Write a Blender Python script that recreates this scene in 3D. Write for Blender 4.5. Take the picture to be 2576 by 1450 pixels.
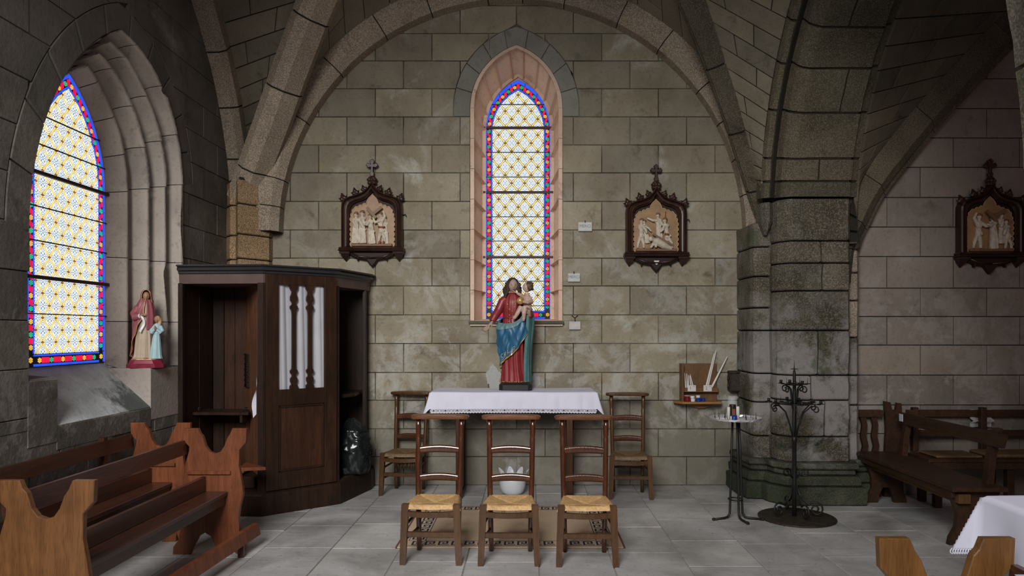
import bpy, bmesh, random
from math import *
from mathutils import Vector, Matrix
from mathutils import noise as mnoise
random.seed(11)
for _o in list(bpy.data.objects): bpy.data.objects.remove(_o)
S = bpy.context.scene
COL = S.collection
# ---- measured camera: level, eye height 1.52 m, focal length 1790 px of a 2576 px wide frame
F, CX, CV, H = 1790.0, 1330.0, 835.0, 1.52
def PX(u, Y): return (u - CX) * Y / F
def PZ(v, Y): return H + (CV - v) * Y / F
cam = bpy.data.cameras.new('camera'); camo = bpy.data.objects.new('camera', cam); COL.objects.link(camo)
camo.location = (0, 0, H); camo.rotation_euler = (pi/2, 0, 0)
cam.sensor_fit = 'HORIZONTAL'; cam.sensor_width = 36; cam.lens = 36*F/2576
cam.shift_x = -(CX - 1288)/2576; cam.shift_y = (CV - 725)/2576; cam.clip_start = 0.02
S.camera = camo
w = bpy.data.worlds.new('world'); S.world = w; w.use_nodes = True
w.node_tree.nodes['Background'].inputs[0].default_value = (0.80, 0.88, 1.0, 1)
w.node_tree.nodes['Background'].inputs[1].default_value = 0.14
S.view_settings.view_transform = 'Standard'; S.view_settings.look = 'None'
S.view_settings.gamma = 1; S.view_settings.use_curve_mapping = False
S.view_settings.exposure = 0.0
GLASS = 1.9      # brightness of the daylight in the stained glass
def area(name, loc, to, sx, sy, col, e, spread=180):
    l = bpy.data.lights.new(name, 'AREA'); l.shape = 'RECTANGLE'; l.size = sx; l.size_y = sy
    l.color = col; l.energy = e; l.spread = radians(spread)
    o = bpy.data.objects.new(name, l); COL.objects.link(o); o.location = loc
    o.rotation_euler = (Vector(to)-Vector(loc)).to_track_quat('-Z', 'Y').to_euler()
    return o
# daylight of the nave windows behind and beside the camera
area('nave_window_light', (-1.5, -2.6, 4.9), (-1.1, 6.0, 0.7), 2.6, 3.2, (1.0, 0.98, 0.96), 205, 95)
area('nave_side_light', (3.4, -1.5, 3.6), (4.6, 6.6, 1.8), 1.0, 1.6, (1.0, 0.62, 0.66), 30)

# ------------------------------------------------------------------ materials
def newmat(name):
    m = bpy.data.materials.new(name); m.use_nodes = True
    nt = m.node_tree; return m, nt, nt.nodes['Principled BSDF']
def nd(nt, t, **kw):
    n = nt.nodes.new(t)
    for k, v in kw.items(): setattr(n, k, v)
    return n
def lk(nt, a, b): nt.links.new(a, b)
def nnoise(nt, vec, scale, detail=4, rough=0.55, dist=0):
    n = nd(nt, 'ShaderNodeTexNoise'); n.inputs['Scale'].default_value = scale
    n.inputs['Detail'].default_value = detail; n.inputs['Roughness'].default_value = rough
    n.inputs['Distortion'].default_value = dist
    if vec is not None: lk(nt, vec, n.inputs['Vector'])
    return n.outputs['Fac']
def nramp(nt, fac, pts):
    r = nd(nt, 'ShaderNodeValToRGB'); e = r.color_ramp.elements
    while len(e) < len(pts): e.new(0.5)
    for i, (p, c) in enumerate(pts):
        e[i].position = p; e[i].color = (c[0], c[1], c[2], 1) if isinstance(c, tuple) else (c, c, c, 1)
    lk(nt, fac, r.inputs[0]); return r.outputs[0]
def nmix(nt, fac, a, b, mode='MIX'):
    n = nd(nt, 'ShaderNodeMix', data_type='RGBA', blend_type=mode)
    for sock, val in ((n.inputs[0], fac), (n.inputs[6], a), (n.inputs[7], b)):
        if isinstance(val, (int, float)): sock.default_value = val
        elif isinstance(val, tuple): sock.default_value = (val[0], val[1], val[2], 1)
        else: lk(nt, val, sock)
    return n.outputs[2]
def nmath(nt, op, a, b=None, c=None, clamp=False):
    n = nd(nt, 'ShaderNodeMath', operation=op); n.use_clamp = clamp
    for i, v in enumerate((a, b, c)):
        if v is None: continue
        if isinstance(v, (int, float)): n.inputs[i].default_value = v
        else: lk(nt, v, n.inputs[i])
    return n.outputs[0]
def nbump(nt, bs, h, strength, dist=0.01):
    b = nd(nt, 'ShaderNodeBump'); b.inputs['Strength'].default_value = strength; b.inputs['Distance'].default_value = dist
    lk(nt, h, b.inputs['Height']); lk(nt, b.outputs[0], bs.inputs['Normal'])
def pos(nt): return nd(nt, 'ShaderNodeNewGeometry').outputs['Position']
def objc(nt): return nd(nt, 'ShaderNodeTexCoord').outputs['Object']
def orand(nt): return nd(nt, 'ShaderNodeObjectInfo').outputs['Random']
def scaled(nt, vec, s):
    n = nd(nt, 'ShaderNodeMapping'); n.inputs['Scale'].default_value = s; lk(nt, vec, n.inputs['Vector']); return n.outputs[0]

def stone(name, dark, mid, light, pale=(0.5, 0.48, 0.44), palecut=0.62, speck=0.0, algae=0.0, rough=0.85, tint=0.16, big=0.9, bump=0.35, damp=0.0, spscale=150):
    m, nt, bs = newmat(name); p = pos(nt)
    n1 = nnoise(nt, p, big*2.2, 6, 0.62)
    col = nramp(nt, n1, [(0.30, dark), (0.5, mid), (0.72, light)])
    n2 = nnoise(nt, p, big*1.3, 8, 0.68, 0.6)
    col = nmix(nt, nramp(nt, n2, [(palecut, 0.0), (palecut+0.10, 0.85)]), col, pale)
    n3 = nnoise(nt, p, 5.0, 7, 0.7, 0.3)
    col = nmix(nt, nramp(nt, n3, [(0.28, 0.75), (0.42, 0.0)]), col, tuple(c*0.45 for c in dark))
    n4 = nnoise(nt, p, 38, 3, 0.6)
    col = nmix(nt, nramp(nt, n4, [(0.30, 0.35), (0.45, 0.0)]), col, tuple(c*0.6 for c in dark))
    if speck:
        n5 = nnoise(nt, p, spscale, 2, 0.5)
        col = nmix(nt, nramp(nt, n5, [(0.40, speck), (0.48, 0.0)]), col, tuple(c*0.42 for c in dark))
        col = nmix(nt, nramp(nt, n5, [(0.54, 0.0), (0.62, speck)]), col, tuple(min(1, c*1.5) for c in light))
    r = orand(nt)
    col = nmix(nt, 1.0, col, nramp(nt, r, [(0.0, (1-tint, 1-tint, 1-tint*0.9)), (0.5, (1.0, 0.99, 0.97)), (1.0, (1+tint*0.6, 1+tint*0.55, 1+tint*0.4))]), 'MULTIPLY')
    sep = nd(nt, 'ShaderNodeSeparateXYZ'); lk(nt, p, sep.inputs[0])
    if damp:   # rising damp: old salt and dirt bands near the floor
        z = nmath(nt, 'ADD', sep.outputs[2], nmath(nt, 'MULTIPLY', nmath(nt, 'SUBTRACT', n2, 0.5), 1.1))
        col = nmix(nt, nramp(nt, z, [(0.0, damp), (1.2, damp*0.55), (1.55, 0.0)]), col, (0.15, 0.145, 0.12))
        n6 = nnoise(nt, p, 3.4, 9, 0.75, 0.4)
        band = nmath(nt, 'MULTIPLY', nramp(nt, n6, [(0.50, 0.0), (0.57, 0.85)]), nramp(nt, sep.outputs[2], [(0.45, 0.15), (0.75, 1.0)]))
        up = nramp(nt, sep.outputs[2], [(1.30/4, 1.0), (2.4/4, 0.25)]) if False else None
        col = nmix(nt, nmath(nt, 'MULTIPLY', band, nmath(nt, 'SUBTRACT', 1.0, nmath(nt, 'MULTIPLY', sep.outputs[2], 0.30), clamp=True)), col, pale)
    if algae:
        g = nmath(nt, 'ADD', nmath(nt, 'MULTIPLY', sep.outputs[2], 0.55), nmath(nt, 'MULTIPLY', nmath(nt, 'SUBTRACT', n2, 0.5), 2.2))
        col = nmix(nt, nramp(nt, g, [(0.10, algae), (0.34, 0.0)]), col, (0.018, 0.030, 0.014))
        pz = nmath(nt, 'MULTIPLY', nramp(nt, nnoise(nt, p, 2.0, 8, 0.7, 0.4), [(0.44, 0.0), (0.54, 0.85)]), nramp(nt, nmath(nt, 'MULTIPLY', sep.outputs[2], 0.4), [(0.10, 0.0), (0.18, 1.0), (0.55, 0.9), (0.75, 0.1)]))
        col = nmix(nt, pz, col, (pale[0]*1.15, pale[1]*1.13, pale[2]*1.16))
        g2 = nnoise(nt, p, 2.6, 6, 0.7)
        col = nmix(nt, nramp(nt, g2, [(0.56, 0.0), (0.66, algae*0.8)]), col, (0.06, 0.075, 0.035))
    lk(nt, col, bs.inputs['Base Color']); bs.inputs['Roughness'].default_value = rough
    bs.inputs['Specular IOR Level'].default_value = 0.25
    hh = nmath(nt, 'ADD', nmath(nt, 'MULTIPLY', n4, 0.6), n3)
    nbump(nt, bs, hh, bump, 0.012)
    return m

def wood(name, c1, c2, stretch=(14, 14, 1.2), rough=0.45, world=False, spec=0.5, coat=0.0, tint=0.12):
    m, nt, bs = newmat(name); p = pos(nt) if world else objc(nt)
    q = scaled(nt, p, stretch)
    n = nnoise(nt, q, 2.2, 6, 0.6, 0.9)
    col = nramp(nt, n, [(0.30, c1), (0.68, c2)])
    n2 = nnoise(nt, scaled(nt, p, tuple(s*5 for s in stretch)), 3, 3, 0.6)
    col = nmix(nt, nramp(nt, n2, [(0.35, 0.45), (0.5, 0.0)]), col, tuple(c*0.5 for c in c1))
    n3 = nnoise(nt, p, 3.0, 5, 0.6)
    col = nmix(nt, nramp(nt, n3, [(0.32, 0.45), (0.55, 0.0)]), col, tuple(c*0.55 for c in c1))
    col = nmix(nt, 1.0, col, nramp(nt, orand(nt), [(0.0, (1-tint,)*3), (1.0, (1+tint,)*3)]), 'MULTIPLY')
    lk(nt, col, bs.inputs['Base Color'])
    bs.inputs['Roughness'].default_value = rough; bs.inputs['Specular IOR Level'].default_value = spec
    if coat:
        bs.inputs['Coat Weight'].default_value = coat; bs.inputs['Coat Roughness'].default_value = 0.12
    nbump(nt, bs, n2, 0.12, 0.004)
    return m

def paint(name, c, rough=0.5, metal=0.0, vary=0.15, scale=12, spec=0.5, wear=None, wearcut=0.66):
    m, nt, bs = newmat(name); p = objc(nt)
    n = nnoise(nt, p, scale, 5, 0.6)
    col = nramp(nt, n, [(0.3, tuple(x*(1-vary) for x in c)), (0.7, tuple(min(1, x*(1+vary)) for x in c))])
    if wear:
        n2 = nnoise(nt, p, scale*3, 6, 0.7)
        col = nmix(nt, nramp(nt, n2, [(wearcut, 0.0), (wearcut+0.05, 1.0)]), col, wear)
    lk(nt, col, bs.inputs['Base Color']); bs.inputs['Roughness'].default_value = rough
    bs.inputs['Metallic'].default_value = metal; bs.inputs['Specular IOR Level'].default_value = spec
    return m

def glow(name, c, k=1.0):      # stained glass with daylight behind it
    m, nt, bs = newmat(name)
    n = nnoise(nt, pos(nt), 14, 3, 0.5)
    col = nmix(nt, 1.0, nramp(nt, n, [(0.3, (0.82,)*3), (0.7, (1.12,)*3)]), c, 'MULTIPLY')
    bs.inputs['Base Color'].default_value = (c[0]*0.1, c[1]*0.1, c[2]*0.1, 1); bs.inputs['Roughness'].default_value = 0.6; bs.inputs['Specular IOR Level'].default_value = 0.1
    lk(nt, col, bs.inputs['Emission Color']); bs.inputs['Emission Strength'].default_value = GLASS*k
    return m

MT = {}
MT['lime'] = stone('limestone', (0.20, 0.172, 0.122), (0.268, 0.236, 0.172), (0.325, 0.292, 0.22), pale=(0.42, 0.41, 0.365), palecut=0.56, damp=0.75, tint=0.2)
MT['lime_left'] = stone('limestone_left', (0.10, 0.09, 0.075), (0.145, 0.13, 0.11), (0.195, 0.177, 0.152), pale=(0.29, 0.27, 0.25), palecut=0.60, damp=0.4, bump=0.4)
MT['lime_right'] = stone('limestone_right', (0.205, 0.175, 0.145), (0.26, 0.225, 0.19), (0.31, 0.27, 0.235), pale=(0.36, 0.335, 0.30), palecut=0.66, damp=0.4)
MT['web'] = stone('limestone_vault', (0.16, 0.138, 0.10), (0.215, 0.188, 0.138), (0.26, 0.23, 0.172), pale=(0.30, 0.28, 0.23), palecut=0.70, tint=0.22)
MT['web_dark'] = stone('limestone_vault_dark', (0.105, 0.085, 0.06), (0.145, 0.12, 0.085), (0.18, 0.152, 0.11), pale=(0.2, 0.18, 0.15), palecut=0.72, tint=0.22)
MT['jamb'] = stone('limestone_jamb', (0.36, 0.31, 0.27), (0.47, 0.415, 0.365), (0.55, 0.49, 0.43), pale=(0.52, 0.48, 0.44), palecut=0.62)
MT['reveal'] = stone('limestone_reveal_lit', (0.62, 0.44, 0.33), (0.72, 0.53, 0.41), (0.78, 0.60, 0.48), pale=(0.75, 0.62, 0.52), palecut=0.66, tint=0.06, bump=0.2)  # pinkish window daylight on these stones is put into the bright salmon tone
MT['ring'] = stone('limestone_ring', (0.175, 0.165, 0.14), (0.22, 0.212, 0.185), (0.265, 0.258, 0.228), pale=(0.33, 0.33, 0.30), palecut=0.64, tint=0.08)
MT['granite'] = stone('granite', (0.25, 0.20, 0.15), (0.335, 0.275, 0.21), (0.40, 0.335, 0.26), pale=(0.34, 0.30, 0.25), palecut=0.66, speck=0.5, spscale=110, tint=0.14, bump=0.5)
MT['granite_warm'] = stone('granite_warm', (0.27, 0.175, 0.09), (0.345, 0.235, 0.13), (0.42, 0.30, 0.18), pale=(0.42, 0.34, 0.24), palecut=0.7, speck=0.8, tint=0.10, bump=0.5)
MT['granite_moss'] = stone('granite_mossy', (0.075, 0.062, 0.042), (0.125, 0.108, 0.078), (0.19, 0.168, 0.13), pale=(0.27, 0.255, 0.24), palecut=0.56, speck=0.5, spscale=85, algae=0.95, tint=0.2, bump=0.6)
MT['granite_dark'] = stone('granite_arch', (0.075, 0.063, 0.042), (0.115, 0.098, 0.068), (0.155, 0.134, 0.096), pale=(0.22, 0.20, 0.16), palecut=0.68, speck=0.45, spscale=100, tint=0.25, bump=0.5)
MT['mortar'] = paint('dark_mortar', (0.035, 0.03, 0.024), 0.95, scale=30, spec=0.1)
def mortar_var(name, a, b):
    m, nt, bs = newmat(name); n = nnoise(nt, pos(nt), 2.6, 6, 0.65)
    lk(nt, nramp(nt, n, [(0.40, a), (0.62, b)]), bs.inputs['Base Color']); bs.inputs['Roughness'].default_value = 0.95
    bs.inputs['Specular IOR Level'].default_value = 0.1; return m
MT['mortar_var'] = mortar_var('worn_mortar', (0.03, 0.026, 0.02), (0.24, 0.21, 0.155))
MT['mortar_mid'] = paint('brown_mortar', (0.07, 0.06, 0.05), 0.95, scale=30, spec=0.1)
MT['mortar_light'] = paint('pale_mortar', (0.30, 0.28, 0.24), 0.95, scale=30, spec=0.1)
MT['plaster'] = stone('plaster_patch', (0.36, 0.36, 0.345), (0.42, 0.42, 0.405), (0.46, 0.46, 0.44), tint=0.02, palecut=0.8)
MT['slate'] = stone('dark_sill', (0.07, 0.07, 0.06), (0.10, 0.10, 0.085), (0.14, 0.135, 0.115), pale=(0.2, 0.2, 0.18), palecut=0.7, tint=0.02)
def floor_mat():
    m, nt, bs = newmat('floor_slab'); p = pos(nt)
    n1 = nnoise(nt, p, 1.5, 7, 0.62, 0.4)
    col = nramp(nt, n1, [(0.32, (0.29, 0.282, 0.268)), (0.5, (0.46, 0.452, 0.44)), (0.68, (0.60, 0.592, 0.58))])
    n2 = nnoise(nt, scaled(nt, p, (1.1, 14, 1)), 2.0, 6, 0.7, 0.3)      # sawn streaks across each slab
    col = nmix(nt, nramp(nt, n2, [(0.30, 0.40), (0.45, 0.0)]), col, (0.17, 0.16, 0.145))
    col = nmix(nt, nramp(nt, n2, [(0.60, 0.0), (0.68, 0.40)]), col, (0.52, 0.51, 0.49))
    n3 = nnoise(nt, p, 30, 4, 0.6)
    col = nmix(nt, nramp(nt, n3, [(0.28, 0.5), (0.42, 0.0)]), col, (0.09, 0.085, 0.075))
    col = nmix(nt, 1.0, col, nramp(nt, orand(nt), [(0.0, (0.86, 0.86, 0.87)), (1.0, (1.12, 1.11, 1.10))]), 'MULTIPLY')
    lk(nt, col, bs.inputs['Base Color'])
    lk(nt, nramp(nt, n1, [(0.3, 0.32), (0.7, 0.55)]), bs.inputs['Roughness'])
    bs.inputs['Specular IOR Level'].default_value = 0.45
    nbump(nt, bs, n2, 0.10, 0.004)
    return m
MT['floor'] = floor_mat()
MT['pew'] = wood('pew_wood', (0.12, 0.034, 0.012), (0.235, 0.072, 0.026), (10, 10, 0.9), 0.40, spec=0.5)
MT['pew_mid'] = wood('pew_wood_brown', (0.095, 0.038, 0.012), (0.185, 0.080, 0.027), (10, 10, 0.9), 0.42, spec=0.45)
MT['pew_light'] = wood('pew_wood_light', (0.12, 0.05, 0.012), (0.20, 0.092, 0.024), (10, 10, 0.9), 0.45, spec=0.4)
MT['plank'] = wood('pew_plank', (0.045, 0.014, 0.008), (0.085, 0.030, 0.016), (12, 0.7, 12), 0.30, spec=0.6)
MT['plank_dark'] = wood('pew_plank_dark', (0.04, 0.016, 0.009), (0.075, 0.030, 0.016), (12, 0.7, 12), 0.35, spec=0.5)
MT['oldpew'] = wood('old_bench_wood', (0.030, 0.013, 0.006), (0.068, 0.030, 0.013), (10, 2, 10), 0.5, spec=0.4)
MT['chair'] = wood('chair_wood', (0.052, 0.021, 0.006), (0.115, 0.050, 0.014), (12, 12, 1.4), 0.28, spec=0.6)
MT['chair_red'] = wood('chair_wood_red', (0.050, 0.014, 0.005), (0.105, 0.032, 0.010), (12, 12, 1.4), 0.16, spec=0.7, coat=0.4)
MT['chair_top'] = wood('chair_top_wood', (0.11, 0.038, 0.014), (0.20, 0.075, 0.03), (1.6, 14, 14), 0.28, spec=0.6)
MT['oak'] = wood('confessional_oak', (0.018, 0.008, 0.004), (0.044, 0.020, 0.010), (9, 9, 0.8), 0.42, spec=0.3)
MT['oak_red'] = wood('confessional_oak_red', (0.032, 0.012, 0.006), (0.068, 0.027, 0.012), (9, 9, 0.8), 0.45, spec=0.3)
MT['oak_dark'] = wood('confessional_oak_dark', (0.014, 0.007, 0.004), (0.032, 0.015, 0.008), (9, 9, 0.8), 0.5, spec=0.25)
MT['oak_lit'] = wood('confessional_oak_lit', (0.12, 0.05, 0.026), (0.24, 0.11, 0.06), (9, 9, 0.8), 0.40, spec=0.5)  # lighter oak copy, window light put into its colour
MT['cornice'] = paint('cornice_paint', (0.028, 0.026, 0.030), 0.35, scale=8)
MT['frieze'] = paint('frieze_wood', (0.10, 0.062, 0.055), 0.5, scale=8)
MT['frame'] = wood('station_frame', (0.022, 0.009, 0.006), (0.055, 0.022, 0.014), (8, 8, 2), 0.36, spec=0.5)
MT['frame_dark'] = paint('station_frame_dark', (0.022, 0.010, 0.007), 0.55, scale=10, spec=0.25)
MT['gilt'] = paint('station_gilt', (0.29, 0.165, 0.072), 0.45, scale=10, vary=0.25)
MT['gilt_edge'] = paint('gilt_edge', (0.50, 0.33, 0.15), 0.4, scale=10, vary=0.25)
MT['relief'] = paint('relief_plaster', (0.54, 0.47, 0.37), 0.55, scale=22, vary=0.22)
MT['relief_brown'] = paint('relief_brown', (0.19, 0.095, 0.045), 0.5, scale=20)
MT['relief_red'] = paint('relief_red', (0.26, 0.075, 0.035), 0.5, scale=20)
MT['iron'] = paint('wrought_iron', (0.016, 0.016, 0.015), 0.5, metal=0.3, scale=30, vary=0.3)
MT['rust'] = paint('rusty_iron', (0.045, 0.034, 0.026), 0.6, metal=0.4, scale=26, vary=0.4)
MT['bar'] = paint('saddle_bar', (0.045, 0.018, 0.014), 0.6, scale=26)
MT['lead'] = paint('lead', (0.012, 0.012, 0.013), 0.6, scale=26)
MT['black'] = paint('black_paint', (0.014, 0.013, 0.013), 0.4, scale=20)
MT['white'] = paint('white_glaze', (0.72, 0.74, 0.76), 0.35, vary=0.05)
MT['card'] = paint('white_card', (0.66, 0.64, 0.63), 0.7, vary=0.05)
MT['wax'] = paint('candle_wax', (0.70, 0.68, 0.62), 0.5, vary=0.06)
MT['marble'] = paint('white_marble', (0.46, 0.47, 0.46), 0.35, vary=0.10, scale=20)
MT['ink'] = paint('grey_ink', (0.20, 0.20, 0.20), 0.7)
MT['gold'] = paint('gold_paint', (0.58, 0.36, 0.12), 0.35, metal=0.35, vary=0.25, scale=40)
MT['goldtext'] = paint('gold_letters', (0.62, 0.52, 0.38), 0.4)
MT['redink'] = paint('red_ink', (0.5, 0.08, 0.07), 0.6)
MT['board'] = wood('shelf_board', (0.115, 0.052, 0.016), (0.175, 0.085, 0.028), (6, 6, 2), 0.5)
MT['shelf'] = wood('shelf_plank', (0.25, 0.125, 0.036), (0.36, 0.19, 0.062), (2, 9, 9), 0.45)
MT['redglass'] = paint('red_votive', (0.16, 0.010, 0.014), 0.12, scale=8)
MT['blueglass'] = paint('blue_votive', (0.012, 0.04, 0.30), 0.15, scale=8)
MT['foil'] = paint('aluminium_foil', (0.80, 0.80, 0.82), 0.30, metal=0.55, vary=0.1)
MT['bag'] = paint('black_plastic', (0.010, 0.013, 0.013), 0.22, vary=0.3)
MT['skin'] = paint('painted_skin', (0.40, 0.285, 0.215), 0.45, vary=0.10)
MT['skin_child'] = paint('painted_child_skin', (0.50, 0.345, 0.27), 0.45, vary=0.10)
MT['hair'] = paint('painted_hair', (0.045, 0.026, 0.017), 0.75, vary=0.3, scale=30)
MT['childhair'] = paint('painted_child_hair', (0.085, 0.050, 0.022), 0.5, vary=0.3, scale=30)
MT['redrobe'] = paint('red_robe', (0.235, 0.022, 0.024), 0.42, vary=0.22, scale=14, wear=(0.50, 0.30, 0.16), wearcut=0.735)
MT['blue'] = paint('blue_mantle', (0.022, 0.115, 0.215), 0.42, vary=0.22, scale=14, wear=(0.50, 0.40, 0.22), wearcut=0.735)
MT['teal'] = paint('green_lining', (0.062, 0.165, 0.160), 0.5, vary=0.22, scale=12)
MT['palelining'] = paint('pale_lining', (0.135, 0.245, 0.260), 0.5, vary=0.15, scale=12)
MT['lips'] = paint('painted_lips', (0.28, 0.08, 0.06), 0.5)
MT['eye'] = paint('painted_eye', (0.03, 0.02, 0.018), 0.3)
MT['maroon'] = paint('maroon_cloak', (0.27, 0.072, 0.088), 0.45, vary=0.15, scale=14)
MT['cream'] = paint('cream_gown', (0.50, 0.40, 0.29), 0.5, vary=0.12, scale=14)
MT['skyblue'] = paint('light_blue_gown', (0.36, 0.52, 0.56), 0.45, vary=0.12, scale=14)
MT['blond'] = paint('blond_hair', (0.56, 0.36, 0.17), 0.5, vary=0.2, scale=30)
MT['redbase'] = paint('red_pedestal', (0.22, 0.018, 0.040), 0.25, vary=0.2, scale=20)
MT['darkskin'] = paint('ochre_skin', (0.36, 0.20, 0.115), 0.5)
MT['linen'] = paint('white_linen', (0.70, 0.70, 0.82), 0.8, vary=0.05, scale=6, spec=0.2)
MT['curtain'] = paint('grey_curtain', (0.46, 0.46, 0.49), 0.85, vary=0.06, scale=6, spec=0.15)
MT['paper'] = paint('white_paper', (0.55, 0.62, 0.68), 0.7, vary=0.03)
MT['matbeige'] = paint('mat_beige', (0.56, 0.42, 0.285), 0.9, vary=0.08, scale=60, spec=0.1)
MT['matblue'] = paint('mat_blue', (0.030, 0.048, 0.10), 0.9, vary=0.15, scale=60, spec=0.1)
MT['matedge'] = paint('mat_edge', (0.16, 0.085, 0.06), 0.9, spec=0.1)
MT['straw_old'] = paint('old_straw', (0.17, 0.10, 0.042), 0.8, vary=0.3, scale=40, spec=0.2)
def rush_mat(name, a, b):
    m, nt, bs = newmat(name); p = objc(nt)
    n = nnoise(nt, p, 55, 3, 0.6); n2 = nnoise(nt, p, 9, 4, 0.6)
    col = nramp(nt, n, [(0.3, a), (0.65, b)])
    col = nmix(nt, nramp(nt, n2, [(0.35, 0.4), (0.55, 0.0)]), col, tuple(c*0.6 for c in a))
    lk(nt, col, bs.inputs['Base Color']); bs.inputs['Roughness'].default_value = 0.6
    return m
MT['rush'] = rush_mat('rush', (0.46, 0.26, 0.10), (0.66, 0.43, 0.19))
MT['rush_old'] = rush_mat('rush_old', (0.12, 0.068, 0.028), (0.20, 0.12, 0.055))
def clear_mat():
    m, nt, bs = newmat('clear_film')
    bs.inputs['Base Color'].default_value = (0.9, 0.92, 0.95, 1); bs.inputs['Roughness'].default_value = 0.08
    t = nd(nt, 'ShaderNodeBsdfTransparent'); mx = nd(nt, 'ShaderNodeMixShader'); mx.inputs[0].default_value = 0.10
    lk(nt, t.outputs[0], mx.inputs[1]); lk(nt, bs.outputs[0], mx.inputs[2])
    lk(nt, mx.outputs[0], nt.nodes['Material Output'].inputs['Surface'])
    return m
MT['clear'] = clear_mat()
def lace_mat():
    m, nt, bs = newmat('lace'); p = objc(nt)
    bs.inputs['Base Color'].default_value = (0.66, 0.66, 0.75, 1); bs.inputs['Roughness'].default_value = 0.9
    return m
MT['lace'] = lace_mat()
# white glass with painted foliage; the UV of every pane is its place inside its own lozenge (-1..1)
def quarry_mat():
    m, nt, bs = newmat('painted_quarry')
    uv = nd(nt, 'ShaderNodeUVMap'); sep = nd(nt, 'ShaderNodeSeparateXYZ'); lk(nt, uv.outputs[0], sep.inputs[0])
    a = nmath(nt, 'ABSOLUTE', sep.outputs[0]); b = nmath(nt, 'ABSOLUTE', sep.outputs[1])
    d = nmath(nt, 'ADD', a, b)
    def band(x, c, wd): return nmath(nt, 'LESS_THAN', nmath(nt, 'ABSOLUTE', nmath(nt, 'SUBTRACT', x, c)), wd)
    def AND(x, y): return nmath(nt, 'MULTIPLY', x, y)
    def OR(*xs):
        r = xs[0]
        for x in xs[1:]: r = nmath(nt, 'MAXIMUM', r, x)
        return r
    gt = lambda x, c: nmath(nt, 'GREATER_THAN', x, c)
    lt = lambda x, c: nmath(nt, 'LESS_THAN', x, c)
    r2 = nmath(nt, 'SQRT', nmath(nt, 'ADD', nmath(nt, 'MULTIPLY', a, a), nmath(nt, 'MULTIPLY', b, b)))
    stem = OR(AND(lt(a, 0.030), AND(gt(b, 0.16), lt(b, 0.80))), AND(lt(b, 0.030), AND(gt(a, 0.16), lt(a, 0.80))))
    diag = AND(band(nmath(nt, 'SUBTRACT', a, b), 0.0, 0.045), AND(gt(r2, 0.14), lt(r2, 0.50)))
    fr1 = nmath(nt, 'FRACT', nmath(nt, 'MULTIPLY', nmath(nt, 'SUBTRACT', b, nmath(nt, 'MULTIPLY', a, 1.2)), 4.6))
    leaf1 = AND(lt(fr1, 0.50), AND(AND(gt(a, 0.06), lt(a, 0.24)), AND(gt(b, 0.24), lt(d, 0.84))))
    fr2 = nmath(nt, 'FRACT', nmath(nt, 'MULTIPLY', nmath(nt, 'SUBTRACT', a, nmath(nt, 'MULTIPLY', b, 1.2)), 4.6))
    leaf2 = AND(lt(fr2, 0.50), AND(AND(gt(b, 0.06), lt(b, 0.24)), AND(gt(a, 0.24), lt(d, 0.84))))
    ring = AND(band(r2, 0.115, 0.035), gt(r2, 0.0))
    edge = band(d, 0.93, 0.02)
    ink = OR(stem, diag, leaf1, leaf2, ring, edge)
    n = nnoise(nt, pos(nt), 5, 3, 0.5)
    base = nmix(nt, nramp(nt, n, [(0.35, 0.0), (0.65, 1.0)]), (0.86, 0.97, 1.0), (1.0, 0.98, 0.93))
    col = nmix(nt, nmath(nt, 'MULTIPLY', ink, 0.93), base, (0.045, 0.11, 0.19))
    bs.inputs['Base Color'].default_value = (0.05, 0.05, 0.05, 1); bs.inputs['Roughness'].default_value = 0.6; bs.inputs['Specular IOR Level'].default_value = 0.1
    lk(nt, col, bs.inputs['Emission Color']); bs.inputs['Emission Strength'].default_value = GLASS*0.74
    return m
MT['quarry'] = quarry_mat()
MT['gl_yellow'] = glow('yellow_glass', (0.98, 0.72, 0.22), 0.56)
MT['gl_red'] = glow('red_glass', (0.90, 0.012, 0.075), 0.52)
MT['gl_blue'] = glow('blue_glass', (0.03, 0.10, 0.95), 0.55)
MT['gl_amber'] = glow('amber_glass', (0.95, 0.52, 0.07), 0.52)
MT['gl_green'] = glow('green_glass', (0.02, 0.55, 0.22), 0.52)
MT['gl_node'] = glow('orange_glass', (0.60, 0.16, 0.06), 0.40)

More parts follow.
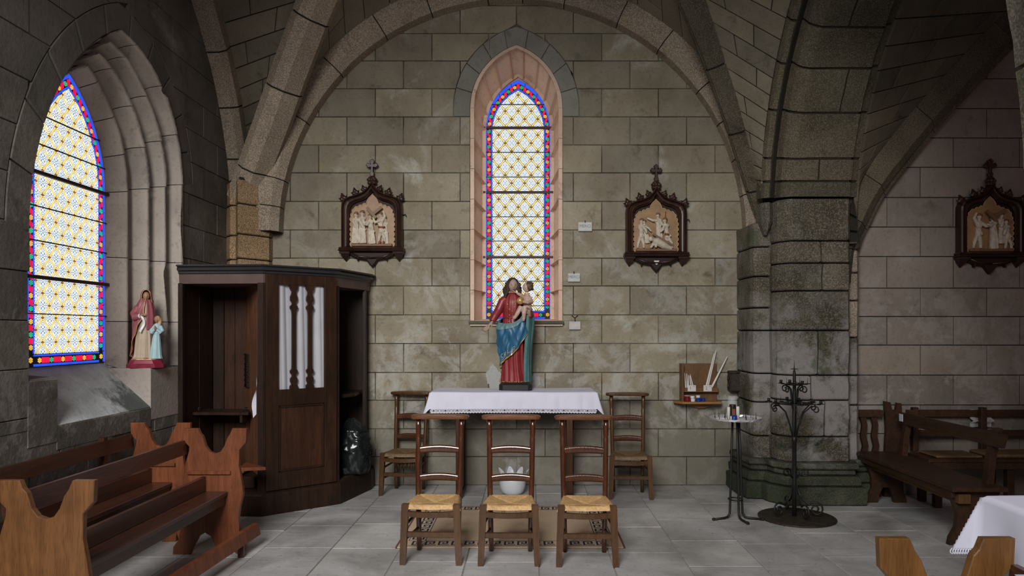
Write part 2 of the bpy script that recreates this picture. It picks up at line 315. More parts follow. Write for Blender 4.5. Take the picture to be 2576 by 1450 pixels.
# ------------------------------------------------------------------ mesh helpers
class MB:
    def __init__(s): s.v = []; s.f = []; s.sm = []; s.uv = None
    def add(s, vs, fs, sm=False):
        o = len(s.v); s.v.extend([Vector(x) for x in vs])
        for f in fs: s.f.append(tuple(i+o for i in f)); s.sm.append(sm)
        return s
    def merge(s, m, M=None):
        return s.add([M @ x if M else x for x in m.v], m.f, False) if not any(m.sm) else s._ms(m, M)
    def _ms(s, m, M):
        o = len(s.v); s.v.extend([M @ x if M else x.copy() for x in m.v])
        for f, q in zip(m.f, m.sm): s.f.append(tuple(i+o for i in f)); s.sm.append(q)
        return s
    def box(s, x0, x1, y0, y1, z0, z1, b=0.0, M=None):
        if b <= 0:
            vs = [(x, y, z) for x in (x0, x1) for y in (y0, y1) for z in (z0, z1)]
            fs = [(0, 1, 3, 2), (4, 6, 7, 5), (0, 4, 5, 1), (2, 3, 7, 6), (0, 2, 6, 4), (1, 5, 7, 3)]
        else:
            b = min(b, abs(x1-x0)*.45, abs(y1-y0)*.45, abs(z1-z0)*.45)
            vs = []; idx = {}
            for i, x in enumerate((x0, x1)):
                for j, y in enumerate((y0, y1)):
                    for k, z in enumerate((z0, z1)):
                        sx, sy, sz = (1 if i == 0 else -1), (1 if j == 0 else -1), (1 if k == 0 else -1)
                        for a, p in enumerate(((x, y+sy*b, z+sz*b), (x+sx*b, y, z+sz*b), (x+sx*b, y+sy*b, z))):
                            idx[i, j, k, a] = len(vs); vs.append(p)
            fs = []
            for i in (0, 1): fs.append(tuple(idx[i, j, k, 0] for j, k in ((0, 0), (1, 0), (1, 1), (0, 1))))
            for j in (0, 1): fs.append(tuple(idx[i, j, k, 1] for i, k in ((0, 0), (1, 0), (1, 1), (0, 1))))
            for k in (0, 1): fs.append(tuple(idx[i, j, k, 2] for i, j in ((0, 0), (1, 0), (1, 1), (0, 1))))
            for j in (0, 1):
                for k in (0, 1): fs.append((idx[0, j, k, 1], idx[1, j, k, 1], idx[1, j, k, 2], idx[0, j, k, 2]))
            for i in (0, 1):
                for k in (0, 1): fs.append((idx[i, 0, k, 0], idx[i, 1, k, 0], idx[i, 1, k, 2], idx[i, 0, k, 2]))
            for i in (0, 1):
                for j in (0, 1): fs.append((idx[i, j, 0, 0], idx[i, j, 1, 0], idx[i, j, 1, 1], idx[i, j, 0, 1]))
            for i in (0, 1):
                for j in (0, 1):
                    for k in (0, 1): fs.append((idx[i, j, k, 0], idx[i, j, k, 1], idx[i, j, k, 2]))
        if M is not None: vs = [M @ Vector(v) for v in vs]
        return s.add(vs, fs)
    def rings(s, rs, closed=True, cap0=True, cap1=True, sm=True):
        n = len(rs[0]); vs = [p for r in rs for p in r]; fs = []
        for i in range(len(rs)-1):
            for j in range(n if closed else n-1):
                k = (j+1) % n
                fs.append((i*n+j, i*n+k, (i+1)*n+k, (i+1)*n+j))
        o = len(s.f); s.add(vs, fs, sm)
        base = len(s.v)-len(vs)
        if cap0: s.f.append(tuple(base+j for j in reversed(range(n)))); s.sm.append(False)
        if cap1: s.f.append(tuple(base+(len(rs)-1)*n+j for j in range(n))); s.sm.append(False)
        return s
    def prism(s, poly, mp, d0, d1, bev=0.0, back=True):
        rs = [[mp(a, b, d0) for a, b in poly]]
        if bev > 0:
            rs.append([mp(a, b, d1-bev) for a, b in poly])
            rs.append([mp(a, b, d1) for a, b in inset(poly, bev)])
        else: rs.append([mp(a, b, d1) for a, b in poly])
        return s.rings(rs, True, back, True, False)
    def tube(s, pts, rad, n=8, cap=True, sm=True, flat=None):
        pts = [Vector(p) for p in pts]; rs = []; up = None
        for i, p in enumerate(pts):
            t = (pts[min(i+1, len(pts)-1)] - pts[max(i-1, 0)]).normalized()
            if up is None:
                up = Vector((0, 0, 1)) if abs(t.z) < .9 else Vector((1, 0, 0))
            a = t.cross(up)
            if a.length < 1e-4: a = t.cross(Vector((0, 1, 0.1)))
            a.normalize(); bb = a.cross(t).normalized(); up = bb
            r = rad[i] if isinstance(rad, (list, tuple)) else rad
            fl = flat if flat else 1.0
            rs.append([p + a*cos(2*pi*k/n)*r + bb*sin(2*pi*k/n)*r*fl for k in range(n)])
        return s.rings(rs, True, cap, cap, sm)
    def lathe(s, prof, n=20, c=(0, 0, 0), cap=True, sm=True):
        c = Vector(c)
        return s.rings([[c+Vector((r*cos(2*pi*k/n), r*sin(2*pi*k/n), z)) for k in range(n)] for r, z in prof], True, cap, cap, sm)
    def ball(s, c, r, n=12, m=8):
        c = Vector(c); r = r if isinstance(r, (tuple, list)) else (r, r, r); rs = []
        for i in range(m+1):
            t = -pi/2 + pi*(0.02 + 0.96*i/m)
            rs.append([c+Vector((r[0]*cos(t)*cos(2*pi*k/n), r[1]*cos(t)*sin(2*pi*k/n), r[2]*sin(t))) for k in range(n)])
        return s.rings(rs)
    def grid(s, fn, nu, nv, sm=True):
        vs = [fn(i/nu, j/nv) for j in range(nv+1) for i in range(nu+1)]
        fs = [(j*(nu+1)+i, j*(nu+1)+i+1, (j+1)*(nu+1)+i+1, (j+1)*(nu+1)+i) for j in range(nv) for i in range(nu)]
        return s.add(vs, fs, sm)

def area2(p): return sum(p[i][0]*p[(i+1) % len(p)][1]-p[(i+1) % len(p)][0]*p[i][1] for i in range(len(p)))/2
def inset(poly, d):
    n = len(poly); sg = 1 if area2(poly) > 0 else -1; out = []
    for i in range(n):
        p0, p1, p2 = Vector(poly[i-1]), Vector(poly[i]), Vector(poly[(i+1) % n])
        e1, e2 = (p1-p0), (p2-p1)
        if e1.length < 1e-7 or e2.length < 1e-7: out.append(tuple(p1)); continue
        e1.normalize(); e2.normalize()
        n1 = Vector((-e1.y, e1.x))*sg; n2 = Vector((-e2.y, e2.x))*sg
        b = n1+n2
        if b.length < 1e-5: out.append(tuple(p1+n1*d)); continue
        b.normalize(); k = d/max(0.45, b.dot(n1)); q = p1+b*k
        out.append((q.x, q.y))
    return out
def clip(poly, conv):         # Sutherland-Hodgman against a convex CCW polygon
    out = list(poly)
    for i in range(len(conv)):
        a, b = conv[i], conv[(i+1) % len(conv)]
        if not out: break
        src, out = out, []
        def side(p): return (b[0]-a[0])*(p[1]-a[1])-(b[1]-a[1])*(p[0]-a[0])
        for j in range(len(src)):
            p, q = src[j-1], src[j]; sp, sq = side(p), side(q)
            if sp*sq < 0 and abs(sp-sq) > 1e-12:
                t = sp/(sp-sq); out.append((p[0]+(q[0]-p[0])*t, p[1]+(q[1]-p[1])*t))
            if sq >= 0: out.append(q)
    r = []
    for p in out:
        if not r or (abs(p[0]-r[-1][0])+abs(p[1]-r[-1][1])) > 1e-5: r.append(p)
    if len(r) > 2 and abs(r[0][0]-r[-1][0])+abs(r[0][1]-r[-1][1]) < 1e-5: r.pop()
    return r if len(r) > 2 and abs(area2(r)) > 2e-5 else []

def mesh_of(name, mb, mat, fix=True):
    me = bpy.data.meshes.new(name); me.from_pydata([tuple(v) for v in mb.v], [], mb.f)
    me.polygons.foreach_set('use_smooth', mb.sm)
    if mb.uv:
        ul = me.uv_layers.new(name='UVMap')
        for lp in me.loops: ul.data[lp.index].uv = mb.uv[lp.vertex_index]
    me.materials.append(MT[mat] if isinstance(mat, str) else mat)
    if fix:
        bm = bmesh.new(); bm.from_mesh(me); bmesh.ops.recalc_face_normals(bm, faces=bm.faces); bm.to_mesh(me); bm.free()
    me.update(); return me
def link(name, me, parent=None, **props):
    o = bpy.data.objects.new(name, me); COL.objects.link(o)
    if parent is not None: o.parent = parent
    for k, v in props.items(): o[k] = v
    return o
def part(parent, name, mb, mat, label=None, world=False, kind=None, fix=True):
    if world:
        Mi = root_matrix(parent).inverted()
        mb.v = [Mi @ v for v in mb.v]
    o = link(name, mesh_of(name, mb, mat, fix), parent)
    if label: o['label'] = label
    if kind: o['kind'] = kind
    return o
def root_matrix(o):
    M = Matrix.LocRotScale(o.location, o.rotation_euler, o.scale)
    return root_matrix(o.parent) @ M if o.parent else M
def thing(name, label, cat, loc=(0, 0, 0), rz=0.0, group=None):
    o = bpy.data.objects.new(name, None); COL.objects.link(o); o.empty_display_size = 0.1
    o.location = loc; o.rotation_euler = (0, 0, rz); o['label'] = label; o['category'] = cat
    if group: o['group'] = group
    return o
def tag(o, label, cat, group=None):
    o['label'] = label; o['category'] = cat
    if group: o['group'] = group
    return o
def struct(name, mb, mat, label=None, parent=None):
    o = link(name, mesh_of(name, mb, mat) if mb else None, parent)
    if parent is None:
        o['kind'] = 'structure'
    if label: o['label'] = label
    return o
def dup(root, loc, rz, label, group=None):
    r = root.copy(); COL.objects.link(r); r.location = loc; r.rotation_euler = (0, 0, rz); r['label'] = label
    if group: r['group'] = group
    for ch in list(root.children):
        c = ch.copy(); COL.objects.link(c); c.parent = r
        for g in list(ch.children):
            d = g.copy(); COL.objects.link(d); d.parent = c
    return r
def hermite(tab, x):
    xs = [t[0] for t in tab]; ys = [t[1] for t in tab]; n = len(xs)
    if x <= xs[0]: return ys[0]+(ys[1]-ys[0])/(xs[1]-xs[0])*(x-xs[0])
    if x >= xs[-1]: return ys[-1]
    i = max(k for k in range(n-1) if xs[k] <= x)
    def sl(k):
        if k == 0: return (ys[1]-ys[0])/(xs[1]-xs[0])
        if k == n-1: return (ys[-1]-ys[-2])/(xs[-1]-xs[-2])
        return (ys[k+1]-ys[k-1])/(xs[k+1]-xs[k-1])
    h = xs[i+1]-xs[i]; t = (x-xs[i])/h; m0, m1 = sl(i)*h, sl(i+1)*h
    return (2*t**3-3*t*t+1)*ys[i]+(t**3-2*t*t+t)*m0+(-2*t**3+3*t*t)*ys[i+1]+(t**3-t*t)*m1
def text_mb(txt, size, mp, depth=0.001):
    cu = bpy.data.curves.new('t', 'FONT'); cu.body = txt; cu.size = size; cu.align_x = 'CENTER'; cu.align_y = 'CENTER'
    cu.extrude = depth; cu.resolution_u = 3
    o = bpy.data.objects.new('t', cu); COL.objects.link(o); bpy.context.view_layer.update()
    me = bpy.data.meshes.new_from_object(o.evaluated_get(bpy.context.evaluated_depsgraph_get()))
    mb = MB(); mb.add([mp(v.co.x, v.co.y, v.co.z) for v in me.vertices], [tuple(p.vertices) for p in me.polygons])
    bpy.data.objects.remove(o); bpy.data.curves.remove(cu); bpy.data.meshes.remove(me)
    return mb
# ================================================================== the chapel shell
YB, XL, YR = 7.04, -2.93, 6.62           # back wall, left wall, back wall of the bay on the right
GAP = 0.0034
def archpts(hw, rise, n):
    c = (rise*rise-hw*hw)/(2*hw); r = c+hw; T = acos(max(-1, min(1, c/r)))
    left = [(c-r*cos(T*i/n), r*sin(T*i/n)) for i in range(n+1)]
    return left + [(-x, z) for x, z in reversed(left[:-1])]
def arch_half(hw, rise, dz):              # half width of the pointed arch dz above its springing (None above the apex)
    if dz <= 0: return hw
    if dz >= rise: return None
    c = (rise*rise-hw*hw)/(2*hw); r = c+hw
    return sqrt(max(0, r*r-dz*dz))-c

def wall_stones(parent, mp, zs, joints, x0, x1, hole, mat, inside=None, depth=0.05, bev=0.004, rnd=0.0, crit=()):
    n = 0
    for k in range(len(zs)-1):
        z0, z1 = zs[k]+GAP, zs[k+1]-GAP
        xs = [x0]+[x for x in joints(k) if x0+0.08 < x < x1-0.08]+[x1]
        for i in range(len(xs)-1):
            xa, xb = xs[i]+GAP, xs[i+1]-GAP
            if inside and not inside(xa, xb, z0, z1): continue
            polys = []
            zz = [z0+(z1-z0)*j/6 for j in range(7)]
            if all(h is None or h[0] >= xb or h[1] <= xa for h in map(hole, zz)):
                polys.append([(xa, z0), (xb, z0), (xb, z1), (xa, z1)])
            else:
                cuts_ = [z0]+[c for c in crit if z0+.003 < c < z1-.003]+[z1]
                for za, zb in zip(cuts_, cuts_[1:]):
                    zz = [za+1e-4+(zb-za-2e-4)*j/6 for j in range(7)]; hl = [hole(z) for z in zz]; N = 7
                    real = [h for h in hl if h]
                    if not real or all(h[0] >= xb or h[1] <= xa for h in real):
                        polys.append([(xa, za), (xb, za), (xb, zb), (xa, zb)]); continue
                    xc = (real[0][0]+real[0][1])/2
                    L = [min(xb, (h[0] if h else xc)-GAP) for h in hl]; R = [max(xa, (h[1] if h else xc)+GAP) for h in hl]
                    if max(L)-xa > 0.04:
                        polys.append([(xa, za)]+[(max(xa+.004, L[j]), zz[j]) for j in range(N)]+[(xa, zb)])
                    if xb-min(R) > 0.04:
                        polys.append([(xb, zb)]+[(min(xb-.004, R[j]), zz[j]) for j in reversed(range(N))]+[(xb, za)])
            for p in polys:
                q = []
                for a in p:
                    if not q or abs(a[0]-q[-1][0])+abs(a[1]-q[-1][1]) > 2e-3: q.append(a)
                if len(q) < 3 or abs(area2(q)) < 2e-3: continue
                off = random.uniform(-rnd, rnd)
                mb = MB().prism(q, mp, -depth, off, bev, back=False)
                part(parent, 'stone_block', mb, mat); n += 1
    return n
def block(parent, name, P, s0, s1, t0, t1, ns, nt, gs, gt, thick, mat, flip=1, bev=0.005):
    sa, sb, ta, tb = s0+gs, s1-gs, t0+gt, t1-gt
    if sb-sa < 1e-3 or tb-ta < 1e-3: return None
    es, et = (sb-sa)*0.03, (tb-ta)*0.03
    ss = [sa, sa+es]+[sa+(sb-sa)*i/ns for i in range(1, ns)]+[sb-es, sb]
    tt = [ta, ta+et]+[ta+(tb-ta)*j/nt for j in range(1, nt)]+[tb-et, tb]
    mb = MB(); A, B = len(ss), len(tt); g = []
    def nrm(s, t):
        e = 1e-3
        v = (P(s+e, t)-P(s-e, t)).cross(P(s, t+e)-P(s, t-e))
        return v.normalized()*flip if v.length > 1e-12 else Vector((0, 0, 1))
    for j, t in enumerate(tt):
        for i, s in enumerate(ss):
            p = P(s, t)
            if i in (0, A-1) or j in (0, B-1): p = p-nrm(s, t)*bev
            g.append(p)
    fs = [(j*A+i, j*A+i+1, (j+1)*A+i+1, (j+1)*A+i) for j in range(B-1) for i in range(A-1)]
    ring = [i for i in range(A)]+[j*A+A-1 for j in range(1, B)]+[(B-1)*A+i for i in reversed(range(A-1))]+[j*A for j in reversed(range(1, B-1))]
    vs = list(g); base = len(vs)
    for r in ring:
        j, i = divmod(r, A); vs.append(g[r]-nrm(ss[i], tt[j])*thick)
    m = len(ring)
    fs += [(ring[q], ring[(q+1) % m], base+(q+1) % m, base+q) for q in range(m)]
    mb.add(vs, fs)
    return part(parent, name, mb, mat)

# ---------- floor: long rows of sawn slabs, pale joints
fl = struct('floor', MB().box(-3.3, 6.6, -3.0, 7.4, -0.12, -0.006), 'mortar_light', 'grey stone slab floor with pale joints')
col0 = -0.415
for k in range(-6, 13):
    xa, xb = col0+0.483*k, col0+0.483*(k+1)
    if xb > 5.4: continue
    y = 3.2+((k*37) % 10)*0.05
    while y < 7.0:
        ln = 0.50+((k*13+int(y*10)*7) % 5)*0.07
        yb = min(y+ln, 7.06)
        if 7.06-yb < 0.2: yb = 7.06
        X0, X1 = max(xa, XL), xb
        if X1-X0 > 0.08 and not (y < 3.6 and (xb < -2.2 or xa > 2.2)):
            z = random.uniform(-0.0015, 0.0015)
            mb = MB().prism([(X0+.004, y+.003), (X1-.004, y+.003), (X1-.004, yb-.003), (X0+.004, yb-.003)], lambda a, b, d: Vector((a, b, d)), -0.02, z, 0.0025, back=False)
            part(fl, 'floor_slab', mb, 'floor')
        y = yb
mb = MB().box(-3.3, 6.6, -3.0, 3.2, -0.02, 0.0)
part(fl, 'floor_field', mb, 'floor')

# ---------- back wall with the tall window
V_COURSE = [1224, 1150, 1080, 1008, 938, 865, 793, 720, 650, 579, 507, 435, 365, 294, 223, 153, 84, 14, -56]
ZB = [PZ(v, YB) for v in V_COURSE]; ZB[0] = 0.0
pit = 142.5*YB/F; xeven = PX(1015, YB); xodd = PX(944, YB)
ieven = V_COURSE.index(294)     # the course whose top is at 294 starts with joint 1015
def jb(k):
    b = xeven if (k-(ieven-1)) % 2 == 0 else xodd
    return [b+pit*i for i in range(-8, 12)]
W2C = PX(1299, YB); W2HW = 116*YB/F; W2SP = PZ(272, YB); W2AP = PZ(113, YB); W2SILL = PZ(807, YB)
RINGW = 0.165
R_SP = PZ(294, YB)
def hole_b(z):
    if z < W2SILL: return None
    if z < R_SP: return (W2C-W2HW, W2C+W2HW)
    if z < W2SP: return (W2C-W2HW-RINGW, W2C+W2HW+RINGW)
    h = arch_half(W2HW+RINGW, W2AP+0.185-W2SP, z-W2SP)
    return None if h is None else (W2C-h, W2C+h)
wb = struct('wall_back', None, None, 'back wall of pale limestone courses round the tall window')
core = MB()          # dark joints behind the stones; the opening stays free
y0 = YB+0.014
for a, b, c, d in ((XL-.2, W2C-W2HW, 0, 5.2), (W2C+W2HW, 3.1, 0, 5.2), (W2C-W2HW, W2C+W2HW, 0, W2SILL), (W2C-W2HW, W2C+W2HW, W2AP, 5.2)):
    core.add([(a, y0, c), (b, y0, c), (b, y0, d), (a, y0, d)], [(0, 1, 2, 3)])
ap = archpts(W2HW, W2AP-W2SP, 10)
for sgn in (-1, 1):
    pts = [(x, z) for x, z in ap if x*sgn >= -1e-6]
    pts = pts if sgn > 0 else pts
    vs = [(W2C+x, y0, W2SP+z) for x, z in pts]+[(W2C+sgn*W2HW, y0, W2AP)]
    core.add(vs, [tuple(range(len(vs)))])
part(wb, 'mortar_joints', core, 'mortar_var')
mpb = lambda a, b, d: Vector((a, YB-d, b))
WRC = (PX(1290, YB), PZ(588, YB)); WRR = 577*YB/F
def in_b(xa, xb, z0, z1):
    dx = 0 if xa < WRC[0] < xb else min(abs(xa-WRC[0]), abs(xb-WRC[0]))
    return z0 < WRC[1] or hypot(dx, z0-WRC[1]) < WRR+0.15
wall_stones(wb, mpb, ZB, jb, -2.62, 2.32, hole_b, 'lime', in_b, rnd=0.002, crit=(W2SILL, R_SP))
# ring of voussoirs over the window
def ringP(w0, w1, r0, r1, sp0, sp1, c, mpf, n=24, leg=0):
    A, B = archpts(w0, r0, n), archpts(w1, r1, n)
    if leg: A = [(-w0, -leg)]+A+[(w0, -leg)]; B = [(-w1, -leg)]+B+[(w1, -leg)]
    def P(s, t):
        x = max(0, min(1, s))*(len(A)-1); i = min(int(x), len(A)-2); f = x-i
        a = (A[i][0]+(A[i+1][0]-A[i][0])*f, A[i][1]+(A[i+1][1]-A[i][1])*f); b = (B[i][0]+(B[i+1][0]-B[i][0])*f, B[i][1]+(B[i+1][1]-B[i][1])*f)
        return mpf(c+a[0]+(b[0]-a[0])*t, sp0+a[1]+(sp1+b[1]-sp0-a[1])*t)
    return P
P = ringP(W2HW, W2HW+RINGW, W2AP-W2SP, W2AP+0.185-W2SP, W2SP, W2SP, W2C, lambda x, z: Vector((x, YB-0.001, z)), leg=W2SP-R_SP)
RF = 1 if (P(.51, .5)-P(.5, .5)).cross(P(.5, .51)-P(.5, .5)).y < 0 else -1
cuts = [0.0, 0.11, 0.225, 0.335, 0.445, 0.555, 0.665, 0.775, 0.89, 1.0]
for i in range(9):
    block(wb, 'voussoir', P, cuts[i], cuts[i+1], 0, 1, 4, 1, 0.0016, 0.02, 0.05, 'ring', flip=RF, bev=0.003)
# plaster patches beside the statue and on the plinth zone
def blob(parent, mp, cx, cz, rx, rz, mat, seed, depth=0.004):
    rng = random.Random(seed); n = 40
    k = [rng.uniform(0.5, 1.25) for _ in range(n)]; k = [(k[i]+k[i-1]+k[(i+1) % n])/3 for i in range(n)]
    poly = [(cx+rx*k[i]*cos(2*pi*i/n), cz+rz*k[i]*sin(2*pi*i/n)) for i in range(n)]
    part(parent, 'plaster_patch', MB().prism(poly, mp, -0.003, depth, 0.002, back=False), mat)
blob(wb, mpb, PX(1243, YB), PZ(952, YB), 0.085, 0.135, 'plaster', 3)
blob(wb, mpb, PX(1342, YB), PZ(962, YB), 0.065, 0.085, 'plaster', 5)
blob(wb, mpb, PX(936, YB), PZ(1122, YB), 0.060, 0.066, 'lime', 8, 0.004)

# splayed reveal of the window, built of stones
YG2 = 7.39; G2C = PX(1303.5, YG2); G2HW = 85.5*YG2/F; G2SP = PZ(330, YG2); G2AP = PZ(200, YG2); G2B = PZ(803, YG2)
win2 = struct('window_2', None, None, 'tall pointed stained glass window in the back wall')
fw = 0.018
def outl(hw, sp, ap_, zb, c, n=12):
    return [(c-hw, zb)]+[(c+x, sp+z) for x, z in archpts(hw, ap_-sp, n)]+[(c+hw, zb)]
A_ = outl(W2HW, W2SP, W2AP, W2SILL, W2C, 12); B_ = outl(G2HW+fw, G2SP, G2AP+0.05, G2B-0.005, G2C, 12)
def revP(s, t):
    x = max(0, min(1, s))*(len(A_)-1); i = min(int(x), len(A_)-2); f = x-i
    a = [A_[i][q]+(A_[i+1][q]-A_[i][q])*f for q in (0, 1)]; b = [B_[i][q]+(B_[i+1][q]-B_[i][q])*f for q in (0, 1)]
    return Vector((a[0]+(b[0]-a[0])*t, YB+(YG2-0.02-YB)*t, a[1]+(b[1]-a[1])*t))
N_ = len(A_)-1
sc = [1.0*i/7/N_ for i in range(8)]+[(1+24*j/9)/N_ for j in range(1, 9)]+[(25+i/7)/N_ for i in range(8)]
for i in range(len(sc)-1):
    arch_ = 1/N_-1e-6 < sc[i] < 25/N_-1e-6
    block(win2, 'reveal_stone', revP, sc[i], sc[i+1], 0, 1, 4 if arch_ else 1, 2, 0.0004 if arch_ else 0.00004, 0.0, 0.04, 'reveal', flip=1, bev=0.0005)
mb = MB()
mb.grid(lambda a, b: revP(a, b)+Vector((0, 0.02, 0))+(Vector((W2C, YB, 2.8))-revP(a, b)).normalized()*-0.012, 40, 2)
part(win2, 'reveal_joints', mb, 'jamb')
part(win2, 'window_sill', MB().prism([(W2C-W2HW, W2SILL-0.002), (W2C+W2HW, W2SILL-0.002), (G2C+G2HW+.03, G2B+.004), (G2C-G2HW-.03, G2B+.004)], lambda a, b, d: Vector((a, YB-0.01+(b-W2SILL)/(G2B-W2SILL+1e-6)*(YG2-YB)+0.01, b+d)), -0.05, 0.0), 'reveal')
part(win2, 'sill_lip', MB().box(W2C-W2HW-0.012, W2C+W2HW+0.012, YB-0.05, YB+0.03, W2SILL-0.036, W2SILL-0.004, 0.006), 'slate')

# ---------- stained glass
def sorted_ccw(p): return p if area2(p) > 0 else list(reversed(p))
def glazing(win, Wm, hw, sp, apx, zb, dx, dz, zoff, bars, thin, per_side, amber_first=True):
    # Wm(a, z, d): a across the light, d towards the room
    ol = lambda o: [(-(hw-o), zb+o), ((hw-o), zb+o)]+[(x, sp+z) for x, z in reversed(archpts(hw-o, (apx-sp)-o*1.35, 10))]
    sheet = ol(-0.004); mb = MB(); mb.prism(sheet, Wm, -0.012, -0.004, back=True)
    part(win, 'lead_cames', mb, 'lead', 'black lead lines between the panes')
    def piece(poly, mat, name, uvc=None, front=0.0, bev=0.0):
        mb = MB().prism(poly, Wm, -0.0035, front, bev, back=False)
        if uvc:
            mb.uv = []
            for r in (0, 1):
                for a, b in poly: mb.uv.append(((a-uvc[0])/(dx/2), (b-uvc[1])/(dz/2)))
        return part(win, name, mb, mat)
    inner = ol(0.086)
    sw = 0.0066; g = 0.0050
    i0 = int(hw/dx*2)+2; j1 = int((apx-zb)/dz*2)+3
    strips = MB(); nodes = MB()
    ang = atan2(dz, dx); nx, nz = sin(ang), cos(ang)
    for j in range(0, j1):
        for i in range(-i0, i0+1):
            cx, cz = i*dx/2, zb+0.06+zoff+j*dz/2
            if (i+j) % 2 == 0:     # lozenge centred here
                ins = (sw+g)*1.0
                kx, kz = dx/2-ins/nx, dz/2-ins/nz
                poly = clip([(cx-kx, cz), (cx, cz-kz), (cx+kx, cz), (cx, cz+kz)], inner)
                if poly: piece(poly, 'quarry', 'lozenge_pane', (cx, cz))
                # the two yellow strips that leave the node to the right of the lozenge
                for sg in (1, -1):
                    ax, az = cx+dx/2, cz; bx, bz = cx, cz+sg*dz/2
                    L = hypot(bx-ax, bz-az); ux, uz = (bx-ax)/L, (bz-az)/L; px, pz = -uz*sw, ux*sw
                    e = 0.0105
                    q = [(ax+ux*e+px, az+uz*e+pz), (ax+ux*e-px, az+uz*e-pz), (bx-ux*e-px, bz-uz*e-pz), (bx-ux*e+px, bz-uz*e+pz)]
                    if area2(q) < 0: q.reverse()
                    q = clip(q, inner)
                    if q: strips.prism(q, Wm, -0.0035, 0.0, back=False)
                    # and the mirrored pair on the left edge belongs to the neighbour
                    ax = cx-dx/2
                    L = hypot(bx-ax, bz-az); ux, uz = (bx-ax)/L, (bz-az)/L; px, pz = -uz*sw, ux*sw
                    q = [(ax+ux*e+px, az+uz*e+pz), (ax+ux*e-px, az+uz*e-pz), (bx-ux*e-px, bz-uz*e-pz), (bx-ux*e+px, bz-uz*e+pz)]
                    if area2(q) < 0: q.reverse()
                    q = clip(q, inner)
                    if q: strips.prism(q, Wm, -0.0035, -0.0001, back=False)
                k = 0.0062
                q = clip([(cx+dx/2-k, cz), (cx+dx/2, cz-k), (cx+dx/2+k, cz), (cx+dx/2, cz+k)], inner)
                if q: nodes.prism(q, Wm, -0.0035, 0.001, back=False)
                q = clip([(cx-k, cz+dz/2), (cx, cz+dz/2-k), (cx+k, cz+dz/2), (cx, cz+dz/2+k)], inner)
                if q: nodes.prism(q, Wm, -0.0035, 0.001, back=False)
    part(win, 'yellow_strips', strips, 'gl_yellow', kind='stuff')
    part(win, 'orange_nodes', nodes, 'gl_node', kind='stuff')
    # border: outer blue, red with rosettes, inner blue
    def bp(o, n=14):
        return [(-(hw-o), zb+.086)]+[(x, sp+z) for x, z in archpts(hw-o, (apx-sp)-o*1.35, n)]+[((hw-o), zb+.086)]
    def along(pl):
        L = [0]
        for i in range(1, len(pl)): L.append(L[-1]+hypot(pl[i][0]-pl[i-1][0], pl[i][1]-pl[i-1][1]))
        def at(d):
            d = max(0, min(L[-1], d)); i = 1
            while i < len(L)-1 and L[i] < d: i += 1
            f = (d-L[i-1])/(L[i]-L[i-1]+1e-9)
            return (pl[i-1][0]+(pl[i][0]-pl[i-1][0])*f, pl[i-1][1]+(pl[i][1]-pl[i-1][1])*f)
        return at, L[-1]
    tracks = [along(bp(o)) for o in (0.002, 0.029, 0.033, 0.067, 0.071, 0.082)]
    Lm = tracks[3][1]
    def seg(oa, ob, f0, f1, m=3):
        (A, La), (B, Lb) = tracks[oa], tracks[ob]
        up = [A(La*(f0+(f1-f0)*i/m)) for i in range(m+1)]; dn = [B(Lb*(f0+(f1-f0)*i/m)) for i in range(m+1)]
        return up+list(reversed(dn))
    nb = per_side*2
    for i in range(nb//2):
        for oa, ob in ((0, 1), (4, 5)):
            piece(seg(oa, ob, (i+.02)/(nb/2), (i+.98)/(nb/2), 4), 'gl_blue', 'blue_pane')
    def rosette(c, r, mat):
        mb = MB()
        for q in range(6):
            a = pi*q/3+pi/6
            p = [(c[0]+cos(a)*r*.62+cos(2*pi*h/6)*r*.30, c[1]+sin(a)*r*.62+sin(2*pi*h/6)*r*.30) for h in range(6)]
            mb.prism(p, Wm, -0.0035, 0.0005, back=False)
        mb.prism([(c[0]+cos(2*pi*h/6)*r*.24, c[1]+sin(2*pi*h/6)*r*.24) for h in range(6)], Wm, -0.0035, 0.0005, back=False)
        part(win, 'rosette', mb, mat, 'green glass flower' if mat == 'gl_green' else 'amber glass flower')
    for i in range(nb):
        (A, La), (B, Lb) = tracks[2], tracks[3]
        f = (i+.5)/nb
        a, b = A(La*f), B(Lb*f); c = ((a[0]+b[0])/2, (a[1]+b[1])/2)
        rosette(c, 0.0205, 'gl_amber' if (i % 2 == 0) == amber_first else 'gl_green')
        if i < nb-1: piece(seg(2, 3, (i+.5)/nb+0.0225/Lm, (i+1.5)/nb-0.0225/Lm), 'gl_red', 'red_pane')
    for sg in (-1, 1):
        rosette((sg*(hw-.048), zb+.045), 0.0215, 'gl_amber')
        piece(sorted_ccw([(sg*(hw-.004), zb+.004), (sg*(hw-.024), zb+.004), (sg*(hw-.024), zb+.084), (sg*(hw-.004), zb+.084)]), 'gl_blue', 'blue_pane')
    nbt = 6
    for i in range(nbt):
        xa = -(hw-.074)+(2*hw-.148)*i/nbt; xb = -(hw-.074)+(2*hw-.148)*(i+1)/nbt
        piece([(xa+.002, zb+.002), (xb-.002, zb+.002), (xb-.002, zb+.018), (xa+.002, zb+.018)], 'gl_blue', 'blue_pane')
        piece([(xa+.002, zb+.070), (xb-.002, zb+.070), (xb-.002, zb+.082), (xa+.002, zb+.082)], 'gl_blue', 'blue_pane')
        rosette(((xa+xb)/2, zb+.042), 0.0205, 'gl_green' if i % 2 else 'gl_amber')
        if i < nbt-1: piece([((xa+xb)/2+.022, zb+.023), ((xa+xb)/2+(xb-xa)-.022, zb+.023), ((xa+xb)/2+(xb-xa)-.022, zb+.062), ((xa+xb)/2+.022, zb+.062)], 'gl_red', 'red_pane')
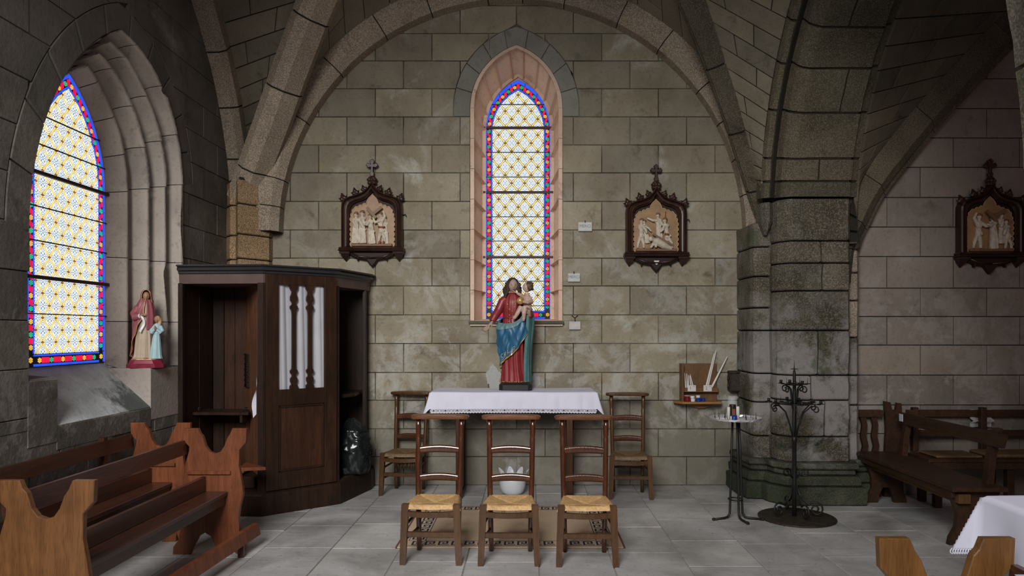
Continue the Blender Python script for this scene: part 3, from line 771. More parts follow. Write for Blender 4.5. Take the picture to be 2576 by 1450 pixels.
    for z in bars:
        part(win, 'saddle_bar', MB().prism([(-hw-.01, z-.012), (hw+.01, z-.012), (hw+.01, z+.012), (-hw-.01, z+.012)], Wm, 0.004, 0.03, 0.003), 'bar')
    for z in thin:
        h = hw if z < sp else (arch_half(hw, apx-sp, z-sp) or 0.05)
        part(win, 'stay_bar', MB().prism([(-h, z-.0035), (h, z-.0035), (h, z+.0035), (-h, z+.0035)], Wm, 0.003, 0.014), 'lead')

W2 = lambda a, z, d: Vector((G2C+a, YG2-d, z))
zz2 = lambda v: PZ(v, YG2)
# dark stone frame round the glass
def ringframe(win, Wm, o_in, o_out, mat, d0, d1):
    mb = MB(); n = len(o_in)
    rs = [[Wm(a, b, d1) for a, b in o_in], [Wm(a, b, d1) for a, b in o_out], [Wm(a, b, d0) for a, b in o_out], [Wm(a, b, d0) for a, b in o_in]]
    vs = [p for r in rs for p in r]; fs = []
    for k in range(4):
        for j in range(n-1): fs.append((k*n+j, k*n+j+1, ((k+1) % 4)*n+j+1, ((k+1) % 4)*n+j))
    mb.add(vs, fs); part(win, 'window_frame', mb, mat)
ringframe(win2, W2, outl(G2HW-.004, G2SP, G2AP-.005, G2B-.02, 0), outl(G2HW+.08, G2SP, G2AP+.16, G2B-.02, 0), 'reveal', -0.03, 0.012)
glazing(win2, W2, G2HW, G2SP, G2AP, G2B, 0.1353, 0.1665, 0.02, [zz2(323), zz2(485), zz2(648)], [zz2(v) for v in (264, 384, 446, 546, 607, 708, 770)], 31)

# ---------- left wall with the deep moulded window
G1X, W1Y = -3.29, 5.09
G1HW, G1SP, G1AP, G1B = 0.435, 2.60, 3.375, 1.285
O1HW, O1SP, O1AP, LEDGE, SILLZ = 0.91, 2.76, 3.68, 1.237, 0.938
RW1 = 0.20
O1SPL = 2.10          # the near half of the arch springs lower than the far half
def arch2(hw, spl, spr, apx, n):
    a = archpts(hw, apx-spl, n)[:n+1]; b = archpts(hw, apx-spr, n)[n+1:]
    return [(x, spl+z) for x, z in a]+[(x, spr+z) for x, z in b]
wl = struct('wall_left', None, None, 'dim left wall of stone round the deeply moulded window')
def hole_l(y):
    pass
def hole_lz(z):
    if z < SILLZ: return None
    if z < LEDGE: return (4.41, 5.52)
    hr = O1HW if z < O1SP else arch_half(O1HW+RW1, O1AP+RW1-O1SP, z-O1SP)
    hl = O1HW if z < O1SPL else arch_half(O1HW+RW1, O1AP+RW1-O1SPL, z-O1SPL)
    return None if hr is None or hl is None else (W1Y-hl, W1Y+hr)
ZL = [0.0]+[z-0.10 for z in ZB[1:]]+[5.1]
mpl = lambda a, b, d: Vector((XL+d, a, b))
def jl(k): return [3.05+0.28*(k % 2)+0.56*i for i in range(-3, 9)]
def in_l(xa, xb, z0, z1): return xb > 3.2
GAP = 0.0026
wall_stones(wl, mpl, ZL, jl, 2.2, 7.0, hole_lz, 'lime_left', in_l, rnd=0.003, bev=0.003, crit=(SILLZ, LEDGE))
GAP = 0.0034
core = MB(); x0 = XL-0.014
for a, b, c, d in ((1.8, W1Y-O1HW, 0, 5.2), (W1Y+O1HW, 7.3, 0, 5.2), (W1Y-O1HW, W1Y+O1HW, 0, SILLZ), (W1Y-O1HW, W1Y+O1HW, O1AP, 5.2), (W1Y-O1HW, 4.41, SILLZ, LEDGE), (5.52, W1Y+O1HW, SILLZ, LEDGE)):
    core.add([(x0, a, c), (x0, b, c), (x0, b, d), (x0, a, d)], [(0, 1, 2, 3)])
ap = arch2(O1HW, O1SPL, O1SP, O1AP, 10)
for sgn in (-1, 1):
    pts = [(x, z) for x, z in ap if x*sgn >= -1e-6]
    vs = [(x0, W1Y+x, z) for x, z in pts]+[(x0, W1Y+sgn*O1HW, O1AP)]
    core.add(vs, [tuple(range(len(vs)))])
part(wl, 'mortar_joints', core, 'mortar_mid')
_A, _B = arch2(O1HW, O1SPL, O1SP, O1AP, 24), arch2(O1HW+RW1, O1SPL, O1SP, O1AP+RW1, 24)
def P(s, t):
    x = max(0, min(1, s))*(len(_A)-1); i = min(int(x), len(_A)-2); f = x-i
    a = [_A[i][q]+(_A[i+1][q]-_A[i][q])*f for q in (0, 1)]; b = [_B[i][q]+(_B[i+1][q]-_B[i][q])*f for q in (0, 1)]
    return Vector((XL+0.001, W1Y+a[0]+(b[0]-a[0])*t, a[1]+(b[1]-a[1])*t))
LF = 1 if (P(.51, .5)-P(.5, .5)).cross(P(.5, .51)-P(.5, .5)).x > 0 else -1
for i in range(11):
    block(wl, 'voussoir', P, i/11, (i+1)/11, 0, 1, 4, 1, 0.0014, 0.02, 0.05, 'lime_left', flip=LF, bev=0.003)
win1 = struct('window_1', None, None, 'pointed stained glass window in the moulded recess of the left wall')
# moulded jamb and arch: three rolls between the glass and the wall face (w outwards, x into the room)
prof = [(0.0, 0.0)]
def roll(w0, x0_, w1, x1_):
    # concave scoop that rises to a sharp arris, then a step back
    pts = []; lo = x0_-.085
    for k in range(9):
        t = radians(k*90/8); pts.append((w0+(w1-w0)*(.05+.95*sin(t)), lo+(x1_-lo)*(1-cos(t))))
    return pts
prof += [(0.004, 0.0), (0.075, 0.125), (0.105, 0.135)]
for k in range(3):
    a, b = 0.105+k*0.147, 0.105+(k+1)*0.147
    xa_, xb_ = 0.135+k*0.075, 0.135+(k+1)*0.075
    prof += roll(a, xa_, b, xb_+0.02)
prof += [(0.545, 0.345), (0.548, 0.36)]
prof = [(a*0.475/0.548, b) for a, b in prof]
def jambP(w_, x_):
    f_ = w_/0.475
    pts = arch2(G1HW+w_, G1SP+(O1SPL-G1SP)*f_, G1SP+(O1SP-G1SP)*f_, G1AP+(O1AP-G1AP)*f_, 14)
    zb = LEDGE-0.02 if w_ > 0.02 else G1B-0.02
    path = [(-(G1HW+w_), zb), (-(G1HW+w_), 1.5), (-(G1HW+w_), 1.8)]+pts
    path += [((G1HW+w_), 2.1), ((G1HW+w_), 1.6), ((G1HW+w_), zb)]
    out = []
    for a, b in path:       # on the near side the mouldings are cut back flat
        q = max(0, min(1, -a/(G1HW+w_)*1.6)); ln = 0.71*w_
        out.append(Vector((G1X+x_*(1-q)+min(x_, ln)*q, W1Y+a, b)))
    return out
rows = [jambP(a, b) for a, b in prof]
npth = len(rows[0])
arris = [r for r, pr in zip(rows, prof) if any(abs(pr[0]-(0.105+(k+1)*0.147)*0.475/0.548) < 1e-4 for k in range(3))]
bk = MB(); bk.add([p+Vector((-0.03, (0.03 if p.y > W1Y else -0.03), 0.0)) for r in rows for p in r], [(i*npth+j, i*npth+j+1, (i+1)*npth+j+1, (i+1)*npth+j) for i in range(len(rows)-1) for j in range(npth-1)])
part(win1, 'jamb_joints', bk, 'mortar')
# split along the path into stones (each drum of the jamb and each voussoir of the moulded arch)
cutidx = [0, 1, 2, 3, 7, 11, 15, 17, 19, 23, 27, 31, 32, 33, 34]
for c in range(len(cutidx)-1):
    a, b = cutidx[c], cutidx[c+1]
    if b > npth-1: b = npth-1
    if a >= b: continue
    mb = MB(); m = b-a
    vs = []; 
    for r in rows:
        for j in range(a, b+1):
            p = r[j].copy()
            if j == a and a > 0: p = p+(r[j+1]-r[j]).normalized()*0.0025
            if j == b and b < npth-1: p = p-(r[j]-r[j-1]).normalized()*0.003
            # worn, chipped edges
            nz = mnoise.noise(p*9.0)*0.005+mnoise.noise(p*31.0)*(0.008 if r in arris else 0.003)
            p = p+Vector((nz, nz*0.6, 0)); vs.append(p)
    n = m+1
    fs = [(i*n+j, i*n+j+1, (i+1)*n+j+1, (i+1)*n+j) for i in range(len(rows)-1) for j in range(m)]
    mb.add(vs, fs, True)
    part(win1, 'jamb_stone', mb, 'jamb', fix=False)
# sill: ledges at both sides, the sloping slab between
ZS = SILLZ
sl = MB(); sl.add([(G1X-.02, W1Y-G1HW-.02, G1B), (G1X-.02, W1Y+G1HW+.02, G1B), (XL, 5.52, ZS), (XL, 4.41, ZS), (G1X-.02, W1Y-G1HW-.02, G1B-.5), (G1X-.02, W1Y+G1HW+.02, G1B-.5), (XL-.02, 5.52, ZS-.1), (XL-.02, 4.41, ZS-.1)], [(0, 1, 2, 3), (3, 2, 6, 7), (4, 5, 6, 7)])
MT['slope'] = stone('sloping_sill', (0.34, 0.36, 0.36), (0.50, 0.53, 0.53), (0.62, 0.65, 0.65), pale=(0.66, 0.69, 0.70), palecut=0.60, tint=0.02, rough=0.6)
nt_ = MT['slope'].node_tree; bs_ = nt_.nodes['Principled BSDF']; p_ = pos(nt_)      # dark green damp stain across the lower far part of the slab
sp_ = nd(nt_, 'ShaderNodeSeparateXYZ'); lk(nt_, p_, sp_.inputs[0])
d_ = nmath(nt_, 'ADD', nmath(nt_, 'MULTIPLY', nmath(nt_, 'ADD', sp_.outputs[1], -4.72), 0.75), nmath(nt_, 'MULTIPLY', nmath(nt_, 'ADD', sp_.outputs[0], 3.10), 1.9))
d_ = nmath(nt_, 'ADD', d_, nmath(nt_, 'MULTIPLY', nmath(nt_, 'SUBTRACT', nnoise(nt_, p_, 6, 6, 0.65), 0.5), 1.1))
old_ = bs_.inputs['Base Color'].links[0].from_socket
lk(nt_, nmix(nt_, nramp(nt_, d_, [(0.42, 0.0), (0.60, 0.85)]), old_, (0.045, 0.058, 0.05)), bs_.inputs['Base Color'])
part(win1, 'window_sill', sl, 'slope')
def ledge(y_in, y_out, yw, mat='jamb'):
    poly = [(G1X-.04, y_in), (XL+0.004, yw), (XL+0.004, y_out), (G1X-.04, y_out)]
    if area2(poly) < 0: poly.reverse()
    mb = MB().prism(poly, lambda a, b, d: Vector((a, b, d)), ZS-0.10, LEDGE, 0.012)
    part(win1, 'ledge_stone', mb, mat)
part(wl, 'sill_block', MB().box(XL-.12, XL+.004, 4.41, 5.52, ZS-.16, ZS-.002, .008), 'lime_left')
ledge(W1Y+G1HW-.03, W1Y+O1HW+.02, 5.51)
ledge(W1Y-G1HW+.03, W1Y-O1HW-.02, 4.42, 'lime_left')
W1 = lambda a, z, d: Vector((G1X+d, W1Y+a, z))
zq = lambda u, v: PZ(v, G1X*F/(u-CX))
ringframe(win1, W1, outl(G1HW-.004, G1SP, G1AP-.005, G1B-.03, 0), outl(G1HW+.07, G1SP, G1AP+.10, G1B-.03, 0), 'jamb', -0.03, 0.004)
glazing(win1, W1, G1HW, G1SP, G1AP, G1B, 0.1353, 0.1665, 0.02, [zq(265, 490), zq(257, 716)], [2.98, 2.78, 2.36, 2.13, 1.64], 24)

# ---------- back wall of the neighbouring bay
wr = struct('wall_right', None, None, 'pinkish limestone wall of the neighbouring bay')
VR = [1180, 1092, 1020, 944.5, 869, 797, 725.5, 646, 571.5, 497, 421, 347, 273, 198, 124, 50, -24]
ZR = [0.0]+[PZ(v, YR) for v in VR]
mpr = lambda a, b, d: Vector((a, YR-d, b))
pr = 167*YR/F
def jr(k): return [PX(2232 if k % 2 else 2149, YR)+pr*i for i in range(-1, 9)]
wall_stones(wr, mpr, ZR, jr, 2.84, 5.5, lambda z: None, 'lime_right', lambda a, b, c, d: True, rnd=0.003)
part(wr, 'mortar_joints', MB().add([(2.8, YR+.014, 0), (6.6, YR+.014, 0), (6.6, YR+.014, 5.2), (2.8, YR+.014, 5.2)], [(0, 1, 2, 3)]), 'mortar')
# chapel front: the wall over the entrance arch (unseen, added to block high nave light)
P_ = [(-3.2, 0), (-2.86, 0), (-2.86, 3.2)]+[(-.345+2.515*cos(pi-pi*i/16), 3.2+1.45*sin(pi*i/16)) for i in range(1, 16)]+[(2.17, 3.2), (2.24, 2.8), (2.29, 2.3), (2.30, 2.1), (3.0, 2.1), (3.0, 3.0), (3.3, 3.6), (3.9, 4.0), (4.8, 4.0), (5.6, 3.4), (5.6, 5.6), (-3.2, 5.6)]
struct('wall_front_blocker', MB().prism(P_, lambda a, b, d: Vector((a, d, b)), 2.55, 3.1), 'lime_left', 'unseen wall over the arch to the nave, added to block high light')
# far side walls that close the rooms (outside the view)
struct('wall_east', MB().box(5.5, 5.7, 1.0, 6.7, 0, 5.6), 'lime_right', 'plain stone wall closing the neighbouring bay')
# ================================================================== ribs, vault webs, piers
VC = Vector((-0.153, 5.07, 5.35))                      # crown of the vault
TL = [(-.06, 2.74), (0, 3.02), (.1, 3.45), (.2, 3.90), (.33, 4.42), (.45, 4.76), (.6, 5.06), (.8, 5.29), (1, 5.35)]
TR = [(-.10, 2.10), (-.05, 2.42), (0, 2.72), (.1, 3.25), (.2, 3.75), (.33, 4.29), (.45, 4.68), (.6, 5.02), (.8, 5.28), (1, 5.35)]
def DL(s): return Vector((-2.55+2.397*s, 6.80-1.73*s, hermite(TL, s)))
def DR(s): return Vector((2.15-2.303*s, 6.70-1.63*s, hermite(TR, s)))
def inv(fn, z, lo=-0.1, hi=1.0):
    for _ in range(40):
        m = (lo+hi)/2
        if fn(m).z < z: lo = m
        else: hi = m
    return fn((lo+hi)/2)
def frame_sweep(C, prof, s0, s1, n, upfn, gap=0.0, shrink=0.0, rough=0.0):
    mb = MB(); rs = []
    ss = [s0+gap]+[s0+gap+(s1-s0-2*gap)*i/n for i in range(n+1)]+[s1-gap]
    for i, s in enumerate(ss):
        e = 1e-3; t = (C(s+e)-C(s-e)).normalized(); up = upfn(s, t); side = t.cross(up).normalized()
        k = shrink+(0.006 if i in (0, len(ss)-1) and gap else 0.0)
        cx = sum(p[0] for p in prof)/len(prof); cy = sum(p[1] for p in prof)/len(prof)
        r = []
        for a, b in prof:
            da, db = cx-a, cy-b; L = hypot(da, db)
            q = C(s)+side*(a+da/L*k)+up*(b+db/L*k)
            if rough: q = q+Vector((mnoise.noise(q*7), mnoise.noise(q*7+Vector((9, 0, 0))), mnoise.noise(q*7+Vector((0, 9, 0)))))*rough
            r.append(q)
        if i == 1 or i == len(ss)-2:
            pass
        rs.append(r)
    if gap:       # the end rings step inwards to leave a joint
        for i in (0, len(ss)-1): pass
    return mb.rings(rs, True, True, True, False)
def rib(name, label, C, prof, joints, upfn, mat, n=5, gap=0.004, rough=0.004, alt=None):
    o = struct(name, None, None, label)
    part(o, 'mortar_core', frame_sweep(C, prof, joints[0], joints[-1], n*(len(joints)-1), upfn, 0, 0.012), 'mortar')
    for i in range(len(joints)-1):
        part(o, 'voussoir', frame_sweep(C, prof, joints[i], joints[i+1], n, upfn, gap, 0, rough), alt if alt and i == 0 else mat)
    return o
zup = lambda s, t: (Vector((0, 0, 1))-t*t.z).normalized()
# wall rib of the back wall (semicircle)
ang = [180, 174, 167.4, 152, 137.4, 122.9, 110.3, 96, 87.5, 77.2, 63.3, 51.3, 37.1, 27.6, 18, 9, 0]
CWR = lambda s: Vector((WRC[0]+WRR*cos(s), YB, WRC[1]+WRR*sin(s)))
upc = lambda s, t: Vector((cos(s), 0, sin(s)))
profW = [(0.0, 0.0), (0.13, 0.0), (0.20, 0.07), (0.20, 0.23), (0.0, 0.23)]
# the sweep runs with falling angle so that the profile's side axis points into the room
CWn = lambda s: CWR(-s); upn = lambda s, t: upc(-s, t)
_t = (CWn(-1.5)-CWn(-1.501)); _side = _t.normalized().cross(upn(-1.5, None))
if _side.y > 0: profW = [(-a, b) for a, b in profW]
rib('trim_1', 'granite rib arching over the back wall', CWn, profW, [-radians(a) for a in ang], upn, 'granite', 4, 0.0022)
# wall rib of the left wall (pointed)
RLR, RLC, RLZ = 2.60, 4.40, 2.5
CLR = lambda s: Vector((XL, RLC+RLR*cos(s), RLZ+RLR*sin(s)))
upl = lambda s, t: Vector((0, cos(s), sin(s)))
profL = [(0.0, 0.0), (0.11, 0.0), (0.16, 0.06), (0.16, 0.20), (0.0, 0.20)]
_t = (CLR(.5)-CLR(.499)); _side = _t.normalized().cross(upl(.5, None))
if _side.x < 0: profL = [(-a, b) for a, b in profL]
rib('trim_2', 'granite rib arching over the left wall', CLR, profL, [radians(a) for a in (2, 8, 15.5, 26, 37, 49, 62, 75)], upl, 'granite', 4, 0.003)
# diagonal ribs
profD = [(-.17, .17), (-.17, .075), (-.085, 0), (.085, 0), (.17, .075), (.17, .17)]
rib('trim_3', 'thick chamfered granite rib rising from the left corner', DL, profD, [-.06, .0, .155, .285, .42, .56, .7, .85, 1.0], zup, 'granite', 5, 0.0016)
profD2 = [(-.155, .18), (-.155, .10), (-.10, .075), (-.07, 0), (.045, 0), (.06, .035), (.105, .045), (.155, .10), (.155, .18)]
rib('trim_4', 'moulded granite rib rising from the right pier', DR, profD2, [-.10, .02, .115, .225, .36, .50, .64, .82, 1.0], zup, 'granite_dark', 5, 0.0016)
# transverse arch between the bays
TRR, TRY, TRZ = 2.0, 4.30, 2.5
TA0 = acos((4.72-TRY)/TRR)
CTA = lambda s: Vector((0, TRY+TRR*cos(s), TRZ+TRR*sin(s))) if s <= TA0 else Vector((0, 2*4.72-(TRY+TRR*cos(2*TA0-s)), TRZ+TRR*sin(2*TA0-s)))
def upt(s, t):
    if s <= TA0: return Vector((0, cos(s), sin(s)))
    q = 2*TA0-s; return Vector((0, -cos(q), sin(q)))
profT = [(2.11, .32), (2.11, .19), (2.125, .145), (2.165, .125), (2.20, .145), (2.215, .185), (2.235, .14), (2.25, .075), (2.28, .035), (2.34, 0), (2.60, 0), (2.84, 0), (2.865, .05), (2.93, .07), (2.93, .32)]
_t = (CTA(.5)-CTA(.499)).normalized().cross(upt(.5, None))
sgT = 1 if _t.x > 0 else -1
profT = [(sgT*a, b) for a, b in profT]
tr = struct('trim_5', None, None, 'broad mossy transverse arch between the two bays')
part(tr, 'mortar_core', frame_sweep(CTA, profT, radians(6.2), 2*TA0, 40, upt, 0, 0.016), 'mortar')
cutT = [5.9, 10, 15.5, 26.5, 37, 46.5, 58, 68]
cutT = [radians(a) for a in cutT]+[TA0]+[2*TA0-radians(a) for a in (66, 50, 34, 18, 0)]
for i in range(len(cutT)-1):
    if i % 2 == 1 and i < 8:     # a course of two stones
        m = 2.55 if i % 4 == 1 else 2.66
        pa = [(a, b) for a, b in profT if abs(a) <= m]+[(sgT*(m-.006), 0), (sgT*(m-.006), .32)]
        pa = [(sgT*2.11, .32), (sgT*2.11, .19), (sgT*2.125, .145), (sgT*2.165, .125), (sgT*2.20, .145), (sgT*2.215, .185), (sgT*2.235, .14), (sgT*2.25, .075), (sgT*2.28, .035), (sgT*2.34, 0), (sgT*(m-.007), 0), (sgT*(m-.007), .32)]
        pb = [(sgT*(m+.007), .32), (sgT*(m+.007), 0), (sgT*2.84, 0), (sgT*2.865, .05), (sgT*2.93, .07), (sgT*2.93, .32)]
        for p in (pa, pb): part(tr, 'voussoir', frame_sweep(CTA, p, cutT[i], cutT[i+1], 5, upt, 0.005, 0, 0.006), 'granite_dark')
    else:
        part(tr, 'voussoir', frame_sweep(CTA, profT, cutT[i], cutT[i+1], 5, upt, 0.005, 0, 0.006), 'granite_dark')
# rib over the neighbouring bay's wall
rpx = [(2140, 720), (2151, 631), (2180, 562), (2216, 495), (2274, 419), (2338, 341), (2400, 272), (2510, 155), (2552, 114), (2700, -20), (2900, -160)]
RBP = [Vector((PX(u, YR), YR, PZ(v, YR))) for u, v in rpx]
def CRB(s):
    x = max(0, min(len(RBP)-1.001, s)); i = int(x); f = x-i
    def at(i): return RBP[max(0, min(len(RBP)-1, i))]
    p0, p1, p2, p3 = at(i-1), at(i), at(i+1), at(i+2)
    return 0.5*((2*p1)+(p2-p0)*f+(2*p0-5*p1+4*p2-p3)*f*f+(3*p1-p0-3*p2+p3)*f**3)
def uprb(s, t): return Vector((-t.z, 0, t.x)).normalized()
profR = [(0.0, 0.0), (0.09, 0.0), (0.115, 0.045), (0.14, 0.05), (0.21, 0.12), (0.21, 0.31), (0.0, 0.31)]
_t = (CRB(3.1)-CRB(3.0)).normalized().cross(uprb(3, (CRB(3.1)-CRB(3.0)).normalized()))
if _t.y > 0: profR = [(-a, b) for a, b in profR]
rib('trim_6', 'granite rib rising over the neighbouring bay', CRB, profR, [0.0, .9, 1.7, 3.0, 5.0, 7.35, 8.7, 9.9], uprb, 'granite_dark', 5, 0.012)

# ---------- vault webs
ce = struct('ceiling', None, None, 'vaulted ceiling of thin coursed stone webs')
def web(A, B, zA0, zA1, zB0, zB1, n, lens, flip, p=1.1, kmax=1.0, mirror=None, mat='web'):
    def P(k, t):
        k = max(-.02, min(1, k)); return A(zA0+(zA1-zA0)*k).lerp(B(zB0+(zB1-zB0)*k), t)
    bk = MB(); bk.grid(lambda a, b: P(b, a)+Vector((0, 0, 0.022)), 6, 40)
    part(ce, 'web_joints', bk, 'mortar')
    if mirror:
        bk = MB(); bk.grid(lambda a, b: mirror(P(.5+.5*b, a)+Vector((0, 0, 0.022))), 6, 24)
        part(ce, 'web_surface', bk, mat)
    ks = [(i/n)**p for i in range(n+1)]
    for i in range(n):
        if ks[i] > kmax: break
        k0, k1 = ks[i], ks[i+1]
        L = (P((k0+k1)/2, 1)-P((k0+k1)/2, 0)).length
        if L < 0.06: continue
        m = max(1, int(round(L/lens))); off = 0.5*(i % 2)
        ts = sorted(set([0.0, 1.0]+[(j+off+random.uniform(-.12, .12))/m for j in range(m+1) if 0.12/max(L, .2) < (j+off)/m < 1-0.12/max(L, .2)]))
        dk = (P(k1, .5)-P(k0, .5)).length
        for j in range(len(ts)-1):
            block(ce, 'web_stone', P, k0, k1, ts[j], ts[j+1], 2, 2, 0.005*(k1-k0)/max(dk, .02), 0.005/L, 0.03, mat, flip=flip, bev=0.003)
def LRx(z):
    z = min(z, 2.5+2.70); q = sqrt(max(0, 2.78**2-(z-2.5)**2)); return Vector((-2.79, max(5.07, 4.40+q), z))
def up1(fn):
    return lambda z: inv(lambda s: fn(s)+Vector((0, 0, .11)), z)
mirY = lambda c: (lambda v: Vector((v.x, 2*c-v.y, v.z)))
web(LRx, up1(DL), 2.98, 5.18, 2.98, 5.45, 14, 0.52, -1, mirror=mirY(5.07), kmax=.86)
WRX = WRR+0.20
def WL(sg):
    def f(z):
        q = sqrt(max(0, WRX**2-(min(z, WRC[1]+WRX)-WRC[1])**2)); return Vector((WRC[0]+sg*q, YB-0.19, min(z, WRC[1]+WRX)))
    return f
web(WL(-1), up1(DL), 3.05, WRC[1]+WRX, 3.05, 5.45, 14, 0.42, 1, mirror=mirY(5.07), kmax=.9)
web(WL(1), up1(DR), 2.95, WRC[1]+WRX, 2.85, 5.45, 14, 0.42, -1, mirror=mirY(5.07), kmax=.9)
def TAx(X, r):
    def f(z):
        q = sqrt(max(0, r*r-(z-TRZ)**2)) if z-TRZ < r else 0; return Vector((X, max(4.72, TRY+q), z))
    return f
web(TAx(2.105, TRR+.19), up1(DR), 2.80, TRZ+2.10, 2.80, 5.45, 15, 0.42, 1, mirror=mirY(4.9), kmax=.9)
def RBx(z):
    lo, hi = 0.0, 9.9
    for _ in range(40):
        m = (lo+hi)/2
        if CRB(m).z+0.22 < z: lo = m
        else: hi = m
    p = CRB(lo); return Vector((p.x-0.21, YR-0.20, z))
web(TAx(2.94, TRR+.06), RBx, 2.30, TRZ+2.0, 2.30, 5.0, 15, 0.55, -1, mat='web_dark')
bk = MB(); bk.grid(lambda a, b: Vector((2.9+3.8*a, 1.6+5.2*b, 4.9+0.9*sin(pi*b)*a)), 6, 6); part(ce, 'web_surface', bk, 'web')
bk = MB(); bk.grid(lambda a, b: Vector((-3.3+6.3*a, 2.2+1.3*b, 4.75+0.9*sin(pi*a))), 10, 3); part(ce, 'web_surface', bk, 'web')

# ---------- piers
def vblock(parent, poly, z0, z1, mat, gap=0.005, bev=0.007, name='stone_block', rough=0.0, n=2):
    if area2(poly) < 0: poly = list(reversed(poly))
    zs = [z0+gap, z0+gap+bev]+[z0+(z1-z0)*i/n for i in range(1, n)]+[z1-gap-bev, z1-gap]
    rs = []
    for i, z in enumerate(zs):
        q = inset(poly, bev) if i in (0, len(zs)-1) else poly
        r = []
        for x, y in q:
            v = Vector((x, y, z))
            if rough: v = v+Vector((mnoise.noise(v*5), mnoise.noise(v*5+Vector((7, 0, 0))), 0))*rough
            r.append(v)
        rs.append(r)
    return part(parent, name, MB().rings(rs, True, True, True, False), mat)
def dens(poly, k):
    out = []
    for i in range(len(poly)):
        a, b = poly[i], poly[(i+1) % len(poly)]
        m = max(1, int(hypot(b[0]-a[0], b[1]-a[1])/k))
        out += [(a[0]+(b[0]-a[0])*j/m, a[1]+(b[1]-a[1])*j/m) for j in range(m)]
    return out
# corner respond at the left
pl = struct('pillar', None, None, 'warm granite respond in the left corner above the confessional')
cp = [(-2.93, 6.90), (-2.855, 6.80), (-2.80, 6.80), (-2.725, 6.66), (-2.53, 6.93), (-2.53, 7.05), (-2.93, 7.05)]
zc = [0, .32, .62, .92, 1.2, 1.45, 1.70, 1.95, 2.21, 2.44, 2.727, 2.96]
for i in range(len(zc)-1):
    vblock(pl, dens(cp, .12), zc[i], zc[i+1], 'granite_warm' if i > 5 else 'granite', 0.006, 0.009, rough=0.008)
part(pl, 'mortar_core', MB().prism(inset(cp, .02), lambda a, b, d: Vector((a, b, d)), 0, 2.98), 'mortar')
# compound pier at the right
pp = struct('pillar', None, None, 'mossy compound pier between the two bays')
main = [(2.215, 6.47), (2.235, 6.40), (2.30, 6.32), (2.34, 6.30), (2.83, 6.30), (2.86, 6.34), (2.86, 7.0), (2.215, 7.0)]
shL = [(2.06, 6.62), (2.075, 6.565), (2.12, 6.54), (2.225, 6.54), (2.245, 6.575), (2.25, 7.05), (2.06, 7.05)]
shR = [(2.87, 6.50), (2.90, 6.455), (2.975, 6.45), (3.01, 6.49), (3.02, 6.62), (2.87, 6.62)]
zm = [PZ(v, 6.3) for v in (1165, 1096, 1030, 1008, 945, 832, 735, 662, 606, 498)]
zm = [PZ(v, 6.3) for v in (1165, 1100, 1008, 945, 832, 732, 662, 606, 498)]
for i in range(len(zm)-1):
    spl = {1: 2.62, 2: 2.50, 3: 2.56, 5: 2.60, 6: 2.585, 8: 2.58}.get(i)
    if spl:
        a = [(2.215, 6.47), (2.235, 6.40), (2.30, 6.32), (2.34, 6.30), (spl-.006, 6.30), (spl-.006, 7.0), (2.215, 7.0)]
        b = [(spl+.006, 6.30), (2.83, 6.30), (2.86, 6.34), (2.86, 7.0), (spl+.006, 7.0)]
        for q in (a, b): vblock(pp, dens(q, .1), zm[i], zm[i+1], 'granite_moss', 0.006, 0.010, rough=0.012)
    else: vblock(pp, dens(main, .1), zm[i], zm[i+1], 'granite_moss', 0.006, 0.010, rough=0.012)
zl = [PZ(v, 6.56) for v in (1165, 1097, 1012, 940, 832, 775, 696, 622, 560)]
for i in range(len(zl)-1): vblock(pp, dens(shL, .08), zl[i], zl[i+1], 'granite_moss', 0.006, 0.010, rough=0.010)
shM = [(2.105, 6.60), (2.11, 6.475), (2.135, 6.43), (2.175, 6.42), (2.21, 6.46), (2.215, 6.60)]
part(pp, 'stone_block', MB().rings([[Vector((x, y, z)) for x, y in inset(dens(shM, .05), k)] for z, k in ((2.40, .045), (2.46, .02), (2.52, 0), (2.68, 0), (2.69, .006))], True, True, True, False), 'granite_moss')
vblock(pp, dens([(2.83, 6.36), (2.88, 6.40), (2.985, 6.46), (3.0, 6.64), (2.83, 6.64)], .08), 2.46, 2.95, 'granite_moss', 0.004, 0.008, rough=0.006)
zr = [PZ(v, 6.46) for v in (1165, 1020, 945, 850, 757, 687, 628, 540, 480)]
for i in range(len(zr)-1): vblock(pp, dens(shR, .08), zr[i], zr[i+1], 'granite_moss' if i < 3 else 'granite', 0.006, 0.010, rough=0.008)
allp = [(2.06, 6.62), (2.075, 6.56), (2.21, 6.54), (2.235, 6.40), (2.30, 6.31), (2.84, 6.30), (2.88, 6.45), (3.0, 6.46), (3.02, 6.62), (3.02, 7.05), (2.06, 7.05)]
part(pp, 'mortar_core', MB().prism(inset([(2.09, 6.64), (2.25, 6.62), (2.25, 6.42), (2.32, 6.33), (2.82, 6.33), (2.86, 6.40), (2.86, 6.52), (3.0, 6.52), (3.0, 7.05), (2.09, 7.05)], .012), lambda a, b, d: Vector((a, b, d)), 0, 2.5), 'mortar')
MT['base'] = stone('mossy_base', (0.038, 0.042, 0.028), (0.070, 0.072, 0.050), (0.11, 0.11, 0.08), pale=(0.22, 0.215, 0.19), palecut=0.66, speck=0.5, algae=0.6, tint=0.1, bump=0.8)
for z0, z1, o in ((0.0, .16, .12), (.16, .25, .085), (.25, .305, .05), (.305, .365, .075)):
    q = inset(list(reversed(allp)) if area2(allp) < 0 else allp, -o)
    q = [(x, min(y, 7.03)) for x, y in q]
    vblock(pp, dens(q, .12), z0, z1, 'base', 0.002, 0.014, name='base_stone', rough=0.02)
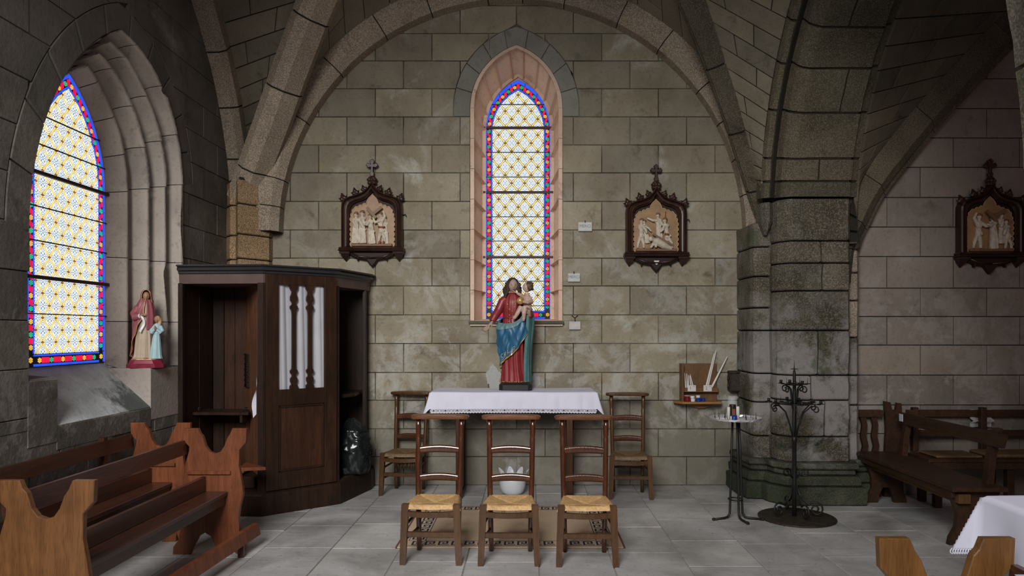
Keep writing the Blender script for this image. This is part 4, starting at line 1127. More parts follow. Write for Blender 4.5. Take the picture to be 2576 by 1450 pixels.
# near pier and the arch that frames the chapel on the right
p2 = struct('pillar', None, None, 'near granite pier at the right edge with a mossy arch')
np_ = [(2.27, 2.75), (2.32, 2.68), (3.0, 2.68), (3.0, 3.25), (2.32, 3.25), (2.27, 3.18)]
for i in range(5): vblock(p2, dens(np_, .15), i*.4, (i+1)*.4, 'granite_moss', 0.006, 0.01, rough=0.006)
for i in range(2): vblock(p2, dens(np_, .15), 2.0+i*.2, 2.2+i*.2, 'granite_moss', 0.006, 0.01, rough=0.006)
arcpts = lambda s: Vector((2.27-5.2+5.2*cos(s), 2.97, 2.1+5.2*sin(s)))
profN = [(-.29, 0), (.29, 0), (.29, .35), (-.29, .35)]
upN = lambda s, t: Vector((cos(s), 0, sin(s)))
for i in range(5):
    part(p2, 'voussoir', frame_sweep(arcpts, profN, .03+i*.09, .03+(i+1)*.09, 4, upN, .002, 0, .006), 'granite_moss')
# ================================================================== chairs, table, mat
GR_CH = 'rush seated kneeler chairs round the side altar'
def make_chair():
    t = thing('kneeler_chair', 'x', 'chair')
    def leg(sx):
        mb = MB(); rs = []
        for z, h in ((0, .0175), (.02, .019), (.34, .0225), (.392, .0225), (.396, .019)):
            x = sx*(.168+.016*(1-z/.39)); y = -.155-.006*(1-z/.39)
            rs.append([(x-h, y-h, z), (x+h, y-h, z), (x+h, y+h, z), (x-h, y+h, z)])
        return mb.rings(rs, True, True, True, False)
    for s in (-1, 1): part(t, 'leg', leg(s), 'chair')
    # the rear legs run up as the posts of the back; turned and flattened under the top rail
    def post(sx):
        path = [(0, .135, .152, .017, .019), (.10, .137, .156, .018, .019), (.36, .143, .160, .019, .0185), (.50, .146, .172, .0185, .017), (.70, .149, .192, .0185, .016),
                (.775, .150, .201, .0185, .016), (.785, .1505, .202, .0165, .0145), (.80, .151, .204, .0185, .016), (.86, .152, .212, .0195, .021), (.915, .153, .218, .0185, .019)]
        rs = [[(sx*x+a*cos(2*pi*k/12), y+b*sin(2*pi*k/12), z) for k in range(12)] for z, x, y, a, b in path]
        return MB().rings(rs)
    for s in (-1, 1): part(t, 'back_post', post(s), 'chair_red')
    for z, yy, w_ in ((.690, .190, .150), (.497, .171, .146)):
        def sl(a, b, z=z, yy=yy, w_=w_):
            x = -w_+2*w_*a; q = 1-(2*a-1)**2; th = 2*pi*b
            return Vector((x, yy+.006*q+.0105*cos(th), z+.010*q+(.023+.005*q)*sin(th)))
        part(t, 'slat', MB().grid(sl, 16, 10), 'chair_red')
    # broad top rail with rounded ends, a little hollowed
    n = 28; out = []
    for k in range(n):
        a = 2*pi*k/n; c, s_ = cos(a), sin(a)
        out.append((.207*abs(c)**.35*(1 if c > 0 else -1), .210+.052*abs(s_)**.62*(1 if s_ > 0 else -1)))
    rs = []
    for z, k in ((.905, .93), (.910, .985), (.922, 1.0), (.930, .99), (.934, .95)):
        rs.append([(x*k, .21+(y-.21)*k, z+.006*(1-(x/.207)**2)) for x, y in out])
    part(t, 'top_rail', MB().rings(rs, True, True, True, False), 'chair_top')
    # rush seat: four woven triangles that meet in the middle
    def seat(a, b):
        A, B = 2*a-1, 2*b-1
        xw = .197+(.155-.197)*(b); x = A*xw; y = -.172+.345*b
        m = max(abs(A), abs(B)); side = abs(A) > abs(B)
        st = (A*34 if not side else B*34)
        h = .366+.026*(m**0.9)+.0014*sin(st*pi)-.009*exp(-((abs(A)-abs(B))/.07)**2)*(0.3+.7*m)
        if m > .86: h -= ((m-.86)/.14)**2*.032
        return Vector((x, y+(.006*sin(A*3.1)**2 if B < -.8 else 0), h+.004*A*A))
    sm = MB().grid(seat, 64, 64)
    seat_o = part(t, 'seat', sm, 'rush')
    # rails and stretchers
    def rail(z0, z1, bow):
        mb = MB(); rs = []
        for i in range(9):
            a = i/8; x = -.152+.304*a; y = -.170-bow*(1-(2*a-1)**2); dz = -.006*(1-(2*a-1)**2)
            rs.append([(x, y-.011, z0+dz), (x, y+.011, z0+dz), (x, y+.011, z1+dz), (x, y-.011, z1+dz)])
        return mb.rings(rs, True, True, True, False)
    part(t, 'seat_rail', rail(.318, .352, .012), 'chair')
    part(t, 'seat_rail', MB().box(-.13, .13, .150, .168, .325, .356, .004), 'chair')
    for s in (-1, 1):
        part(t, 'seat_rail', MB().tube([(s*.168, -.14, .343), (s*.145, .15, .343)], .014, 6), 'chair')
        part(t, 'stretcher', MB().tube([(s*.176, -.14, .155), (s*.141, .145, .155)], .010, 6), 'chair')
        part(t, 'stretcher', MB().tube([(s*.172, -.14, .250), (s*.141, .145, .272)], .010, 6), 'chair')
    part(t, 'stretcher', MB().box(-.16, .16, -.168, -.146, .178, .214, .004), 'chair')
    part(t, 'stretcher', MB().tube([(-.13, .153, .235), (.13, .153, .235)], .010, 8), 'chair')
    # loose ends of straw under the seat
    mb = MB(); rng = random.Random(4)
    for k in range(9):
        x, y = rng.uniform(-.06, .06), rng.uniform(-.15, -.05); p = [(x, y, .352)]
        for q in range(3): p.append((p[-1][0]+rng.uniform(-.012, .012), p[-1][1]+rng.uniform(-.01, .01), p[-1][2]-rng.uniform(.006, .018)))
        mb.tube(p, .0008, 3)
    part(t, 'loose_straw', mb, 'straw_old', kind='stuff')
    return t, seat_o
chair0, seat0 = make_chair()
def chair_at(x, y, rz, label, first=False, old=False, tops=True):
    if first:
        chair0.location = (x, y, 0); chair0.rotation_euler = (0, 0, rz); chair0['label'] = label; chair0['group'] = GR_CH; return chair0
    c = dup(chair0, (x, y, 0), rz, label, GR_CH)
    if old:
        for ch in c.children:
            if ch.name.startswith('seat') and not ch.name.startswith('seat_rail'):
                ch.data = ch.data.copy(); ch.data.materials.clear(); ch.data.materials.append(MT['rush_old'])
            elif ch.name.startswith('top_rail') or ch.name.startswith('back_post') or ch.name.startswith('slat'):
                ch.data = ch.data.copy(); ch.data.materials.clear(); ch.data.materials.append(MT['chair_red' if 'slat' in ch.name else 'chair'])
    return c
chair_at(PX(1085.5, 4.63), 4.80, radians(-2.0), 'front row rush chair in front of the left leg of the altar table', True)
chair_at(PX(1281, 4.61), 4.78, radians(-0.6), 'middle rush chair of the front row, before the white flower pot')
chair_at(PX(1479, 4.59), 4.76, radians(-1.2), 'front row rush chair before the right leg of the altar table')
cl = chair_at(PX(1012, 6.58), 6.74, radians(-7), 'dark rush chair against the wall beside the confessional, straw hanging below its seat', old=True)
chair_at(PX(1590, 6.42), 6.60, radians(-3), 'dark rush chair against the wall, between altar table and candle shelf', old=True)
mb = MB(); rng = random.Random(9)
for k in range(46):
    x, y = rng.uniform(-.06, .13), rng.uniform(-.15, -.10); p = [(x, y, .345)]
    for q in range(3): p.append((p[-1][0]+rng.uniform(-.012, .012), p[-1][1]+rng.uniform(-.008, .004), p[-1][2]-rng.uniform(.02, .035)))
    mb.tube(p, .0022, 3)
part(cl, 'hanging_straw', mb, 'straw_old', 'torn straw hanging down', kind='stuff')

# ---------- altar table and cloth
TX0, TX1, TY0, TY1, TZ = -.885, .61, 6.44, 6.93, .972
tb = thing('altar_table', 'dark wooden table with square legs under the white lace cloth', 'table', ((TX0+TX1)/2, (TY0+TY1)/2, 0))
part(tb, 'table_top', MB().box(TX0, TX1, TY0, TY1, TZ-.035, TZ-.003, .004), 'oak_red', world=True)
for x in (-.665, .345):
    for y in (TY0+.045, TY1-.10):
        part(tb, 'leg', MB().box(x, x+.058, y, y+.058, 0, TZ-.034, .004), 'oak_red', world=True)
    part(tb, 'leg_panel', MB().box(x+.012, x+.046, TY0+.10, TY1-.105, .05, TZ-.034, .003), 'oak_red', world=True)
    part(tb, 'foot', MB().box(x-.004, x+.062, TY0+.02, TY1-.03, 0.0, .045, .006), 'oak_red', world=True)
part(tb, 'apron', MB().box(-.64, .37, TY0+.06, TY0+.085, TZ-.12, TZ-.034, .003), 'oak_red', world=True)
def cloth_wave(x, seed): return 0.006*sin(x*17+seed)+0.004*sin(x*41+seed*2)
def clothP(a, b):
    # a along x (with drops at the ends), b from back edge to the hem
    Lx = TX1-TX0; drop = .195; tot = Lx+2*drop; d = a*tot-drop
    dy = TY1-TY0; hem = .150; tb_ = b*(dy+hem)
    y = TY1-min(tb_, dy); over = max(0, tb_-dy)
    z = TZ+.001; x = TX0+min(max(d, 0), Lx); ox = max(0, -d, d-Lx); sg = -1 if d < 0 else 1
    if ox > 0 and over == 0: x = (TX0 if sg < 0 else TX1)+sg*(.008+ox*.30*(.4+.6*b)+cloth_wave(y*2, 3)); z = TZ-ox*.96
    elif over > 0 and ox == 0:
        y = TY0-.006-over*.06-abs(cloth_wave(x, 1))*min(1, over/.06)*(1.2 if x > .1 else .7); z = TZ-over*(1.0-.03*sin((x-TX0)*2.0))
    elif over > 0 and ox > 0:
        x = (TX0 if sg < 0 else TX1)+sg*(.008+ox*.32); y = TY0-.006-over*.10; z = TZ-max(over, ox)*1.0-min(over, ox)*.30
    z += .002*sin(x*9+y*14) if over == 0 and ox == 0 else 0
    return Vector((x, y, z))
cb = MB().grid(clothP, 150, 40)
cl_o = link('altar_cloth', mesh_of('altar_cloth', cb, 'linen')); tag(cl_o, 'white cloth with a lace hem spread over the altar table', 'tablecloth')
# lace hem: a strip of lozenges hanging below the front edge
mb = MB(); n = 56; hemZ = .150
def hemedge(x): return clothP((x-TX0+.195)/(TX1-TX0+.39), 0.9999)
for i in range(n):
    x0 = TX0+(TX1-TX0)*i/n; x1 = TX0+(TX1-TX0)*(i+1)/n; a, b = hemedge(x0), hemedge(x1); c = (a+b)/2; hh = .034
    a = a+Vector((0, -.001, 0)); b = b+Vector((0, -.001, 0)); c = c+Vector((0, -.001, 0))
    d = Vector((0, 0, -hh)); wv = .0036
    for p, q in ((a+d/2, c), (c, b+d/2), (b+d/2, c+d), (c+d, a+d/2)):
        e = (q-p).normalized().cross(Vector((0, 1, 0)))*wv
        mb.add([p+e, p-e, q-e, q+e], [(0, 1, 2, 3)])
    # scalloped lower edge, upper tape, small inner lozenge
    mb.add([a+d*.80, b+d*.80, b+d*1.03, c+d*1.22, a+d*1.03], [(0, 1, 2, 3, 4)])
    mb.add([a, b, b+d*.14, a+d*.14], [(0, 1, 2, 3)])
    k = .0058; m = c+d/2
    mb.add([m+Vector((-k, 0, 0)), m+Vector((0, 0, -k)), m+Vector((k, 0, 0)), m+Vector((0, 0, k))], [(0, 1, 2, 3)])
    for p in (a, b):
        m = p+d/2
        mb.add([m+Vector((-.0045, 0, .006)), m+Vector((.0045, 0, .006)), m+Vector((.0045, 0, -.006)), m+Vector((-.0045, 0, -.006))], [(0, 1, 2, 3)])
part(cl_o, 'lace_hem', mb, 'lace', 'open lace hem of lozenges', kind='stuff')
for b in (.36, .62):      # ironed creases along the front drop
    pass

# ---------- mat with a key border
RX0, RX1, RY0, RY1 = -.934, .676, 4.985, 6.19
rug = tag(link('floor_mat', mesh_of('floor_mat', MB().box(RX0, RX1, RY0, RY1, 0.0015, .0085, .002), 'matbeige')), 'beige floor mat with a blue key border under the front chairs', 'mat')
mb = MB(); zt = .0089
def strip(x0, y0, x1, y1):
    mb.box(min(x0, x1), max(x0, x1), min(y0, y1), max(y0, y1), .0082, zt)
def keyrun(ox, oy, ux, uy, vx, vy, L, n):
    # units along the run: a meander in a band of height 1
    p = L/n; h = .088; w_ = .0135
    def seg(a0, b0, a1, b1):
        xa, ya = ox+ux*a0+vx*b0, oy+uy*a0+vy*b0; xb, yb = ox+ux*a1+vx*b1, oy+uy*a1+vy*b1
        strip(xa, ya, xb, yb)
    for i in range(n):
        a = i*p; q = p
        seg(a, 0, a+q*.86, w_)
        seg(a, 0, a+w_, h)
        seg(a, h-w_, a+q*.74, h)
        seg(a+q*.74-w_, h*.36, a+q*.74, h)
        seg(a+q*.30, h*.36, a+q*.74, h*.36+w_)
        seg(a+q*.30, h*.36, a+q*.30+w_, h*.66)
        if i < n-1: seg(a+q*.86-w_, 0, a+q*.86, h) if False else None
    for b in (-.020, h+.012): seg(-.03, b, L+.03, b+.006)
IN = .055
keyrun(RX0+.10, RY0+IN, 1, 0, 0, 1, RX1-RX0-.20, 15)
keyrun(RX0+.10, RY1-IN, 1, 0, 0, -1, RX1-RX0-.20, 15)
keyrun(RX0+IN+.03, RY0+.19, 0, 1, 1, 0, RY1-RY0-.38, 8)
keyrun(RX1-IN-.03, RY0+.19, 0, 1, -1, 0, RY1-RY0-.38, 8)
part(rug, 'key_border', mb, 'matblue', 'dark blue key pattern', kind='stuff')
for a_, b_ in ((RX1-.012, RX1+.002), (RX0-.002, RX0+.012)): part(rug, 'edge_binding', MB().box(a_, b_, RY0, RY1, .0012, .0092), 'matedge')

# ---------- white flower pot with cellophane
fp = thing('flower_pot', 'white petal-rimmed flower pot holding clear cellophane, on the floor under the altar table', 'flower pot', (PX(1289.5, 6.66), 6.66, 0))
pr_ = [(.06, .0), (.085, .006), (.105, .03), (.120, .075), (.1255, .13), (.126, .165), (.121, .166), (.118, .12), (.09, .04)]
part(fp, 'bowl', MB().lathe(pr_, 32), 'white')
mb = MB()
for k in range(8):
    a0 = 2*pi*k/8+.2
    def pet(u, v, a0=a0):
        a = a0+(u-.5)*.80*(1-.25*v); hgt = v*(1-abs(2*u-1)**1.6*.8); r = .122+.034*hgt*hgt+.004*(1-(2*u-1)**2)
        return Vector((r*cos(a), r*sin(a), .160+.072*hgt))
    mb.grid(pet, 8, 6)
part(fp, 'petal_rim', mb, 'white')
cp_ = tag(link('cellophane', None), 'clear crumpled cellophane standing in the white flower pot', 'wrapping')
mb = MB(); rng = random.Random(3)
rs = []
for i in range(8):
    z = .06+i*.037; r0 = .05+.03*min(1, i/3)-(.02 if i > 5 else 0)*1+(.018 if i == 7 else 0)
    rs.append([Vector((r0*(1+rng.uniform(-.22, .22))*cos(2*pi*k/18), r0*(1+rng.uniform(-.22, .22))*sin(2*pi*k/18), z+(rng.uniform(-.02, .02) if i else 0))) for k in range(18)])
mb.rings(rs, True, True, False, False)
bpy.data.objects.remove(cp_)
cp_ = tag(link('cellophane', mesh_of('cellophane', mb, 'clear')), 'clear crumpled cellophane standing in the white flower pot', 'wrapping')
cp_.location = (PX(1291, 6.66), 6.66, 0.0)

# ================================================================== pews on the left
PROF_END = [(0, .86), (-.004, .765), (-.05, .712), (-.052, .60), (-.034, .50), (-.022, .42), (-.044, .33), (-.055, .25), (-.05, .16), (-.012, .07), (-.004, .035), (-.022, .004), (-.05, 0), (-.085, .015),
            (-.098, .06), (-.105, .0), (-.205, 0), (-.215, .06), (-.245, .125), (-.284, .147), (-.325, .125), (-.36, .06), (-.385, 0), (-.505, 0), (-.50, .05), (-.465, .10), (-.445, .20), (-.432, .30), (-.425, .42),
            (-.43, .52), (-.424, .60), (-.395, .70), (-.392, .735), (-.43, .775), (-.434, .86), (-.332, .86), (-.318, .825), (-.300, .805), (-.278, .735), (-.25, .70), (-.215, .688), (-.18, .70), (-.155, .735), (-.135, .79), (-.115, .82), (-.098, .86)]
def pew(name, label, xr, y0, y1, rails=True, mat='pew', near=True, far=True, ysup=(), th=.034, kneel=None, flip=1, group='pews with scooped end panels'):
    # xr: the front edge (the sitter faces +x when flip = 1); the pew runs along y
    t = thing(name, label, 'pew', (xr-.22*flip, (y0+y1)/2, 0), 0, group)
    for y, on in ((y0, near), (y1, far)):
        if not on: continue
        yy = (y, y+th) if y == y0 else (y-th, y)
        mp_ = lambda a, b, d, yy=yy: Vector((xr+a*flip, yy[0]+(yy[1]-yy[0])*d, b))
        rs = [[mp_(a, b, 0) for a, b in inset(PROF_END, .003)], [mp_(a, b, .1) for a, b in PROF_END], [mp_(a, b, .9) for a, b in PROF_END], [mp_(a, b, 1) for a, b in inset(PROF_END, .003)]]
        em = 'pew_mid' if (mat == 'pew' and y == y0) else mat
        e = part(t, 'end_panel', MB().rings(rs, True, True, True, False), em, world=True)
        cx = [xr-.40*flip, xr-.105*flip]; yc = (y1-th-.018, y1-th) if y == y1 else (y0+th, y0+th+.018)
        c = part(e, 'cleat', MB().box(min(cx), max(cx), yc[0], yc[1], .548, .572, .003), mat); 
        Mi = root_matrix(e).inverted(); c.data.transform(Mi)
    def xb(a, b): return (min(xr-a*flip, xr-b*flip), max(xr-a*flip, xr-b*flip))
    ya, yb = y0+th-.002, y1-th+.002
    x = xb(.425, .400); 
    mb = MB(); dx_ = .012*flip
    mb.rings([[(xr-.430*flip, y, .685), (xr-.405*flip, y, .685), (xr-.418*flip, y, .778), (xr-.440*flip, y, .778)] for y in (ya-.001, yb+.001)], True, True, True, False)
    part(t, 'back_rail', mb, 'plank', world=True)
    x = xb(.300, .276); part(t, 'low_back_board', MB().box(*x, ya, yb, .432, .535, .003), 'plank', world=True)
    x = xb(.424, .128); part(t, 'seat', MB().box(*x, ya, yb, .402, .432, .005), 'plank', world=True)
    x = xb(.165, .140); part(t, 'seat_apron', MB().box(*x, ya, yb, .345, .404, .003), 'plank_dark', world=True)
    for ys in ysup:
        q = xb(.470, .430)
        part(t, 'back_support', MB().rings([[(q[0]+.02*(1-k), ys, z), (q[1]+.01*(1-k), ys, z), (q[1]+.01*(1-k), ys+.045, z), (q[0]+.02*(1-k), ys+.045, z)] for z, k in ((.40, 0), (.60, .6), (.78, 1), (.80, .9))], True, True, True, False), 'plank', world=True)
    return t
pewA = pew('pew', 'front reddish pew on the left with both scooped ends in view', PX(625, 4.885), 3.15, 4.885)
pewB = pew('pew', 'second reddish pew on the left, pushed against the window wall', PX(484, 5.18), 2.55, 5.18, ysup=(4.82,))
# kneeling board that runs along the floor in front of the first pew
k = thing('kneeling_board', 'long low kneeling board on the floor before the front left pew', 'kneeler', (PX(600, 4.6), 4.2, 0))
def kb(y): return PX(625, 4.885)-.012+(y-5.02)*.045
mb = MB().rings([[(kb(y)-.012+.02, y, .085), (kb(y)+.018+.02, y, .085), (kb(y)-.012+.032, y, .165), (kb(y)-.036+.02, y, .165)] for y in (3.2, 5.04)], True, True, True, False)
part(k, 'board', mb, 'pew', world=True)
for y in (3.5, 4.78): part(k, 'foot', MB().box(kb(y)-.01, kb(y)+.03, y, y+.03, 0, .09, .003), 'plank_dark', world=True)
pewC = pew('pew', 'near pew at the lower right whose scooped end rises before the white covered table', PX(2200, 2.30), .75, 2.30, mat='pew_light', flip=-1)
pp_ = tag(link('paper_sheet', mesh_of('paper_sheet', MB().box(1.475, 1.62, 2.02, 2.16, .7805, .7825), 'paper')), 'sheet of white paper lying on the back rail of the near right pew', 'paper')
# a nearer pew cut by the left edge: its dark kneeling board only
# ================================================================== the confessional in the corner
cA, cB, cC, cD = Vector((-2.195, 5.88)), Vector((-1.70, 6.30)), Vector((-1.56, 6.86)), Vector((-2.915, 5.93))
cf = thing('confessional', 'tall dark oak confessional with open side bays and curtained door, in the left corner', 'confessional', (-2.35, 6.4, 0))
def wpart(name, mb, mat, label=None, parent=None, kind=None): return part(parent or cf, name, mb, mat, label, True, kind)
CZ = 2.075
outer = [cD, cA, cB, cC, Vector((-1.56, 7.02)), Vector((-2.915, 7.02))]
def offp(k, back=0):      # outline pushed outwards along the three front faces only
    o = []
    for p, d in zip(outer, ((-.0, -1), (.12, -1), (.95, -.45), (1, 0), (1, 0), (0, 0))):
        o.append((max(-2.925, p.x+d[0]*k), min(7.03, p.y+d[1]*k)))
    return o
def slab(k0, z0, k1, z1):
    a, b = offp(k0), offp(k1)
    return [[Vector((x, y, z0)) for x, y in a], [Vector((x, y, z1)) for x, y in b]]
def stack(lv):
    mb = MB(); return mb.rings([[Vector((x, y, z)) for x, y in offp(k)] for z, k in lv], True, True, True, False)
wpart('plinth', stack([(0, .045), (.165, .04), (.18, .035), (.195, .015), (.20, 0)]), 'oak_dark')
wpart('cornice', stack([(CZ-.075, .005), (CZ-.07, .012), (CZ-.055, .015), (CZ-.045, .035), (CZ-.03, .04), (CZ-.02, .030), (CZ-.012, .05), (CZ, .052)]), 'cornice', 'dark painted cornice')
wpart('roof_frieze', stack([(CZ-.155, -.005), (CZ-.074, 0)]), 'frieze')
zt = CZ-.15
def wallslab(p, q, z0, z1, th, mat, name, label=None, b=.004, parent=None):
    d = (q-p); L = d.length; ux = d/L; nx = Vector((ux.y, -ux.x))
    M = Matrix(((ux.x, nx.x, 0, p.x), (ux.y, nx.y, 0, p.y), (0, 0, 1, 0), (0, 0, 0, 1)))
    return wpart(name, MB().box(0, L, -th, 0, z0, z1, b, M), mat, label, parent)
def faceM(p, q):
    d = (q-p); L = d.length; ux = d/L; nx = Vector((ux.y, -ux.x))
    return Matrix(((ux.x, nx.x, 0, p.x), (ux.y, nx.y, 0, p.y), (0, 0, 1, 0), (0, 0, 0, 1))), L
# posts at the corners
for p, s_ in ((cA, .045), (cB, .045)):
    wpart('corner_post', MB().prism([(p.x-s_, p.y-.002), (p.x, p.y-.006), (p.x+.02, p.y+.012), (p.x-.01, p.y+s_), (p.x-s_, p.y+s_)], lambda a, b, d: Vector((a, b, d)), .19, zt), 'oak_dark')
wpart('corner_post', MB().box(-2.925, -2.885, 5.93, 5.975, .19, zt, .004), 'oak_dark')
wpart('corner_post', MB().box(-1.60, -1.562, 6.84, 6.885, .19, zt, .004), 'oak_dark')
# plank lining of the left bay along the wall
ys = [5.98, 6.26, 6.52]
for i in range(2): wpart('plank', MB().box(-2.922, -2.90+.004*(i % 2), ys[i]+.002, ys[i+1]-.002, .19, zt, .003), ['oak_dark', 'oak_dark', 'oak_red', 'oak_dark'][i])
# the partitions towards the corner
inA, inB = Vector((-2.62, 6.56)), Vector((-2.34, 6.98))
M, L = faceM(inA, cA)
wpart('partition', MB().box(0, L-.03, -.028, 0, .19, zt, .003, M), 'oak_lit', 'partition coloured lighter for the window light on it')
M2, L2 = faceM(cB, inB)
wpart('partition', MB().box(.03, L2, -.028, 0, .19, zt, .003, M2), 'oak_dark')
for i_, (a_, b_) in enumerate(((-2.90, -2.80), (-2.797, -2.70), (-2.697, -2.60))): wpart('back_board', MB().box(a_, b_, 6.535+.004*(i_ % 2), 6.56, .19, zt, .003), 'oak_dark' if i_ == 0 else 'oak_red')
wpart('back_panel', MB().box(-2.50, -1.58, 6.985, 7.01, .19, zt, .003), 'oak_dark')
# lattice opening in the left partition
gl = wpart('grille', MB().box(L*.10, L*.30, .001, .012, 1.02, 1.32, .002, M), 'black')
mb = MB()
for k in range(-4, 9):
    for sg in (1, -1):
        x0, z0 = L*.10, 1.02+k*.05; p = []
        for s_ in (0, 1):
            x = x0+s_*L*.20; z = z0+(s_*L*.20 if sg > 0 else L*.20-s_*L*.20); p.append((x, max(1.02, min(1.32, z))))
        if abs(p[0][1]-p[1][1]) > .01: mb.tube([M @ Vector((p[0][0], .014, p[0][1])), M @ Vector((p[1][0], .014, p[1][1]))], .004, 4)
lt = wpart('lattice', mb, 'oak_dark')
# arm shelf and brackets in the left bay, kneeling step
sh = [(-2.90, 6.14), (-2.42, 6.14), (-2.44, 6.22), (-2.52, 6.40), (-2.90, 6.44)]
wpart('arm_shelf', MB().prism(sh, lambda a, b, d: Vector((a, b, d)), .80, .825, .004), 'oak', 'grey worn arm shelf')
for x in (-2.86, -2.47): wpart('shelf_hook', MB().tube([(x, 6.16, .825), (x, 6.16, .86), (x+.03, 6.18, .862)], .004, 6), 'iron')
wpart('shelf_bracket', MB().box(-2.50, -2.475, 6.15, 6.3, .73, .80, .003), 'oak_dark')
wpart('kneeling_step', MB().box(-2.88, -2.30, 5.97, 6.25, .20, .30, .008), 'oak_dark')
cu = MB().box(-2.86, -2.42, 6.02, 6.24, .302, .35, .02)
tag(link('kneeling_cushion', mesh_of('kneeling_cushion', cu, 'rush_old')), 'flat worn cushion on the kneeling step of the confessional', 'cushion')
# small red-brown plank end that sticks out beside the door
wpart('kneeler_board', MB().prism([(-2.30, 5.72), (-2.30, 5.80), (-2.07, 5.60), (-2.25, 5.56)], lambda a, b, d: Vector((a, b, d)), .43, .455, .003), 'pew') 
# ---- the door between A and B
M, L = faceM(cA+Vector((.015, .004)), cB+Vector((-.004, -.012)))
door = wpart('door', MB().box(0, .105, 0, .026, .20, zt+.075, .003, M), 'oak')
def dpart(name, mb, mat, label=None):
    o = part(door, name, mb, mat, label, True); return o
dpart('door_stile', MB().box(L-.115, L-.004, 0, .026, .20, zt+.075, .003, M), 'oak')
dpart('door_rail', MB().box(.105, L-.115, 0, .0255, 1.915, zt+.075, .003, M), 'oak')
dpart('door_rail', MB().box(.105, L-.115, 0, .0255, .90, 1.035, .003, M), 'oak')
dpart('door_rail', MB().box(.105, L-.115, 0, .0255, .20, .345, .003, M), 'oak')
x0, x1 = .105, L-.115
dpart('door_panel', MB().box(x0, x1, -.004, .012, .34, .905, .003, M), 'oak_red')
mb = MB()
for (a, b, c, d) in ((x0, x0+.02, .345, .90), (x1-.02, x1, .345, .90), (x0, x1, .345, .365), (x0, x1, .88, .90)): mb.box(a, b, .008, .021, c, d, .004, M)
dpart('panel_moulding', mb, 'oak')
# sawn balusters
for cx in (x0+(x1-x0)*.325, x0+(x1-x0)*.675):
    half = [(1.035, .034), (1.06, .034), (1.075, .020), (1.10, .030), (1.125, .030), (1.14, .016), (1.155, .016), (1.17, .030), (1.19, .032), (1.205, .018), (1.24, .016), (1.66, .016), (1.70, .020), (1.715, .032), (1.735, .032),
            (1.75, .016), (1.765, .016), (1.785, .030), (1.815, .030), (1.84, .020), (1.86, .018), (1.885, .034), (1.915, .036)]
    rs = []
    for z, h in half: rs.append([M @ Vector((cx-h, .004, z)), M @ Vector((cx+h, .004, z)), M @ Vector((cx+h, .024, z)), M @ Vector((cx-h, .024, z))])
    dpart('baluster', MB().rings(rs, True, True, True, False), 'oak')
def curt(a, b):
    x = x0-.01+(x1-x0+.02)*a; z = 1.025+.90*b
    return M @ Vector((x, -.018+.012*sin(a*15+b*.6)+.006*abs(sin(a*26+1.2*b)), z))
ct = link('door_curtain', None)
bpy.data.objects.remove(ct)
mb = MB().grid(curt, 90, 10)
ct = tag(link('door_curtain', mesh_of('door_curtain', mb, 'curtain')), 'pale pleated curtain behind the balusters of the confessional door', 'curtain')
mb = MB().grid(lambda a, b: Vector((cA.x-.050-.016*sin(b*6)*a-.02*(1-b)*a, cA.y-.014-.018*a, .84+.32*b-(.03*a if b == 0 else 0))), 6, 14)
tag(link('side_curtain', mesh_of('side_curtain', mb, 'linen')), 'narrow strip of white curtain hanging out beside the confessional door', 'curtain')
# right bay: seat board, and the bin bag
wpart('seat_board', MB().prism([(-1.66, 6.40), (-1.60, 6.55), (-1.62, 6.98), (-2.2, 6.98)], lambda a, b, d: Vector((a, b, d)), .925, .95, .004), 'oak_dark')
# black bin bag: crumpled
mb = MB(); rs = []
for i in range(40):
    t = i/39; z = .001+.50*t
    r = .185*(1-abs(2*t-.70)**2.6*.30) if t < .78 else .165*(1-(t-.78)/.22*.80)
    row = []
    for k in range(72):
        a = 2*pi*k/72; p = Vector((cos(a), sin(a), t*3))
        d = 1+.16*mnoise.noise(p*1.9)+.16*abs(mnoise.noise(p*3.6+Vector((3, 1, 0))))+.05*abs(mnoise.noise(p*8))-.05
        row.append(Vector((r*d*cos(a)*.95, r*d*sin(a)*.72, max(0, z+.02*mnoise.noise(p*4)*(1 if i > 0 else 0)))))
    rs.append(row)
mb.rings(rs)
bg = tag(link('bin_bag', mesh_of('bin_bag', mb, 'bag')), 'bulging black plastic bin bag in the right bay of the confessional', 'bag')
bg.location = (-1.66, 6.66, .201)
# ================================================================== figures
def fuse(mb, voxel, smooth=3):
    me = bpy.data.meshes.new('t'); me.from_pydata([tuple(v) for v in mb.v], [], mb.f)
    bm = bmesh.new(); bm.from_mesh(me); bmesh.ops.recalc_face_normals(bm, faces=bm.faces); bm.to_mesh(me); bm.free()
    o = bpy.data.objects.new('t', me); COL.objects.link(o)
    r = o.modifiers.new('r', 'REMESH'); r.mode = 'VOXEL'; r.voxel_size = voxel
    if smooth:
        s_ = o.modifiers.new('s', 'SMOOTH'); s_.factor = 0.5; s_.iterations = smooth
    bpy.context.view_layer.update()
    ev = bpy.data.meshes.new_from_object(o.evaluated_get(bpy.context.evaluated_depsgraph_get()))
    out = MB(); out.add([v.co.copy() for v in ev.vertices], [tuple(p.vertices) for p in ev.polygons], True)
    bpy.data.objects.remove(o); bpy.data.meshes.remove(me); bpy.data.meshes.remove(ev)
    return out
def TR_(loc, yaw=0, pitch=0, roll=0):
    return Matrix.Translation(Vector(loc)) @ Matrix.Rotation(yaw, 4, 'Z') @ Matrix.Rotation(pitch, 4, 'X') @ Matrix.Rotation(roll, 4, 'Y')
